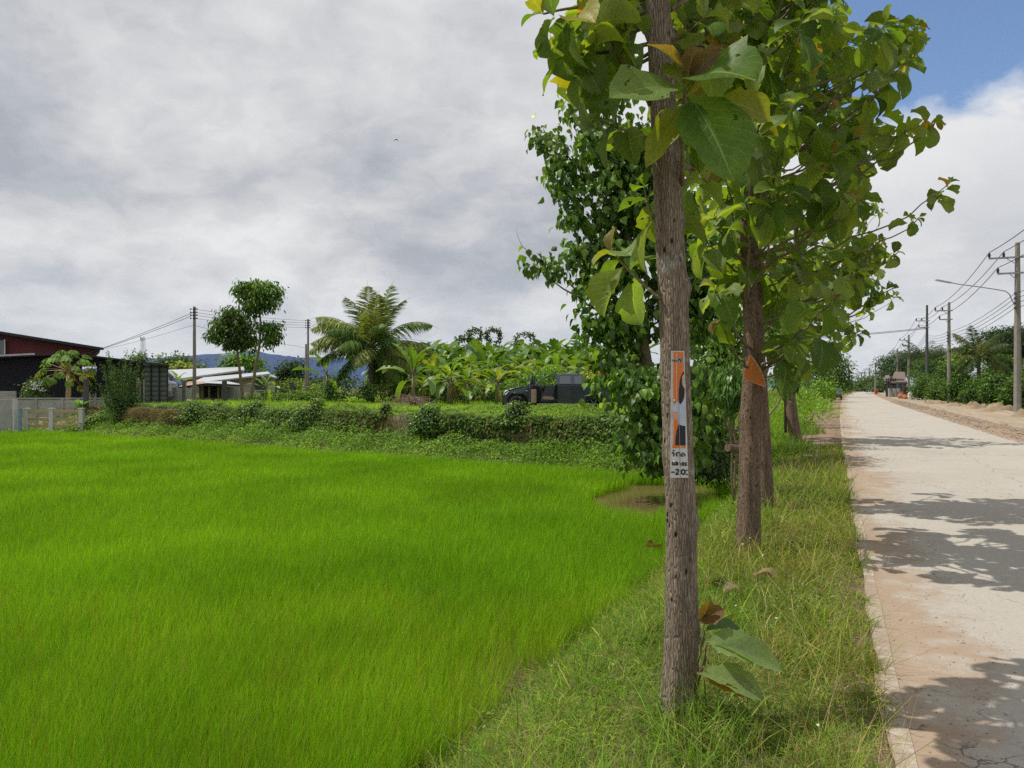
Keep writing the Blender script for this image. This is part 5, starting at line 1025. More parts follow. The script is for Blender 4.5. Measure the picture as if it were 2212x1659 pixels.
def hl(s):
    o = MB().prism([(-2.52, s*.80, .80), (-2.585, s*.60, .80), (-2.50, s*.58, 1.0), (-2.28, s*.80, 1.04)], [(-2.46, s*.81, .80), (-2.45, s*.55, .8), (-2.40, s*.56, 1.0), (-2.22, s*.79, 1.03)]).build('headlight', M['lamp'], tk)
hl(-1); hl(1)
MB().box((-1.55, -.905, .98), (.08, .02, .035)).build('indicator_lamp', M['lamp'], tk)
for s in (-1, 1): panel('tail_light', [(2.38, .72), (2.40, 1.15), (2.61, 1.15), (2.62, .72)], s*.905-.01 if s < 0 else .80, s*.80 if s < 0 else .915, M['red'], tk, .02)
for cx in (-1.95, 1.36):
    for s in (-1, 1):
        w = bpy.data.objects.new('wheel', None); C.objects.link(w); w.parent = tk; w.location = (cx, s*.78, .38)
        mb = MB(); prof = [(.24, -.12), (.34, -.125), (.38, -.09), (.385, .0), (.38, .09), (.34, .125), (.24, .12)]; mb.lathe((0, 0, 0), prof, 28); v = mb.v[0]; mb.v[0] = v[:, [0, 2, 1]]; o = mb.build('tyre', M['rubber'], w, smooth=True)
        mb = MB(); mb.lathe((0, 0, 0), [(.24, -.1), (.22, -.05), (.07, -.06), (.0, -.07)], 28); v = mb.v[0]; v = v[:, [0, 2, 1]]; v[:, 1] *= -s*-1; mb.v[0] = v
        for i in range(6):
            a = i*math.pi/3; mb.beam((.05*math.cos(a), s*.09, .05*math.sin(a)), (.235*math.cos(a), s*.10, .235*math.sin(a)), .06, .02)
        mb.build('rim', M['steel'], w)
# open door
dr = bpy.data.objects.new('door', None); C.objects.link(dr); dr.parent = tk; dr.location = (-1.2, -.9, 0); dr.rotation_euler = (0, 0, R(-101)); tag(dr, 'opened front door standing out from the cab')
ol = panel('door_skin', [(0, .42), (0, 1.2), (.98, 1.2), (.98, .42)], -.03, .03, M['paintblack'], dr, .015, False)
mb = MB()
for a, c in [((0, 0, 1.2), (.40, .09, 1.6)), ((.40, .09, 1.6), (.92, .09, 1.62)), ((.92, .09, 1.62), (.98, 0, 1.2))]: mb.beam(a, c, .04, .04)
mb.build('window_frame', M['paintblack'], dr); MB().poly([(.03, 0, 1.2), (.42, .09, 1.58), (.9, .09, 1.6), (.96, 0, 1.2)]).build('window', M['glass'], dr)
panel('door_trim', [(.06, .45), (.06, 1.05), (.93, 1.05), (.93, .45)], .03, .10, M['beige'], dr, .03, False)
mb = MB(); mb.lathe((0, 0, 0), [(.0, -.06), (.09, -.05), (.11, 0), (.10, .04), (0, .05)], 14); mb.v[0] = mb.v[0][:, [2, 0, 1]]*[1, 1.2, 1]+[.08, -.13, 1.27]; mb.beam((.05, -.02, 1.2), (.08, -.1, 1.22), .03, .03); mb.build('mirror', plain('mirror_blue_grey', (.3, .36, .45), .15, .6), dr, smooth=True)
for cx in (-1.95, 1.36): MB().box((cx, 0, .52), (1.0, 1.5, .62)).build('wheel_well', M['interior'], tk)
# inside the cab
def seat(y):
    s_ = bpy.data.objects.new('seat', None); C.objects.link(s_); s_.parent = tk; s_.location = (0, y, 0)
    panel('cushion', [(-.88, .58), (-.9, .68), (-.8, .74), (-.35, .70), (-.33, .56)], -.25, .25, M['beige'], s_, .04, False); panel('backrest', [(-.42, .66), (-.30, 1.25), (-.2, 1.27), (-.18, .62)], -.24, .24, M['interior'], s_, .04, False); panel('headrest', [(-.29, 1.30), (-.27, 1.46), (-.18, 1.46), (-.17, 1.30)], -.13, .13, M['interior'], s_, .03, False)
seat(-.42); seat(.42)
panel('dashboard', [(-1.2, .5), (-1.2, 1.2), (-.98, 1.16), (-.93, .9), (-1.02, .5)], -.8, .8, M['interior'], tk, .03)
mb = MB(); a = np.linspace(0, 2*math.pi, 21); mb.tube(np.stack([-.80+.10*np.cos(a)*.5, -.40+.19*np.sin(a), 1.10+.19*np.cos(a)*.9], 1), .016, 6); mb.beam((-.95, -.4, 1.0), (-.80, -.4, 1.1), .04, .04); mb.build('steering_wheel', M['interior'], tk, smooth=True)

# ------------------------------------------------------------------ buildings and fences at the left
def k_(d): return d/FOC
def slab(mb, pts, th):
    pts = np.asarray(pts, float); mb.prism(pts, pts-np.array([0, 0, th]))
M['roofblack'] = plain('black_roof', (.02, .02, .024), .5); M['redwall'] = plain('dark_red_wall', (.12, .025, .03), .8, nscale=2, namt=.15); M['net'] = plain('black_shade_net', (.008, .009, .014), .95, namt=.1, bump=.3)
m, t, b, out = newmat('translucent_screen'); o_ = t.nodes.new('ShaderNodeTexCoord').outputs['Object']; br = t.nodes.new('ShaderNodeTexWave'); br.wave_type = 'BANDS'; br.bands_direction = 'Z'; br.inputs['Scale'].default_value = 1.1; br.inputs['Distortion'].default_value = .4; t.links.new(o_, br.inputs[0])
t.links.new(mixc(t, br.outputs[0], (.05, .06, .05), (.13, .15, .13)), b.inputs['Base Color']); b.inputs['Roughness'].default_value = .7; M['screen'] = m
M['tin'] = plain('pale_tin_roof', (.50, .52, .55), .35, .35, nscale=.6, namt=.3, c2=(.34, .35, .38)); M['rust'] = plain('rusty_tin', (.30, .13, .08), .8, nscale=2, namt=.4, c2=(.42, .40, .38)); M['siding'] = plain('pink_beige_siding', (.52, .44, .41), .8, nscale=1, namt=.15); M['white'] = plain('whitewash', (.6, .6, .56), .85, namt=.2); M['bluepipe'] = plain('blue_grey_pipe', (.22, .28, .36), .5); M['timber'] = plain('pale_timber', (.50, .36, .17), .75, nscale=5, namt=.3); M['brick'] = plain('red_brick', (.22, .07, .045), .9, nscale=8)
h = tat('red_house', 'house with dark red gable and long black sloping roof at the left edge', 'house', (*P(60, 850, 54)[:2], .5))
mb = MB(); A_ = [P(-160, 690, 54), P(224, 751, 54), P(224, 751, 64), P(-160, 690, 64)]; slab(mb, A_, .18); mb.build('roof', M['roofblack'], h)
mb = MB(); a = [P(-160, 691, 54.8), P(218, 752.5, 54.8), P(205, 764, 54.8), P(176, 768, 54.8), P(176, 768, 54.8)*1]; a[-1][2] = .5; l_ = P(-160, 700, 54.8); l_[2] = .5; a.append(l_); a = np.array(a); mb.prism(a, a+[-4.4, 8, 0]); mb.build('wall', M['redwall'], h)
w_ = h; mb = MB(); mb.box(P(-8, 773, 54.6)+[0, 0, .6], (1.1, .1, 1.3)); w_ = mb.build('window', M['glass'], h); mb = MB()
for x in (-.6, .6): mb.box(P(-8, 773, 54.5)+[x, 0, .6], (.08, .08, 1.4))
mb.build('frame', M['white'], w_)
d0 = 46.0
h = tat('carport', 'low black shade-net carport with a see-through gap and slatted end screen', 'carport', (*P(180, 850, d0)[:2], .5)); zb = .45
def pan(nm, u0, u1, vt0, vt1, vb, m_, d=d0, th=.06, z1=None):
    a, b_ = P(u0, vt0, d), P(u1, vt1, d); zb_ = P(0, vb, d)[2] if vb else zb; pts = np.array([a, b_, [b_[0], d, zb_], [a[0], d, zb_]]); return MB().prism(pts, pts+[0, th, 0]).build(nm, m_, h)
pan('net_panel', -60, 175, 772, 767, None, M['net']); pan('net_panel', 175, 209, 767, 772, 792, M['net']); pan('net_panel', 209, 308, 772, 784, None, M['net']); pan('end_screen', 309.5, 361, 787, 790, None, M['screen'])
mb = MB(); slab(mb, [P(-60, 772, d0-.5), P(150, 761.5, d0-.5), P(150, 763.5, d0+7), P(-60, 774, d0+7)], .1); slab(mb, [P(150.2, 761.5, d0-.5), P(366, 788, d0-.5), P(366, 790, d0+7), P(150.2, 763.5, d0+7)], .1); mb.build('roof', M['roofblack'], h)
mb = MB(); mb.beam(P(-60, 771, d0-.56), P(75, 764.5, d0-.56), .02, .1); mb.build('gutter', M['tin'], h)
for u_ in (308, 326, 344, 362): p = P(u_, 788, d0-.05); mb = MB(); mb.box((p[0], d0-.06, (p[2]+zb)/2), (.07, .07, p[2]-zb)); mb.build('post', M['roofblack'], h)
mb = MB()
for i in range(13): p = P(176+i*2.7, 850, d0); mb.box((p[0], d0, .95), (.03, .03, .75))
mb.beam(P(174, 838.5, d0), P(210, 838.5, d0), .04, .04); mb.build('railing', M['roofblack'], h)
mb = MB(); p = P(205.5, 789, d0-.3); mb.tube([p+[0, 0, .15], p+[0, 0, .0]], .02, 5); mb.lathe(p, [(.0, -.12), (.05, -.09), (.06, -.03), (.02, .01)], 8); mb.build('light_bulb', M['white'], h)
bush('banana_bush', 'light green leafy plant seen through the gap of the carport', 'plant', (*P(200, 850, 57)[:2], .5), [EL(200, 812, 57, 12, 14), EL(206, 830, 57, 12, 10), EL(192, 828, 57, 12, 10)], 120, .2, 7, .35, .4, [(.2, .33, .05), (.14, .25, .03)], [.5, .5])
# concrete panel fence
h = tat('concrete_fence', 'grey precast concrete panel fence in front of the black carport', 'fence', (*P(100, 880, 39.5)[:2], -.4)); de = 39.5
for (u0, u1, v1) in [(-30, 29, 902), (31.5, 78, 885), (80, 135, 885), (137, 168, 885), (170, 205, 885), (207, 230, 885)]:
    mb = MB(); a, b_ = P(u0, 863, de), P(u1, 863, de); zb_ = P(0, v1, de)[2]-.4
    for i in range(4): z1 = a[2]-i*(a[2]-zb_)/4; z0 = a[2]-(i+1)*(a[2]-zb_)/4+.012; mb.box(((a[0]+b_[0])/2, de, (z0+z1)/2), (b_[0]-a[0], .05, z1-z0))
    mb.build('panel', M['conc'], h)
for u_ in (-31, 30, 79, 136, 169, 206, 231): a = P(u_, 861, de); mb = MB(); mb.box((a[0], de-.01, (a[2]-.5)/2), (.13, .13, a[2]+.5)); mb.build('post', M['conc'], h)
mb = MB(); a, b_ = P(-31, 860.5, de), P(231, 860.5, de); mb.box(((a[0]+b_[0])/2, de, a[2]), (b_[0]-a[0], .14, .06)); mb.build('coping', M['conc'], h)
h = tat('concrete_wall', 'pale plastered concrete wall at the far left edge beside the rice', 'wall', (*P(0, 931, 36.5)[:2], -.5)); a = np.array([P(-60, 863, 36.4), P(27, 863, 36.4), P(28, 934, 36.4), P(-60, 934, 36.4)]); MB().prism(a, a+[0, .2, 0]).build('masonry', M['conc'], h); a = np.array([P(27.2, 862, 36.3), P(31, 862, 36.3), P(31, 934, 36.3), P(27.2, 934, 36.3)]); MB().prism(a, a+[0, .25, 0]).build('pilaster', M['white'], h)
MB().box(P(8, 855, 41)+[0, 0, -.1], (1.3, .1, .7)).build('slab', M['conc'], h)
h = tat('rail_fence', 'low rail fence of three white posts and pale timber rails on the gravel bank', 'fence', (*P(110, 925, 37)[:2], -.4)); dr_ = 37
for u_ in (58, 112, 176): a = P(u_, 884, dr_); mb = MB(); mb.box((a[0], dr_, a[2]/2-.35), (.19, .19, a[2]+.7)); mb.box((a[0], dr_, a[2]+.03), (.24, .24, .06)); mb.build('post', M['white'], h)
for (u0, u1) in ((62, 108), (116, 172)):
    for v_ in (889.5, 905.5, 920): mb = MB(); a, b_ = P(u0-3, v_, dr_-.02), P(u1+3, v_+.5, dr_-.02); mb.beam(a, b_, .07, .14); mb.build('rail', M['timber'], h)
mb = MB(); a = P(43, 884, 36.2); mb.tube([a, a-[0, 0, .6], a-[0, 0, 1.2]], .09, 12); mb.tube([a+[0, 0, .02], a+[0, 0, .05]], .11, 12); mb.tube([a-[0, 0, .28], a-[0, 0, .33]], .105, 12); o = mb.build('water_pipe', M['bluepipe']); tag(o, 'short blue grey upright pipe left of the rail fence', 'pipe')
M['gravel'] = mat_dirt('pink_gravel', (.34, .25, .23), (.25, .19, .17), (.18, .13, .10), 1.0)
V, F = grid(np.linspace(33.6, 60, 60), np.linspace(-3.6, .3, 22), lambda a, w: 0*a); xy = W0[None]+V[:, :1]*WD+V[:, 1:2]*WN; z_ = -.74+1.2*sstep(-2.9, .1, V[:, 1])+.07*hsh(xy[:, 0]*3, xy[:, 1]*3)
mk('gravel_bank', np.column_stack([xy, z_]), [F], M['gravel'], smooth=True, uv=V[:, :2]); tag(bpy.data.objects['gravel_bank'], kind='structure')
def kl(x, y, s, t, a, w): return (a > 32.5) & (a < 60) & (w > -5.2) & (w < -.9+.9*hsh(a*1.2, 5))
def kl2(x, y, s, t, a, w): return kl(x, y, s, t, a, w) & (rng.random(len(x)) < .7)
x = rng.uniform(-34, -17, 60000); y = rng.uniform(33, 50, 60000); a_, w_ = to_wall(x, y); k = kl(x, y, 0, 0, a_, w_) & (hsh(x*1.2, y*1.2) > .22); x, y, w_ = x[k], y[k], w_[k]; n = len(x)
lv = leaves(np.column_stack([x, y, -.72+1.1*sstep(-2.9, .1, w_)+.45*hsh(x*1.1, y*1.1)*rng.random(n)]), rdir(n)*[1, 1, .5], np.array([0, -.3, 1])+rng.normal(0, .4, (n, 3)), rng.uniform(.08, .16, n), rng.uniform(.05, .10, n), 1, 2, 'oval', .4, .2, 0, pick([(0.08, .16, .02), (0.12, .23, .03), (.18, .27, .045)], [.35, .4, .25], n)*np.exp(rng.normal(0, .22, (n, 1))))
tag(leafobj('left_bank_weeds', M['weed'], None, lv), 'leafy weeds below the rail fence at the left edge of the paddy', 'weeds', kind='stuff'); bpy.data.objects['left_bank_weeds'].name = 'fence_weeds'
# concrete stakes
for (u_, v0, d, w_, lb) in [(186, 819, 39, 8, 'dark grey round topped concrete stake between the carport gap and the straw heap'), (299, 820, 43, 7, 'weathered concrete stake half hidden by the tall dark shrub'), (311, 822, 45, 3, 'thin concrete stake before the slatted end screen'), (398, 822, 50, 7, 'concrete stake just left of the utility pole'), (485, 823, 50, 8, 'concrete stake right of the rusty roofed shack front'), (631, 826, 60, 6, 'concrete stake on the plot left of the tall thin pole')]:
    p = P(u_, v0, d); mb = MB(); w = w_*k_(d); mb.box((p[0], d, (p[2]+.1)/2), (w, w, p[2]-.1)); mb.lathe((p[0], d, p[2]), [(w*.48, 0), (w*.3, w*.3), (0.001, w*.38)], 8); o = mb.build('fence_post', M['poledark'] if u_ in (186, 485, 631) else M['pole']); tag(o, lb, 'fence post', 'old concrete fence posts on the plot')
# tank, low wall, far houses
d = 53; mb = MB(); c = (P(362.5, 0, d)[0], d, .4); r = 16.5*k_(d); zt = P(0, 829, d)[2]-.4; h = tat('water_tank', 'round pale grey water tank with domed lid beside the low white wall', 'water tank', c)
prof = [(r, 0), (r, zt*.3), (r*1.02, zt*.32), (r, zt*.34), (r, zt*.62), (r*1.02, zt*.64), (r, zt*.66), (r, zt)]; MB().lathe(c, prof, 28).build('barrel', M['tin'], h, smooth=True); MB().lathe(c, [(r*1.03, zt), (r*.95, zt*1.06), (r*.5, zt*1.12), (0.01, zt*1.14)], 28).build('lid', M['tin'], h, smooth=True)
d = 52; a = np.array([P(373, 838, d), P(415, 839, d), P(415, 866, d), P(373, 866, d)]); h = tat('low_wall', 'short off white wall between the water tank and the concrete pole', 'wall', a[2]); MB().prism(a, a+[0, .2, 0]).build('masonry', M['white'], h); a = np.array([P(372, 837, d-.1), P(382, 837, d-.1), P(382, 866, d-.1), P(372, 866, d-.1)]); MB().prism(a, a+[0, .3, 0]).build('pier', M['conc'], h)
h = tat('low_railing', 'low black railing under the water tank', 'railing', P(350, 862, 51)); mb = MB()
for i in range(22): p = P(310+i*3, 858, 51); mb.box((p[0], 51, p[2]-.12), (.03, .03, .35))
mb.beam(P(308, 857, 51), P(376, 857, 51), .03, .04); mb.build('bars', M['roofblack'], h)
h = tat('tin_roof_house', 'long house under a pale grey tin roof, farther and higher of two', 'house', (*P(450, 840, 74)[:2], .5)); mb = MB(); slab(mb, [P(384, 818, 70), P(528, 798, 70), P(526, 792, 80), P(362, 799, 80)], .15); mb.build('roof', M['tin'], h); a = np.array([P(392, 819, 71), P(522, 801, 71), P(522, 850, 71), P(392, 850, 71)]); MB().prism(a, a+[-2.5, 7, 0]).build('wall', M['siding'], h); mb = MB(); mb.beam(P(384, 820, 69.9), P(529, 799.5, 69.9), .05, .14); mb.build('fascia', M['white'], h)
h = tat('beige_sided_house', 'pinkish beige house with a pale tin roof, nearer of two behind the slender trees', 'house', (*P(530, 840, 63)[:2], .5)); mb = MB(); slab(mb, [P(402, 830, 61.5), P(584, 806.5, 61.5), P(578, 802.5, 69), P(440, 815, 69)], .12); slab(mb, [P(568, 809, 61.6), P(599, 815.5, 61.6), P(594, 812, 68), P(580, 807, 68)], .1); mb.build('roof', M['tin'], h)
a = np.array([P(436, 829, 62.3), P(572, 811, 62.3), P(594, 817, 62.3), P(594, 848, 62.3), P(436, 848, 62.3)]); MB().prism(a, a+[-1.6, 5, 0]).build('wall', M['siding'], h)
w = MB().box(P(562, 832, 62.2), (.9, .1, .8)).build('window', M['glass'], h); mb = MB(); p = P(562, 832, 62.1)
for s in (-1, 1): mb.box(p+[s*.48, 0, 0], (.06, .06, .9)); mb.box(p+[0, 0, s*.43], (.9, .06, .06))
mb.build('frame', M['white'], w)
h = tat('tin_shack', 'open shack with a rusty tin roof and dark posts beside the concrete pole', 'shack', (*P(450, 860, 57)[:2], .5)); mb = MB(); slab(mb, [P(384, 836, 55), P(444, 828, 55), P(440, 824, 60), P(408, 824, 60)], .08); mb.build('rusty_roof', M['rust'], h); mb = MB(); slab(mb, [P(445, 828, 55), P(526, 831, 55), P(490, 823, 60), P(441, 824, 60)], .08); mb.build('grey_roof', M['tin'], h); mb = MB(); mb.beam(P(384, 837.5, 54.9), P(444, 829.5, 54.9), .04, .12); mb.beam(P(445, 829, 54.9), P(526, 833, 54.9), .04, .12); mb.build('fascia', M['roofblack'], h)
a = np.array([P(430, 836, 58), P(524, 836, 58), P(524, 864, 58), P(430, 864, 58)]); MB().prism(a, a+[0, .1, 0]).build('back_wall', M['white'], h)
for u_ in (432, 438, 452, 472, 480, 522): p = P(u_, 833, 55.5); mb = MB(); mb.box((p[0], 55.5, 1.0), (.12, .12, 1.4)); mb.build('post', M['twig'], h)
mb = MB(); mb.box(P(458, 846, 57), (1.2, .5, .9)); mb.box(P(470, 850, 56.5), (.8, .5, .6)); mb.build('stored_boxes', M['interior'], h)
mb = MB(); mb.box(P(600, 852, 66), (2.8, .1, .25)); mb.box(P(660, 852, 66), (1.6, .1, .25)); o = mb.build('board_fence', M['pole']); tag(o, 'low dark board fence behind the plot left of the poles', 'fence')
# telecom tower
d = 420; h = tat('telecom_tower', 'tiny lattice telecom mast on the horizon above the carport', 'tower', P(309, 800, d)); mb = MB(); kk_ = k_(d); b0 = P(309, 790, d); zt = P(309, 729, d)[2]
for sx, sy in ((-1, -1), (1, -1), (1, 1), (-1, 1)): mb.beam((b0[0]+sx*1.1, d+sy*1.1, 0), (b0[0]+sx*.7, d+sy*.7, zt), .16, .16)
for i in range(12):
    z = 2+i*(zt-2)/12; r0 = 1.1-.4*z/zt
    for a, c in (((-1, -1), (1, -1)), ((1, -1), (-1, -1))): mb.beam((b0[0]+a[0]*r0, d-r0, z), (b0[0]+c[0]*r0, d-r0, z+(zt-2)/12), .08, .08)
mb.build('mast', M['steel'], h); mb = MB()
for (z, x) in ((zt-.6, -.8), (zt-.6, .9), (zt-1.2, 0), (zt*.72, -1.3), (zt*.70, 1.4), (zt*.55, 1.2), (zt*.55, -1.2)): mb.tube([(b0[0]+x, d-1, z-.9), (b0[0]+x, d-1, z+.9)], .3, 8)
mb.build('antennas', M['tin'], h)
# trees behind the left houses
tree('background_tree', 'bright light green tree behind the slender tree trunks', 'tree', (*P(520, 840, 84)[:2], .4), [EL(520, 778, 84, 36, 16), EL(500, 788, 84, 22, 14), EL(545, 785, 84, 20, 14), EL(560, 795, 84, 12, 12)], 190, .45, 8, .42, .6, [(.10, .2, .02), (.15, .25, .03)], [.5, .5])
tree('background_tree', 'yellow flowering tree behind the pale tin roofs', 'tree', (*P(400, 840, 90)[:2], .4), [EL(397, 793, 90, 20, 9), EL(385, 797, 90, 14, 8)], 80, .45, 7, .4, .6, [(.28, .30, .04), (.16, .24, .03)], [.5, .5])
tree('background_tree', 'dark green treetops behind the end of the carport', 'tree', (*P(360, 840, 110)[:2], .4), [EL(352, 780, 110, 18, 10), EL(385, 780, 112, 30, 12), EL(370, 786, 111, 24, 9), EL(420, 788, 112, 18, 8)], 150, .6, 8, .5, .6, [(.04, .085, .02), (.07, .12, .025)], [.5, .5])
tree('background_tree', 'small dark round treetop right below the telecom mast', 'tree', (*P(303, 840, 90)[:2], .4), [EL(303, 772, 90, 14, 6), EL(296, 776, 90, 8, 5)], 40, .4, 8, .4, .6, [(.05, .10, .02), (.08, .15, .025)], [.5, .5])
tree('background_tree', 'dark leaning round tree left of the tall thin pole', 'tree', (*P(622, 845, 80)[:2], .4), [EL(630, 800, 80, 24, 20), EL(612, 812, 80, 16, 14), EL(645, 790, 80, 10, 10)], 170, .45, 8, .38, .6, [(.025, .055, .018), (.05, .085, .022)], [.6, .4])
bush('hedge', 'mixed hedge of bushes left of the two thin poles', 'hedge', (*P(630, 845, 68)[:2], .4), [EL(605, 838, 68, 16, 12), EL(640, 836, 68, 26, 14), EL(680, 842, 66, 24, 12), EL(700, 845, 62, 20, 14), EL(585, 845, 66, 14, 8)], 330, .4, 7, .28, .5, [(.12, .2, .03), (.07, .13, .02), (.2, .26, .05)], [.4, .35, .25])
bush('hedge', 'weedy bushes at the foot of the slender trees', 'hedge', (*P(560, 860, 52)[:2], .4), [EL(550, 860, 52, 30, 8), EL(600, 858, 52, 24, 7), EL(655, 856, 52, 30, 9), EL(720, 855, 50, 26, 10)], 260, .25, 7, .2, .5, [(.12, .22, .03), (.08, .15, .02)], [.5, .5])
tree('background_tree', 'low dark tree line far behind the pole, in front of the hill', 'tree', (*P(700, 835, 200)[:2], .4), [EL(690+i*14, 822+rng.normal(0, 2), 200, 14, 8) for i in range(-14, 6)], 240, 1.1, 8, 1.0, .6, [(.04, .08, .03), (.06, .10, .035)], [.5, .5], fork=.2)
# papaya
d = 42; h = tat('papaya_tree', 'papaya tree with a domed crown, lower leaves yellow, in front of the carport', 'papaya tree', (*P(147, 861, d)[:2], .5)); top = P(147, 800, d); mb = MB(); mb.tube([(top[0], d, .3), (top[0]+.02, d, 1.4), top], [.15, .13, .08], 10); mb.build('trunk', M['timber'], h, smooth=True)
mb = MB(); L_ = []
for i in range(34):
    az = i*2.4; f = i/33; el = R(78)*(1-f)-R(38)*f*1.0+rng.normal(0, .08); r = rng.uniform(1.05, 1.35)*(1 if f > .1 else .8); o = np.array([math.cos(az)*math.cos(el), math.sin(az)*math.cos(el), math.sin(el)]); e = top+o*r; mb.tube([top, e], [.018, .012], 4)
    yel = f > .72; c = np.array((.30, .27, .04) if yel and rng.random() < .6 else (.13, .23, .035) if f > .3 else (.11, .21, .03)); az_ = np.array([math.cos(az), math.sin(az), 0])
    for j in range(7):
        a = az+(j-3)*.62; D = unit(np.array([math.cos(a), math.sin(a), -.35-(.5 if f > .6 else 0)])); L_.append((e, D, np.array([0, 0, 1.])+az_*.4, .48*(1-.09*abs(j-3)), .22, .7, .1, .02, c*rng.uniform(.8, 1.2)))
mb.build('petioles', M['timber'], h); a = [np.array([q[k] for q in L_]) for k in range(9)]; leafobj('leaves', M['leaf_far'], h, leaves(a[0], a[1], a[2], a[3], a[4], 2, 4, 'oval', a[5], a[6], a[7], a[8]))
h = bush('flowering_shrub', 'white flowering shrub left of the papaya tree', 'shrub', (*P(77, 861, 42)[:2], .5), [EL(77, 835, 42, 20, 18), EL(90, 826, 42, 14, 14), EL(68, 845, 42, 14, 14), EL(84, 850, 42, 16, 10)], 130, .16, 7, .16, .45, [(.07, .13, .02), (.13, .19, .035), (.05, .10, .02)], [.4, .3, .3]); n = 60; pos = np.stack([P(rng.normal(78, 12), 822+rng.random()*22, 41.6) for _ in range(n)]); leafobj('flowers', plain('white_petals', (.75, .78, .72), .8), h, leaves(pos, rdir(n), np.array([0, -1, .4]), .10, .10, 1, 2, 'oval'))
# tall dark shrub with upright stems
h = tat('tall_shrub', 'tall dark shrub with upright leafy whips in front of the carport', 'shrub', P(264, 905, 37.5)); mb = MB(); L_ = []; b0 = P(264, 905, 37.5)
for (u_, v_) in [(232, 760), (240, 775), (246, 790), (273, 757), (268, 770), (284, 775), (303, 778), (296, 790), (220, 787), (226, 805), (258, 785), (250, 800), (279, 795), (290, 805), (310, 800), (262, 800), (238, 805), (216, 830), (300, 830), (272, 790)]:
    e = P(u_, v_, 37.5+rng.normal(0, .4)); m_ = (b0*.45+e*.55)+[0, 0, -.3]; m_[0] = b0[0]*.25+e[0]*.75; pl = bezier(b0, m_, e, 30); mb.tube(pl, np.linspace(.018, .004, 30), 4)
    for j in range(4, 30):
        for q in range(7): L_.append(pl[j]+rng.normal(0, .055, 3))
n = len(L_); mb.build('stems', M['twig'], h); v1 = leaves(np.array(L_), rdir(n)+[0, 0, .2], rdir(n)+[0, 0, .6], rng.uniform(.06, .12, n), rng.uniform(.04, .07, n), 1, 2, 'oval', .4, 0, 0, pick([(.045, .10, .02), (.08, .15, .03)], [.5, .5], n))
v2 = cloud([EL(262, 870, 37.4, 34, 28), EL(240, 860, 37.4, 20, 20), EL(290, 862, 37.4, 20, 22), EL(262, 895, 37.2, 26, 18)], 420, .13, 8, .09, .6, [(.035, .08, .018), (.06, .12, .022)], [.6, .4]); leafobj('foliage', M['leaf_far'], h, v1, v2)
h = tat('broadleaf_plant', 'glossy plant with upright sword leaves left of the dark stake', 'plant', P(170, 886, 38.6)); b0 = P(172, 882, 38.6); n = 16; az = rng.uniform(0, 6.28, n); D = np.stack([np.cos(az)*.6, np.sin(az)*.5, np.ones(n)*.8], 1); leafobj('leaves', M['leaf'], h, leaves(b0+rng.normal(0, .06, (n, 3))*[1, 1, .2], D, np.stack([-np.cos(az), -np.sin(az), np.ones(n)*.5], 1), rng.uniform(.5, .85, n), .14, 2, 5, 'lance', .8, .4, 0, jit((.12, .25, .04), n)))

# ------------------------------------------------------------------ power poles and lines
def upole(label, u, vt, d, wpx, arms=(), lamp=False, low=True, m='pole', g='concrete power poles along the far side of the road', base=None):
    k = k_(d); p = P(u, vt, d); h_ = thing('power_pole', label, 'power pole', (p[0], d, 0.0), g); ORG[h_.name] = (p[0], d, 0.0); zt = p[2]; w = wpx*k
    mb = MB(); n = 4; prof = [(w*.80, -.3), (w*.52, zt)]; a = math.pi/4+np.arange(4)*math.pi/2
    mb.lathe((p[0], d, 0), [(w*.60, -.4), (w*.50, zt*.5), (w*.36, zt-.02), (w*.32, zt)], 8); mb.tube([(p[0], d, zt-.03), (p[0], d, zt)], w*.30, 8); mb.build('shaft', M[m], h_)
    tips = []
    for (du, v, hasins) in arms:
        z = P(0, v, d)[2]; L_ = du*k; dirv = np.array([-RN[0], -RN[1], 0]); a0 = np.array([p[0], d-.12, z]); b0 = a0+dirv*L_; mb = MB(); mb.beam(a0-dirv*.25, b0, .09, .10); ar = mb.build('crossarm', M['steel'], h_); mb = MB(); mb.beam(a0+[0, 0, -L_*.0-.5], a0+dirv*L_*.45, .03, .04); mb.build('brace', M['steel'], ar)
        for f in hasins:
            q = a0+dirv*L_*f; mb = MB(); mb.lathe(q, [(.02, 0), (.03, .05), (.09, .09), (.05, .13), (.10, .17), (.05, .21), (.085, .25), (.03, .34), (0, .36)], 10); i_ = mb.build('insulator', M['porc'], ar); tips.append(q+[0, 0, .36])
    if low:
        zl = zt*.66
        mb = MB(); mb.box((p[0]-.18, d-.1, zl), (.05, .05, 1.0)); br_ = mb.build('rack', M['steel'], h_); lt = []
        for i in range(4): q = np.array([p[0]-.22, d-.1, zl+.42-i*.28]); mb = MB(); mb.lathe(q, [(.0, -.06), (.07, -.05), (.04, 0), (.07, .05), (0, .06)], 8); mb.build('insulator', M['porc'], br_); lt.append(q)
        h_['low'] = 1
    else: lt = []
    if lamp:
        mb = MB(); mb.tube([P(u-7, lamp[0][1]+10, d), *[P(*q, d) for q in lamp]], [.03]*(len(lamp)+1), 7); mb.build('lamp_arm', M['steel'], h_); mb = MB(); a, b_ = P(*lamp[-1], d), P(*lamp[-2], d); e = a+(a-b_)/np.linalg.norm(a-b_)*.95; mb.beam(a-(a-e)*-.0, e, .22, .07); mb.build('lamp_head', M['tin'], h_)
    return h_, tips, lt, p
poles = []
ins3 = (.98, .5)
poles.append(upole('tallest nearest power pole at the right edge, carrying a long lamp arm', 2198, 524, 45, 13, [(56, 556, ins3), (40, 590, (.97,))], lamp=[(2186, 648), (2181, 636), (2172, 629), (2150, 625), (2110, 619), (2071, 614), (2055, 611)]))
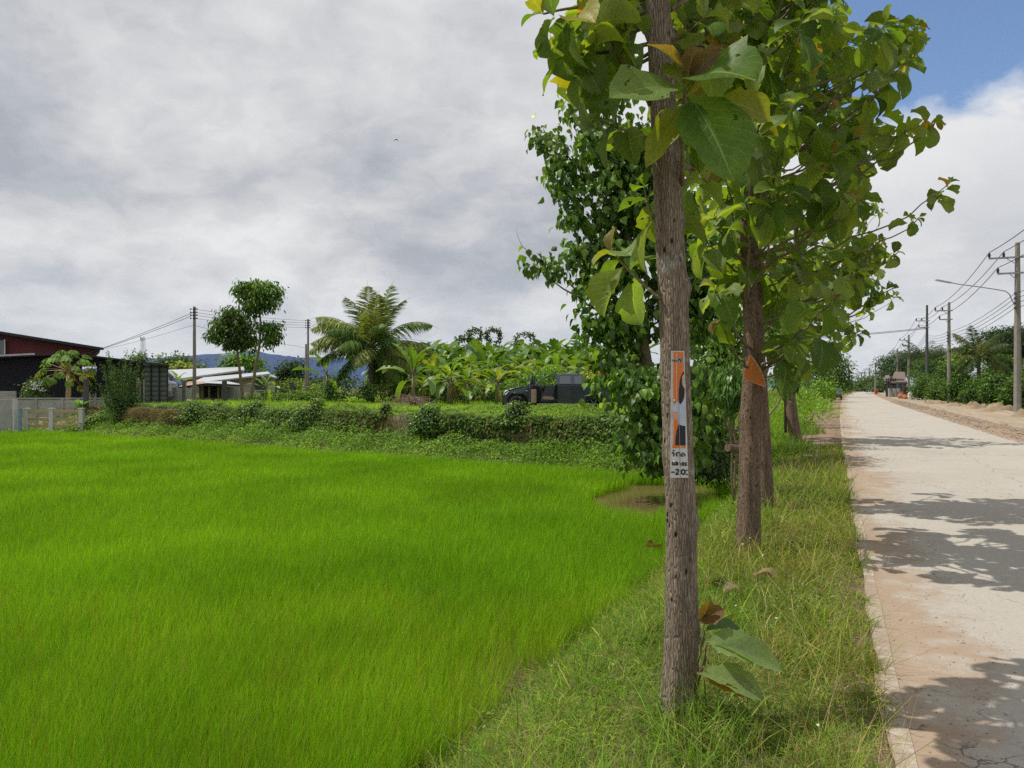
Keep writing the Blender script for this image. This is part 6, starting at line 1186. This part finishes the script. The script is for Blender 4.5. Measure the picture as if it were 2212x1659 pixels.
poles.append(upole('second power pole from the right edge, pale, two crossarms', 2050, 653, 72, 7.5, [(28, 671, ins3), (20, 690, (.97,))]))
poles.append(upole('darkest pole, standing third from the right edge with two short crossarms', 2002.5, 659, 97, 6, [(22, 693, ins3), (17, 707, (.97,))], m='poledark'))
poles.append(upole('fourth power pole from the right edge, above the grey gate', 1963, 723, 126, 5, [(18, 735, ins3), (13, 746, (.97,))]))
poles.append(upole('fifth thin power pole with a lamp arm, in front of the rain tree', 1938.5, 753, 152, 4, [(15, 762, ins3)], lamp=[(1936, 778), (1930, 775), (1918, 772), (1908, 770)]))
for i, (u, v, d) in enumerate([(1916, 771, 180), (1891, 784, 208), (1878, 794, 236), (1868, 801, 265), (1861, 806, 295), (1854, 810, 330)]):
    poles.append(upole('far small power pole in the row where the road vanishes', u, v, d, 3.6 if i < 2 else 3.0, [(13-i, v+5, ins3)], low=False, g='far power poles near the end of the road'))
def sag(a, b, s, n=14):
    t_ = np.linspace(0, 1, n)[:, None]; p = np.asarray(a)*(1-t_)+np.asarray(b)*t_; p[:, 2] -= s*4*(t_*(1-t_))[:, 0]; return p
offs = np.array([RD[0], RD[1], 0])*-30
def cable(name, pts, label, r=.018, s=.5, g='overhead cables along the road'):
    al = []
    for a, b_ in zip(pts[:-1], pts[1:]): al.append(sag(a, b_, s*np.linalg.norm(np.array(b_)-a)/30)[:-1])
    al.append([pts[-1]]); al = np.concatenate(al); rr_ = np.maximum(r, al[:, 1]*.00016); mb = MB(); mb.tube(al, rr_, 5); o = mb.build(name, M['wire']); tag(o, label, 'cable', g)
for i, nm in enumerate(('outer high cable resting on the upper crossarm tips of the power poles', 'inner high cable resting midway on the upper crossarms', 'lower high cable resting on the second crossarms')):
    ch = [pl[1][min(i, len(pl[1])-1)] for pl in poles]; cable('cable', [ch[0]+offs+[0, 0, .3]]+ch, nm, .022)
for i in range(4):
    ch = [pl[2][i] for pl in poles if pl[2]]; cable('cable', [ch[0]+offs+[0, 0, .2]]+ch, 'one of four parallel low cables on the side racks of the power poles', .017, .35, 'low cables on the pole racks')
for i, (v0, v1) in enumerate(((727, 708), (730, 710))): a = P(1700, v0+4, 90); cable('cable', [a, P(2001, v1, 97)], ('upper' if i == 0 else 'lower')+' cable crossing the road from the dark pole into the teak crown', .03, .2, 'cables crossing the road')
for i, (v0, v1) in enumerate(((812, 796), (808, 800), (800, 806))): cable('cable', [P(1750, v0, 190), P(1925, v1, 185)], 'faint cable crossing the far end of the road', .03, .6, 'faint crossing cables far away')
# poles at the left
def lpole(label, u, vt, d, w, brk=(), m='pole'):
    p = P(u, vt, d); h_ = thing('power_pole', label, 'power pole', (p[0], d, .4)); ORG[h_.name] = (p[0], d, .4); k = k_(d); mb = MB(); mb.lathe((p[0], d, 0), [(w*k*.62, .2), (w*k*.5, p[2]*.5), (w*k*.4, p[2]-.01), (.01, p[2])], 8); mb.build('shaft', M[m], h_); out = []
    for v in brk:
        q = P(u, v, d); mb = MB(); mb.tube([q+[0, -.1, -.06], q+[0, -.1, .06]], .06, 7)
        for s in (-1, 1): mb.tube([q+[s*w*k*.9, -.1, -.05], q+[s*w*k*.9, -.1, .05]], .045, 7)
        mb.beam(q+[-w*k*.95, -.1, 0], q+[w*k*.95, -.1, 0], .02, .02); mb.build('insulator', M['porc'], h_); out.append(q+[0, -.15, 0])
    return h_, out
_, la = lpole('weathered concrete power pole left of the slender trees', 420, 662, 52, 7.5, (668, 675, 681, 688)); _, lb_ = lpole('slim pale power pole left of the coconut palm', 665.5, 689, 66, 5, (693, 698, 703, 708)); lpole('short stub pole leaning beside the slim pale pole', 661, 743, 65, 5)
lpole('tiny distant pole against the hill left of the coconut palm', 700, 795, 120, 2.4, (800,))
for i in range(4): cable('cable', [la[i], lb_[i], P(960, 740+i*6, 95)], 'one of four thin cables from the weathered pole to the slim pale pole', .012, .25, 'thin cables between the left poles')
cable('cable', [la[1], P(224, 751, 53.7)], 'upper cable running down from the weathered pole to the red house roof', .016, .25, 'cables to the red house'); cable('cable', [la[2], P(222, 753, 53.7)], 'lower cable running down from the weathered pole to the red house roof', .016, .3, 'cables to the red house'); cable('cable', [P(418, 702, 52), P(180, 764, 53.8)], 'faint thin cable sagging to the wall of the red house', .009, .4, 'cables to the red house')
cable('cable', [P(420, 703, 52), P(640, 747, 75), P(720, 762, 90)], 'faint low cable sagging right of the weathered pole', .012, .2, 'thin cables between the left poles low')

# ------------------------------------------------------------------ far side of the road
RG = [(0.055, .11, .018), (0.09, .17, .025), (0.14, .23, .035)]
for (u, v, d, ru, rv, lb, pp) in [(1992, 838, 92, 20, 24, 'bright green roadside shrub right of the orange clay pots', (.2, .4, .4)), (2030, 846, 80, 26, 20, 'dense green shrub behind the red brick gatepost', (.3, .4, .3)), (2075, 838, 72, 34, 26, 'tall green shrub right of the second power pole foot', (.3, .4, .3)), (2120, 848, 64, 34, 24, 'wide feathery shrub below the coconut palm trunk', (.4, .4, .2)), (2160, 842, 58, 34, 28, 'dark green shrub left of the nearest power pole', (.4, .4, .2)), (2206, 848, 52, 30, 28, 'green shrub behind the foot of the nearest power pole', (.35, .4, .25)), (2240, 830, 56, 30, 40, 'big shrub at the right picture edge', (.4, .4, .2)), (2055, 815, 88, 40, 24, 'darker scrub behind the second power pole', (.5, .4, .1)), (2000, 805, 106, 34, 24, 'scrubby bushes under the distant rain tree', (.5, .35, .15)), (2170, 800, 76, 50, 26, 'tangled scrub behind the roadside shrubs at the right', (.45, .4, .15))]:
    bush('roadside_shrub', lb, 'shrub', (P(u, 0, d)[0], d, .1), [EL(u, v, d, ru, rv), EL(u-ru*.6, v+rv*.3, d, ru*.5, rv*.6), EL(u+ru*.6, v+rv*.25, d, ru*.5, rv*.6), EL(u+ru*.1, v-rv*.75, d, ru*.4, rv*.5), EL(u-ru*.35, v-rv*.95, d, ru*.2, rv*.35), EL(u+ru*.7, v-rv*.7, d, ru*.22, rv*.4)], int(90+ru*rv*.62), .28, 9, .24, .42, [(0.035, .075, .016), (0.07, .14, .022), (0.12, .21, .032)], pp, droop=.2, stemr=.05)
bush('yellow_green_tree', 'bright yellow green tree top left of the big rain tree', 'tree', (P(2078, 0, 95)[0], 95, .1), [EL(2078, 768, 95, 24, 18), EL(2066, 782, 95, 18, 16), EL(2092, 778, 95, 16, 16)], 150, .5, 8, .42, .6, [(.12, .23, .025), (.17, .28, .035)], [.5, .5], stemr=.15)
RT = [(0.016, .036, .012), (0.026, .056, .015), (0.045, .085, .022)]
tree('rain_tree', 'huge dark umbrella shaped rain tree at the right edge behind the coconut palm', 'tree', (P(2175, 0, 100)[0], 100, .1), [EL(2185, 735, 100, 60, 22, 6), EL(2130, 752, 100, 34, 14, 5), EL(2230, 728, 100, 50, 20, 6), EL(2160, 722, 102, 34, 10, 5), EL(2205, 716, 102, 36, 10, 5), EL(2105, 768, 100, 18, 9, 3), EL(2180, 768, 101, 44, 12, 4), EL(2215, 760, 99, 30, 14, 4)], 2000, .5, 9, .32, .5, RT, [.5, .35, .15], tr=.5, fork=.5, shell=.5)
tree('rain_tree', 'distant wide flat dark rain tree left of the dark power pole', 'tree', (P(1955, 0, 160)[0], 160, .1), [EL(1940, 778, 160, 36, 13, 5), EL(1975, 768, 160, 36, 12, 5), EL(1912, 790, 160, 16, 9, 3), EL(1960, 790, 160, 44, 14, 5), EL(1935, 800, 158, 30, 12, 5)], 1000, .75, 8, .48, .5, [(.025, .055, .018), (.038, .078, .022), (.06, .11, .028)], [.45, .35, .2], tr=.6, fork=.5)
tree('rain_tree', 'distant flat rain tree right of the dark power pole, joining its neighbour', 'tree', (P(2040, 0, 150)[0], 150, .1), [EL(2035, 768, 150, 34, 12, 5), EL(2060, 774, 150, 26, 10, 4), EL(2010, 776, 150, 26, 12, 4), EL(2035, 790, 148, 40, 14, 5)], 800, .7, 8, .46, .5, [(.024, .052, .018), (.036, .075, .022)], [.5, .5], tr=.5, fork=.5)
tree('background_tree', 'row of grey green treetops behind the far power poles', 'tree', (P(1885, 0, 230)[0], 230, .1), [EL(1885, 822, 230, 22, 14), EL(1905, 818, 220, 18, 14), EL(1868, 830, 240, 16, 12), EL(1900, 835, 210, 20, 10), EL(1855, 838, 260, 12, 9)], 300, 1.0, 8, .8, .55, [(.05, .09, .03), (.08, .13, .04)], [.5, .5], tr=.3)
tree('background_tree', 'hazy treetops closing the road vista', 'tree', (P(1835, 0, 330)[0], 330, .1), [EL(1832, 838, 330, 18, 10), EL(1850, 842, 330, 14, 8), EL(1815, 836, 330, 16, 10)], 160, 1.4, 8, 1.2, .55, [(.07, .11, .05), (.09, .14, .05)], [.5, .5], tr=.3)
tree('tiered_tree', 'tall tiered green tree left of the road end', 'tree', (P(1812, 0, 116)[0], 116, .05), [EL(1805, 775, 116, 22, 12), EL(1822, 790, 116, 20, 9), EL(1800, 800, 116, 34, 10), EL(1815, 818, 116, 32, 9), EL(1808, 835, 116, 34, 9), EL(1795, 760, 117, 20, 10)], 420, .55, 8, .42, .5, [(.045, .10, .02), (.08, .15, .028), (.12, .2, .035)], [.4, .4, .2], tr=.22, fork=.5)
tree('background_tree', 'leafy green trees behind the fourth teak beside the road', 'tree', (P(1765, 0, 80)[0], 80, .05), [EL(1775, 780, 80, 26, 26), EL(1750, 800, 80, 26, 26), EL(1785, 815, 80, 20, 22), EL(1755, 830, 78, 30, 16), EL(1720, 810, 82, 30, 30)], 330, .45, 8, .34, .55, RG, [.4, .35, .25], tr=.16)
# soil heaps along the dirt lane
M['heap'] = mat_dirt('heaped_sand', (.36, .28, .19), (.28, .21, .14), (.22, .16, .10), 1.0)
for (u, v, w, h_, lb) in [(2020, 873, 50, 10, 'farthest low soil heap at the foot of the shrubs'), (2062, 878, 44, 9, 'small soil heap left of the second pole'), (2108, 884, 60, 16, 'broad soil heap with ridges right of the second pole'), (2160, 890, 80, 20, 'large pale soil heap at the lane edge'), (2225, 902, 80, 20, 'nearest soil heap at the right picture edge')]:
    d = 1.6*FOC/(v-HZ); c = P(u, v, d); k = k_(d); n = 26; q = np.linspace(-1, 1, n); X, Y = np.meshgrid(q, q); r_ = np.sqrt(X*X+Y*Y); Z = np.clip(1-r_**2.4, 0, 1)*(.35+.55*hsh(X*3+u, Y*3)+.3*hsh(X*8, Y*8+u))*h_*k*1.15-.03
    V = np.stack([X*w*k*.5+c[0], Y*w*k*.45+d, Z], -1).reshape(-1, 3); i = np.arange(n-1)[:, None]*n; j = np.arange(n-1)[None, :]; F = np.stack([i+j, i+j+1, i+n+j+1, i+n+j], -1).reshape(-1, 4); o = mk('soil_heap', V, [F], M['heap'], uv=V[:, :2], smooth=True); tag(o, lb, 'soil heap', 'heaps of dug soil along the lane')
# far house, gate, pots
M['screen2'] = plain('grey_boards', (.30, .30, .30), .85, nscale=2, namt=.3)
d = 122
h = tat('roadside_house', 'small house with grey lattice wall and brown tiled roof beyond the gate', 'house', (P(1930, 0, d)[0], d, .1)); a = np.array([P(1913, 818, d), P(1951, 818, d), P(1951, 862, d), P(1913, 862, d)]); MB().prism(a, a+[2.5, 5, 0]).build('wall', M['screen2'], h); mb = MB(); slab(mb, [P(1924, 826, d-.5), P(1958, 825, d-.5), P(1954, 803, d+3), P(1932, 803, d+3)], .2); slab(mb, [P(1909, 822, d-.3), P(1923, 822, d-.3), P(1921, 810, d+3), P(1912, 811, d+3)], .15); mb.build('tiled_roof', plain('brown_tiles', (.20, .15, .13), .85, nscale=4, namt=.3), h)
mb = MB()
for i in range(5): p = P(1914+i*5.2, 840, d-.15); mb.box((p[0], d-.15, 1.5), (.10, .06, 3.0))
for i in range(4): p = P(1924, 822+i*9, d-.15); mb.box((p[0], d-.2, p[2]), (1.6, .05, .10))
mb.build('lattice', M['interior'], h)
w = MB().box(P(1941, 834, d-.12), (1.2, .1, 1.5)).build('window', M['glass'], h)
d = 118; h = tat('gate', 'pair of grey gate leaves between grey pillars in front of the roadside house', 'gate', (P(1934, 0, d)[0], d, .05))
for u_ in (1922, 1932, 1941): p = P(u_, 842, d); mb = MB(); mb.box((p[0], d, p[2]/2), (.3, .3, p[2])); mb.box((p[0], d, p[2]+.1), (.36, .36, .2)); mb.build('pillar', M['conc'], h)
for u_ in (1927, 1936.5): p = P(u_, 845, d); mb = MB(); mb.box((p[0], d, p[2]/2+.1), (.5, .06, p[2])); mb.build('leaf', M['steel'], h)
for (u_, v_, d, r, lb) in [(1948, 858, 104, .55, 'left orange clay mound of pots beside the gate'), (1957, 860, 100, .42, 'right low orange clay pots beside the white jar')]:
    p = P(u_, v_, d); mb = MB(); mb.lathe((p[0], d, 0), [(r*.7, -.1), (r, r*.5), (r*.95, r*.9), (r*.5, r*1.3), (r*.6, r*1.45), (r*.45, r*1.4)], 16); o = mb.build('clay_pot', plain('orange_clay', (.42, .15, .07), .85, nscale=3, namt=.3), smooth=True); tag(o, lb, 'pot')
p = P(1968, 853, 98); mb = MB(); mb.lathe((p[0], 98, 0), [(.3, 0), (.42, .4), (.36, .8), (.18, .95), (.24, 1.02), (.1, 1.03)], 16); o = mb.build('white_jar', M['white'], smooth=True); tag(o, 'white rounded jar at the right of the orange pots', 'jar')
p = P(2020, 846, 84); mb = MB(); mb.box((p[0], 80, .9), (.45, .45, 1.9)); mb.box((p[0], 80, 1.9), (.6, .6, .12)); o = mb.build('brick_gatepost', M['brick']); tag(o, 'short red brick gatepost between the roadside shrubs', 'gatepost')
d = 170; a = np.array([P(1872, 850, d), P(1902, 850, d), P(1902, 859, d), P(1872, 859, d)]); o = MB().prism(a, a+[0, .3, 0]).build('boundary_wall', M['conc']); tag(o, 'pale roadside boundary wall far down the road', 'wall')
MB().box(P(1893, 850, 150), (.5, .1, 1.2)).build('red_sign', M['red']); tag(bpy.data.objects['red_sign'], 'tiny red board by the far white wall', 'sign')
# two parked cars under the tiered tree
def farcar(u, d, m_, label):
    p = P(u, 852, d); h = thing('parked_car', label, 'car', (p[0], d, .02), rz=R(66))
    panel('body', [(-2, .25), (-2.05, .7), (-1.1, .85), (-.6, 1.35), (.8, 1.38), (1.5, .9), (2.0, .85), (2.02, .3)], -.8, .8, m_, h, .08, False); panel('window', [(-.95, .88), (-.58, 1.27), (.75, 1.3), (1.3, .9)], -.81, .81, M['glass'], h, .02, False)
    for x in (-1.25, 1.25):
        for s in (-1, 1): mb = MB(); mb.lathe((0, 0, 0), [(0, -.1), (.3, -.1), (.32, 0), (.3, .1), (0, .1)], 16); mb.v[0] = mb.v[0][:, [0, 2, 1]]+[x, s*.75, .3]; mb.build('wheel', M['rubber'], h)
farcar(1803, 97, plain('blue_paint', (.035, .05, .09), .3), 'blue car parked under the tiered tree beside the road'); farcar(1788, 92, plain('yellow_paint', (.45, .33, .05), .4), 'yellowish car half hidden in the bushes under the tiered tree')

# ------------------------------------------------------------------ signs nailed to the trunks
m, t, b, out = newmat('poster_orange'); o_ = t.nodes.new('ShaderNodeTexCoord').outputs['Object']; mp_ = t.nodes.new('ShaderNodeMapping'); mp_.inputs['Scale'].default_value = (60, 1, 3); t.links.new(o_, mp_.inputs[0])
t.links.new(mixc(t, ramp(t, noise(t, mp_.outputs[0], 1.0, 4, .6), [(.56, 0.0), (.60, .7)]), (.70, .17, .018), (.80, .42, .22)), b.inputs['Base Color']); b.inputs['Roughness'].default_value = .35; M['orange'] = m
M['pwhite'] = plain('poster_white', (.62, .62, .62), .4, nscale=20, namt=.15); M['pblack'] = plain('print_black', (.01, .01, .012), .5); M['skin'] = plain('print_skin', (.62, .36, .27), .4, namt=.1); M['shirt'] = plain('print_shirt', (.50, .56, .68), .4, nscale=25, namt=.3, c2=(.36, .42, .55)); M['navy'] = plain('print_navy', (.012, .016, .028), .4); M['hair'] = plain('print_hair', (.02, .012, .01), .4)
yf = D1-.0785                                                    # just in front of the bark
po = tat('poster_strip', 'narrow torn election poster strip with orange top and white foot nailed on the nearest trunk', 'poster', P(1472, 895, yf)); 
def lean(v): return np.interp(v, [758, 1032], [0, -2.0])
def PP(u, v, off=0.0):
    c = 1465+(v-895)*.014; dep = yf-.004+.0006*abs((u-c)/20)-off; return P(u, v, dep)
def pflat(name, pts, m_, off, parent=po, th=.0006):
    """a thin printed shape on the strip, creased along the strip's own centre line"""
    A_ = np.array([PP(u, v, off) for u, v in pts]); B_ = A_+[0, th, 0]; me = bpy.data.meshes.new(name); n = len(pts); f = list(range(n))
    w_ = np.array(parent.location); V = [tuple(x-w_) for x in np.vstack([A_, B_])]; me.from_pydata(V, [], [f, [i+n for i in f][::-1]]+[[i, i+n, (i+1) % n+n, (i+1) % n] for i in f]); me.materials.append(m_); me.update(); o = bpy.data.objects.new(name, me); C.objects.link(o); o.parent = parent; return o
def gridstrip(name, uL0, uR0, v0, uL1, uR1, v1, m_, off, th=.001):
    mb = MB(); n = 12; k = 7; V = []
    for i in range(n+1):
        f = i/n; v = v0+(v1-v0)*f; a_ = uL0+(uL1-uL0)*f; b_ = uR0+(uR1-uR0)*f
        for j in range(k): V.append(PP(a_+(b_-a_)*j/(k-1), v, off))
    i = np.arange(n)[:, None]*k; j = np.arange(k-1)[None, :]; F = np.stack([i+j, i+j+1, i+k+j+1, i+k+j], -1).reshape(-1, 4)
    return mk(name, V, [F], m_, po)
gridstrip('backing', 1449.5, 1478, 758, 1447.5, 1487, 1032, M['pwhite'], 0)
gridstrip('orange_field', 1452.8, 1476.2, 760, 1452.5, 1481.5, 968, M['orange'], .0009)
def conv(pts, ox=1480, oy=780, s=4.4844): return [((ox+x/s)/1.0687, (oy+y/s)/1.0687) for x, y in pts]
pflat('trouser_print', conv([(352, 1112), (356, 1040), (368, 960), (384, 905), (400, 893), (448, 905), (458, 910), (462, 1114)]), M['navy'], .0016)
pflat('shirt_print', conv([(318, 735), (330, 705), (362, 672), (385, 655), (450, 612), (459, 608), (461, 912), (420, 908), (384, 888), (378, 770), (350, 765), (318, 755)]), M['shirt'], .0018)
pflat('arm_print', conv([(316, 760), (350, 766), (378, 790), (384, 850), (345, 848), (316, 830)]), M['skin'], .0020)
pflat('face_print', conv([(424, 400), (440, 375), (446, 380), (450, 520), (440, 515), (430, 490), (423, 460)]), M['skin'], .0024)
pflat('hair_print', conv([(446, 345), (430, 362), (412, 400), (400, 450), (396, 510), (386, 560), (382, 640), (402, 690), (420, 675), (440, 640), (450, 590), (452, 530), (438, 515), (428, 480), (424, 440), (428, 400), (446, 378)]), M['hair'], .0022)
pflat('eye_print', conv([(424, 436), (434, 432), (442, 437), (434, 441)]), M['hair'], .0028)
gridstrip('crease', 1463.0, 1463.9, 760, 1469.5, 1470.5, 1031, plain('crease_grey', (.35, .34, .33), .5), .0030)
gridstrip('scuff', 1452.5, 1454, 762, 1452.5, 1454.2, 960, M['pwhite'], .0014); gridstrip('scuff', 1461, 1463, 762, 1461, 1462, 880, plain('orange_scuff', (.85, .5, .33), .5), .0014)
for (u, v) in [(1457.5, 866), (1456.8, 1014-16)]:
    p = PP(u, v, .004); mb = MB(); mb.lathe((0, 0, 0), [(0, -.002), (.006, -.002), (.0065, 0), (.0045, .003), (0, .0035)], 16); mb.v[0] = mb.v[0][:, [0, 2, 1]]*[1, -1, 1]+p; mb.build('bottle_cap_nail', M['steel'], po)
def glyphs(strokes, m_, wd, off, name):
    mb = MB()
    for st_ in strokes:
        pts = np.array([PP(*q, off) for q in st_])
        for a, c in zip(pts[:-1], pts[1:]):
            dv = c-a; l = np.linalg.norm(dv); 
            if l < 1e-6: continue
            dv /= l; nv = np.array([-dv[2], 0, dv[0]]); a2, c2 = a-dv*wd*.3, c+dv*wd*.3; q = np.array([a2-nv*wd/2, a2+nv*wd/2, c2+nv*wd/2, c2-nv*wd/2]); mb.prism(q, q+[0, .0004, 0])
    return mb.build(name, m_, po)
px = FOC/D1                                                      # view px per metre on the trunk
def circ(cx, cy, rx, ry, a0, a1, n=9): return [(cx+rx*math.cos(R(a)), cy-ry*math.sin(R(a))) for a in np.linspace(a0, a1, n)]
def cv1(p): return conv(p, 1540, 800, 33.18)
def cv2(p): return conv(p, 1540, 1030, 20.74)
def ring(cx, cy, rx, ry, a0=0, a1=360, n=14): return [(cx+rx*math.cos(R(a)), cy-ry*math.sin(R(a))) for a in np.linspace(a0, a1, n)]
top = [[(425, 1000), (430, 1150)], ring(575, 1085, 62, 85, 160, -200, 16), [(575, 1085), (520, 1075)], [(705, 1010), (715, 1120), (760, 1175), (800, 1120), (800, 1000)], [(875, 1175), (875, 1020), (890, 1000), (975, 1000), (990, 1020), (990, 1175)], [(1040, 1010), (1055, 1150), (1120, 1165), (1180, 1130), (1180, 1000)], [(860, 945), (1000, 945), (985, 880)], [(985, 850), (985, 880)], [(1060, 945), (1180, 945), (1190, 860)]]
glyphs([cv1(q) for q in top], M['pwhite'], .0068, .0018, 'lettering_outline'); glyphs([cv1(q) for q in top], M['pblack'], .0032, .0026, 'lettering')
bot = [[(295, 215), (345, 215)], ring(285, 360, 38, 50, 20, 150, 6), ring(530, 390, 90, 85, 0, 180, 12), [(735, 325), (790, 345), (850, 410), (860, 470)], [(455, 390), (455, 440), (500, 470)], [(620, 390), (620, 470)], [(330, 360), (325, 470)], [(700, 375), (700, 470), (760, 480)],
       ring(305, 835, 50, 62, 40, 300, 10), [(355, 900), (355, 780), (250, 780)], [(345, 900), (280, 900)], [(410, 790), (450, 765), (500, 780), (515, 820), (515, 905)], ring(460, 870, 48, 32, 20, 340, 10), [(605, 790), (640, 830), (655, 925)], ring(765, 850, 46, 68, 70, 330, 10), [(800, 925), (805, 800), (750, 790)], [(930, 795), (885, 800), (875, 835), (925, 865), (930, 905), (865, 925)],
       [(215, 1245), (345, 1245)], [(425, 1140), (470, 1115), (530, 1120), (545, 1170), (520, 1240), (420, 1345), (550, 1345)], ring(775, 1237, 88, 112, 0, 360, 18), [(925, 1165), (960, 1150)], [(935, 1340), (970, 1360)]]
glyphs([cv2(q) for q in bot[:8]], M['pblack'], .0060, .0022, 'lettering'); glyphs([cv2(q) for q in bot[8:17]], M['pblack'], .0052, .0022, 'lettering'); glyphs([cv2(q) for q in bot[17:]], M['pblack'], .0066, .0022, 'lettering')
# broken orange triangle on the second trunk
yt = D2-.125
tr_ = tat('orange_sign', 'broken orange triangular plastic sign nailed on the muddy second teak trunk', 'sign', P(1630, 800, yt))
def cv4(p): return conv(p, 1700, 810, 18.43)
def tri(name, pts, m_, off, th=.002):
    A_ = np.array([P(u, v, yt-off-.0006*(u-1608)) for u, v in cv4(pts)]); me = bpy.data.meshes.new(name); n = len(A_); V = np.vstack([A_, A_+[0, th, 0]])-np.array(tr_.location); me.from_pydata([tuple(x) for x in V], [], [list(range(n)), [i+n for i in range(n)][::-1]]+[[i, i+n, (i+1) % n+n, (i+1) % n] for i in range(n)]); me.materials.append(m_); me.update(); o = bpy.data.objects.new(name, me); C.objects.link(o); o.parent = tr_; return o
tri('rim', [(570, 160), (640, 215), (740, 300), (800, 390), (1080, 840), (1110, 960), (1200, 1180), (1255, 1450), (1240, 1545), (1150, 1520), (780, 1390), (400, 1255), (350, 1180), (300, 1085), (320, 880), (400, 700), (500, 690), (445, 560), (500, 420)], M['orangepale'] if 'orangepale' in M else plain('pale_rim', (.70, .42, .28), .5), 0)
tri('face', [(590, 225), (700, 330), (740, 430), (800, 470), (1010, 860), (1080, 980), (1100, 1120), (1190, 1250), (1215, 1480), (1010, 1430), (780, 1370), (440, 1235), (330, 1085), (340, 880), (415, 710), (520, 680), (470, 560), (520, 430)], plain('sign_orange', (.62, .175, .012), .4, nscale=12, namt=.15), .0025)
tri('scratch', [(690, 520), (710, 525), (580, 900), (560, 890)], plain('pale_scratch', (.72, .40, .22), .5), .0050); tri('scratch', [(660, 1150), (780, 1060), (880, 980), (920, 1030), (830, 1080), (800, 1180), (690, 1200)], plain('tan_scratch', (.45, .28, .12), .7), .0050)
for (x, y) in ((735, 1160), (775, 415)): u, v = cv4([(x, y)])[0]; p = P(u, v, yt-.01); mb = MB(); mb.lathe((0, 0, 0), [(0, -.002), (.009, -.001), (.009, .002), (0, .003)], 14); mb.v[0] = mb.v[0][:, [0, 2, 1]]+p; mb.build('nail', M['interior'], tr_)
# dark torn plastic on the fourth trunk, thin stake beside it
p = P(1700, 828, 22.2); mb = MB(); mb.box(p, (.30, .03, .34)); 
o = leafobj('torn_board', M['roofblack'], None, leaves(np.array([P(1693, 822, 22.25), P(1700, 820, 22.25)]), np.array([(1, 0, -.2), (.8, 0, -.6)]), np.array([(0, -1, .1), (0, -1, 0)]), .3, .22, 2, 4, 'oval', .2, .2, .05, (.2, .2, .2))); tag(o, 'dark torn scrap of board on the fourth teak trunk', 'board')
mb = MB(); a, b_ = P(1693, 812, 22.6), P(1697, 935, 22.6); mb.tube([b_, (a+b_)/2+[.02, 0, 0], a], [.045, .04, .035], 8); o = mb.build('stake', M['bark_muddy'], smooth=True); tag(o, 'thin reddish upright stake left of the fourth teak trunk', 'stake')
mb = MB(); a, b_ = P(1602, 972, 9.0), P(1572, 967, 8.8); mb.tube([b_, (a+b_)/2, a], [.045, .05, .05], 12); o = mb.build('log', M['bark_muddy']); tag(o, 'short cut log lying behind the second trunk', 'log')
# a bird in the clouds
b_ = P(855.5, 301, 60); h = tat('bird', 'tiny dark bird with raised wings flying in the grey clouds', 'bird', b_); mb = MB(); mb.tube([b_+[-.10, .0, -.02], b_+[0, 0, 0], b_+[.06, .02, .01], b_+[.14, .03, 0]], [.005, .035, .025, .006], 8); mb.build('body', M['interior'], h, smooth=True)
for s in (-1, 1): a_ = [b_+[0, -.03, 0], b_+[s*.12, -.03, -.04], b_+[s*.22, .02, -.16], b_+[s*.10, .06, -.04], b_+[0, .05, 0]]; A_ = np.array(a_); MB().prism(A_, A_+[0, 0, -.012]).build('wing', M['interior'], h)
# long blades and weeds round the foot of the nearest trunk
n = 120; uu = rng.normal(1490, 60, n); dd_ = rng.uniform(3.0, 4.1, n); X = (uu-CX)/FOC*dd_; az = rng.uniform(0, 6.28, n); D = np.stack([np.cos(az)*.45, np.sin(az)*.45, np.ones(n)], 1)
b1 = leaves(np.stack([X, dd_, ground_at(X, dd_)-.02], 1), D, np.stack([-np.cos(az), -np.sin(az), .3+0*az], 1), rng.uniform(.18, .48, n), rng.uniform(.006, .012, n), 2, 6, 'blade', rng.uniform(.3, 1.6, n), .3, 0, jit((.15, .26, .03), n))
n = 60; uu = rng.normal(1240, 160, n); dd_ = rng.uniform(3.3, 6, n); X = (uu-CX)/FOC*dd_; az = rng.uniform(0, 6.28, n); D = np.stack([np.cos(az)*.5, np.sin(az)*.5, np.ones(n)], 1)
b2 = leaves(np.stack([X, dd_, ground_at(X, dd_)-.02], 1), D, np.stack([-np.cos(az), -np.sin(az), .3+0*az], 1), rng.uniform(.15, .4, n), rng.uniform(.005, .009, n), 2, 6, 'blade', rng.uniform(.3, 1.7, n), .3, 0, jit((.13, .25, .03), n))
tag(leafobj('tall_blades', M['grass'], None, b1, b2), 'long arching grass blades round the foot of the nearest trunk', 'grass', kind='stuff')

for o in bpy.data.objects:
    if o.parent is None and str(o.get('label', '')).startswith(('low dark tree line', 'row of grey green treetops', 'hazy treetops', 'mixed low green undergrowth')): o['kind'] = 'stuff'
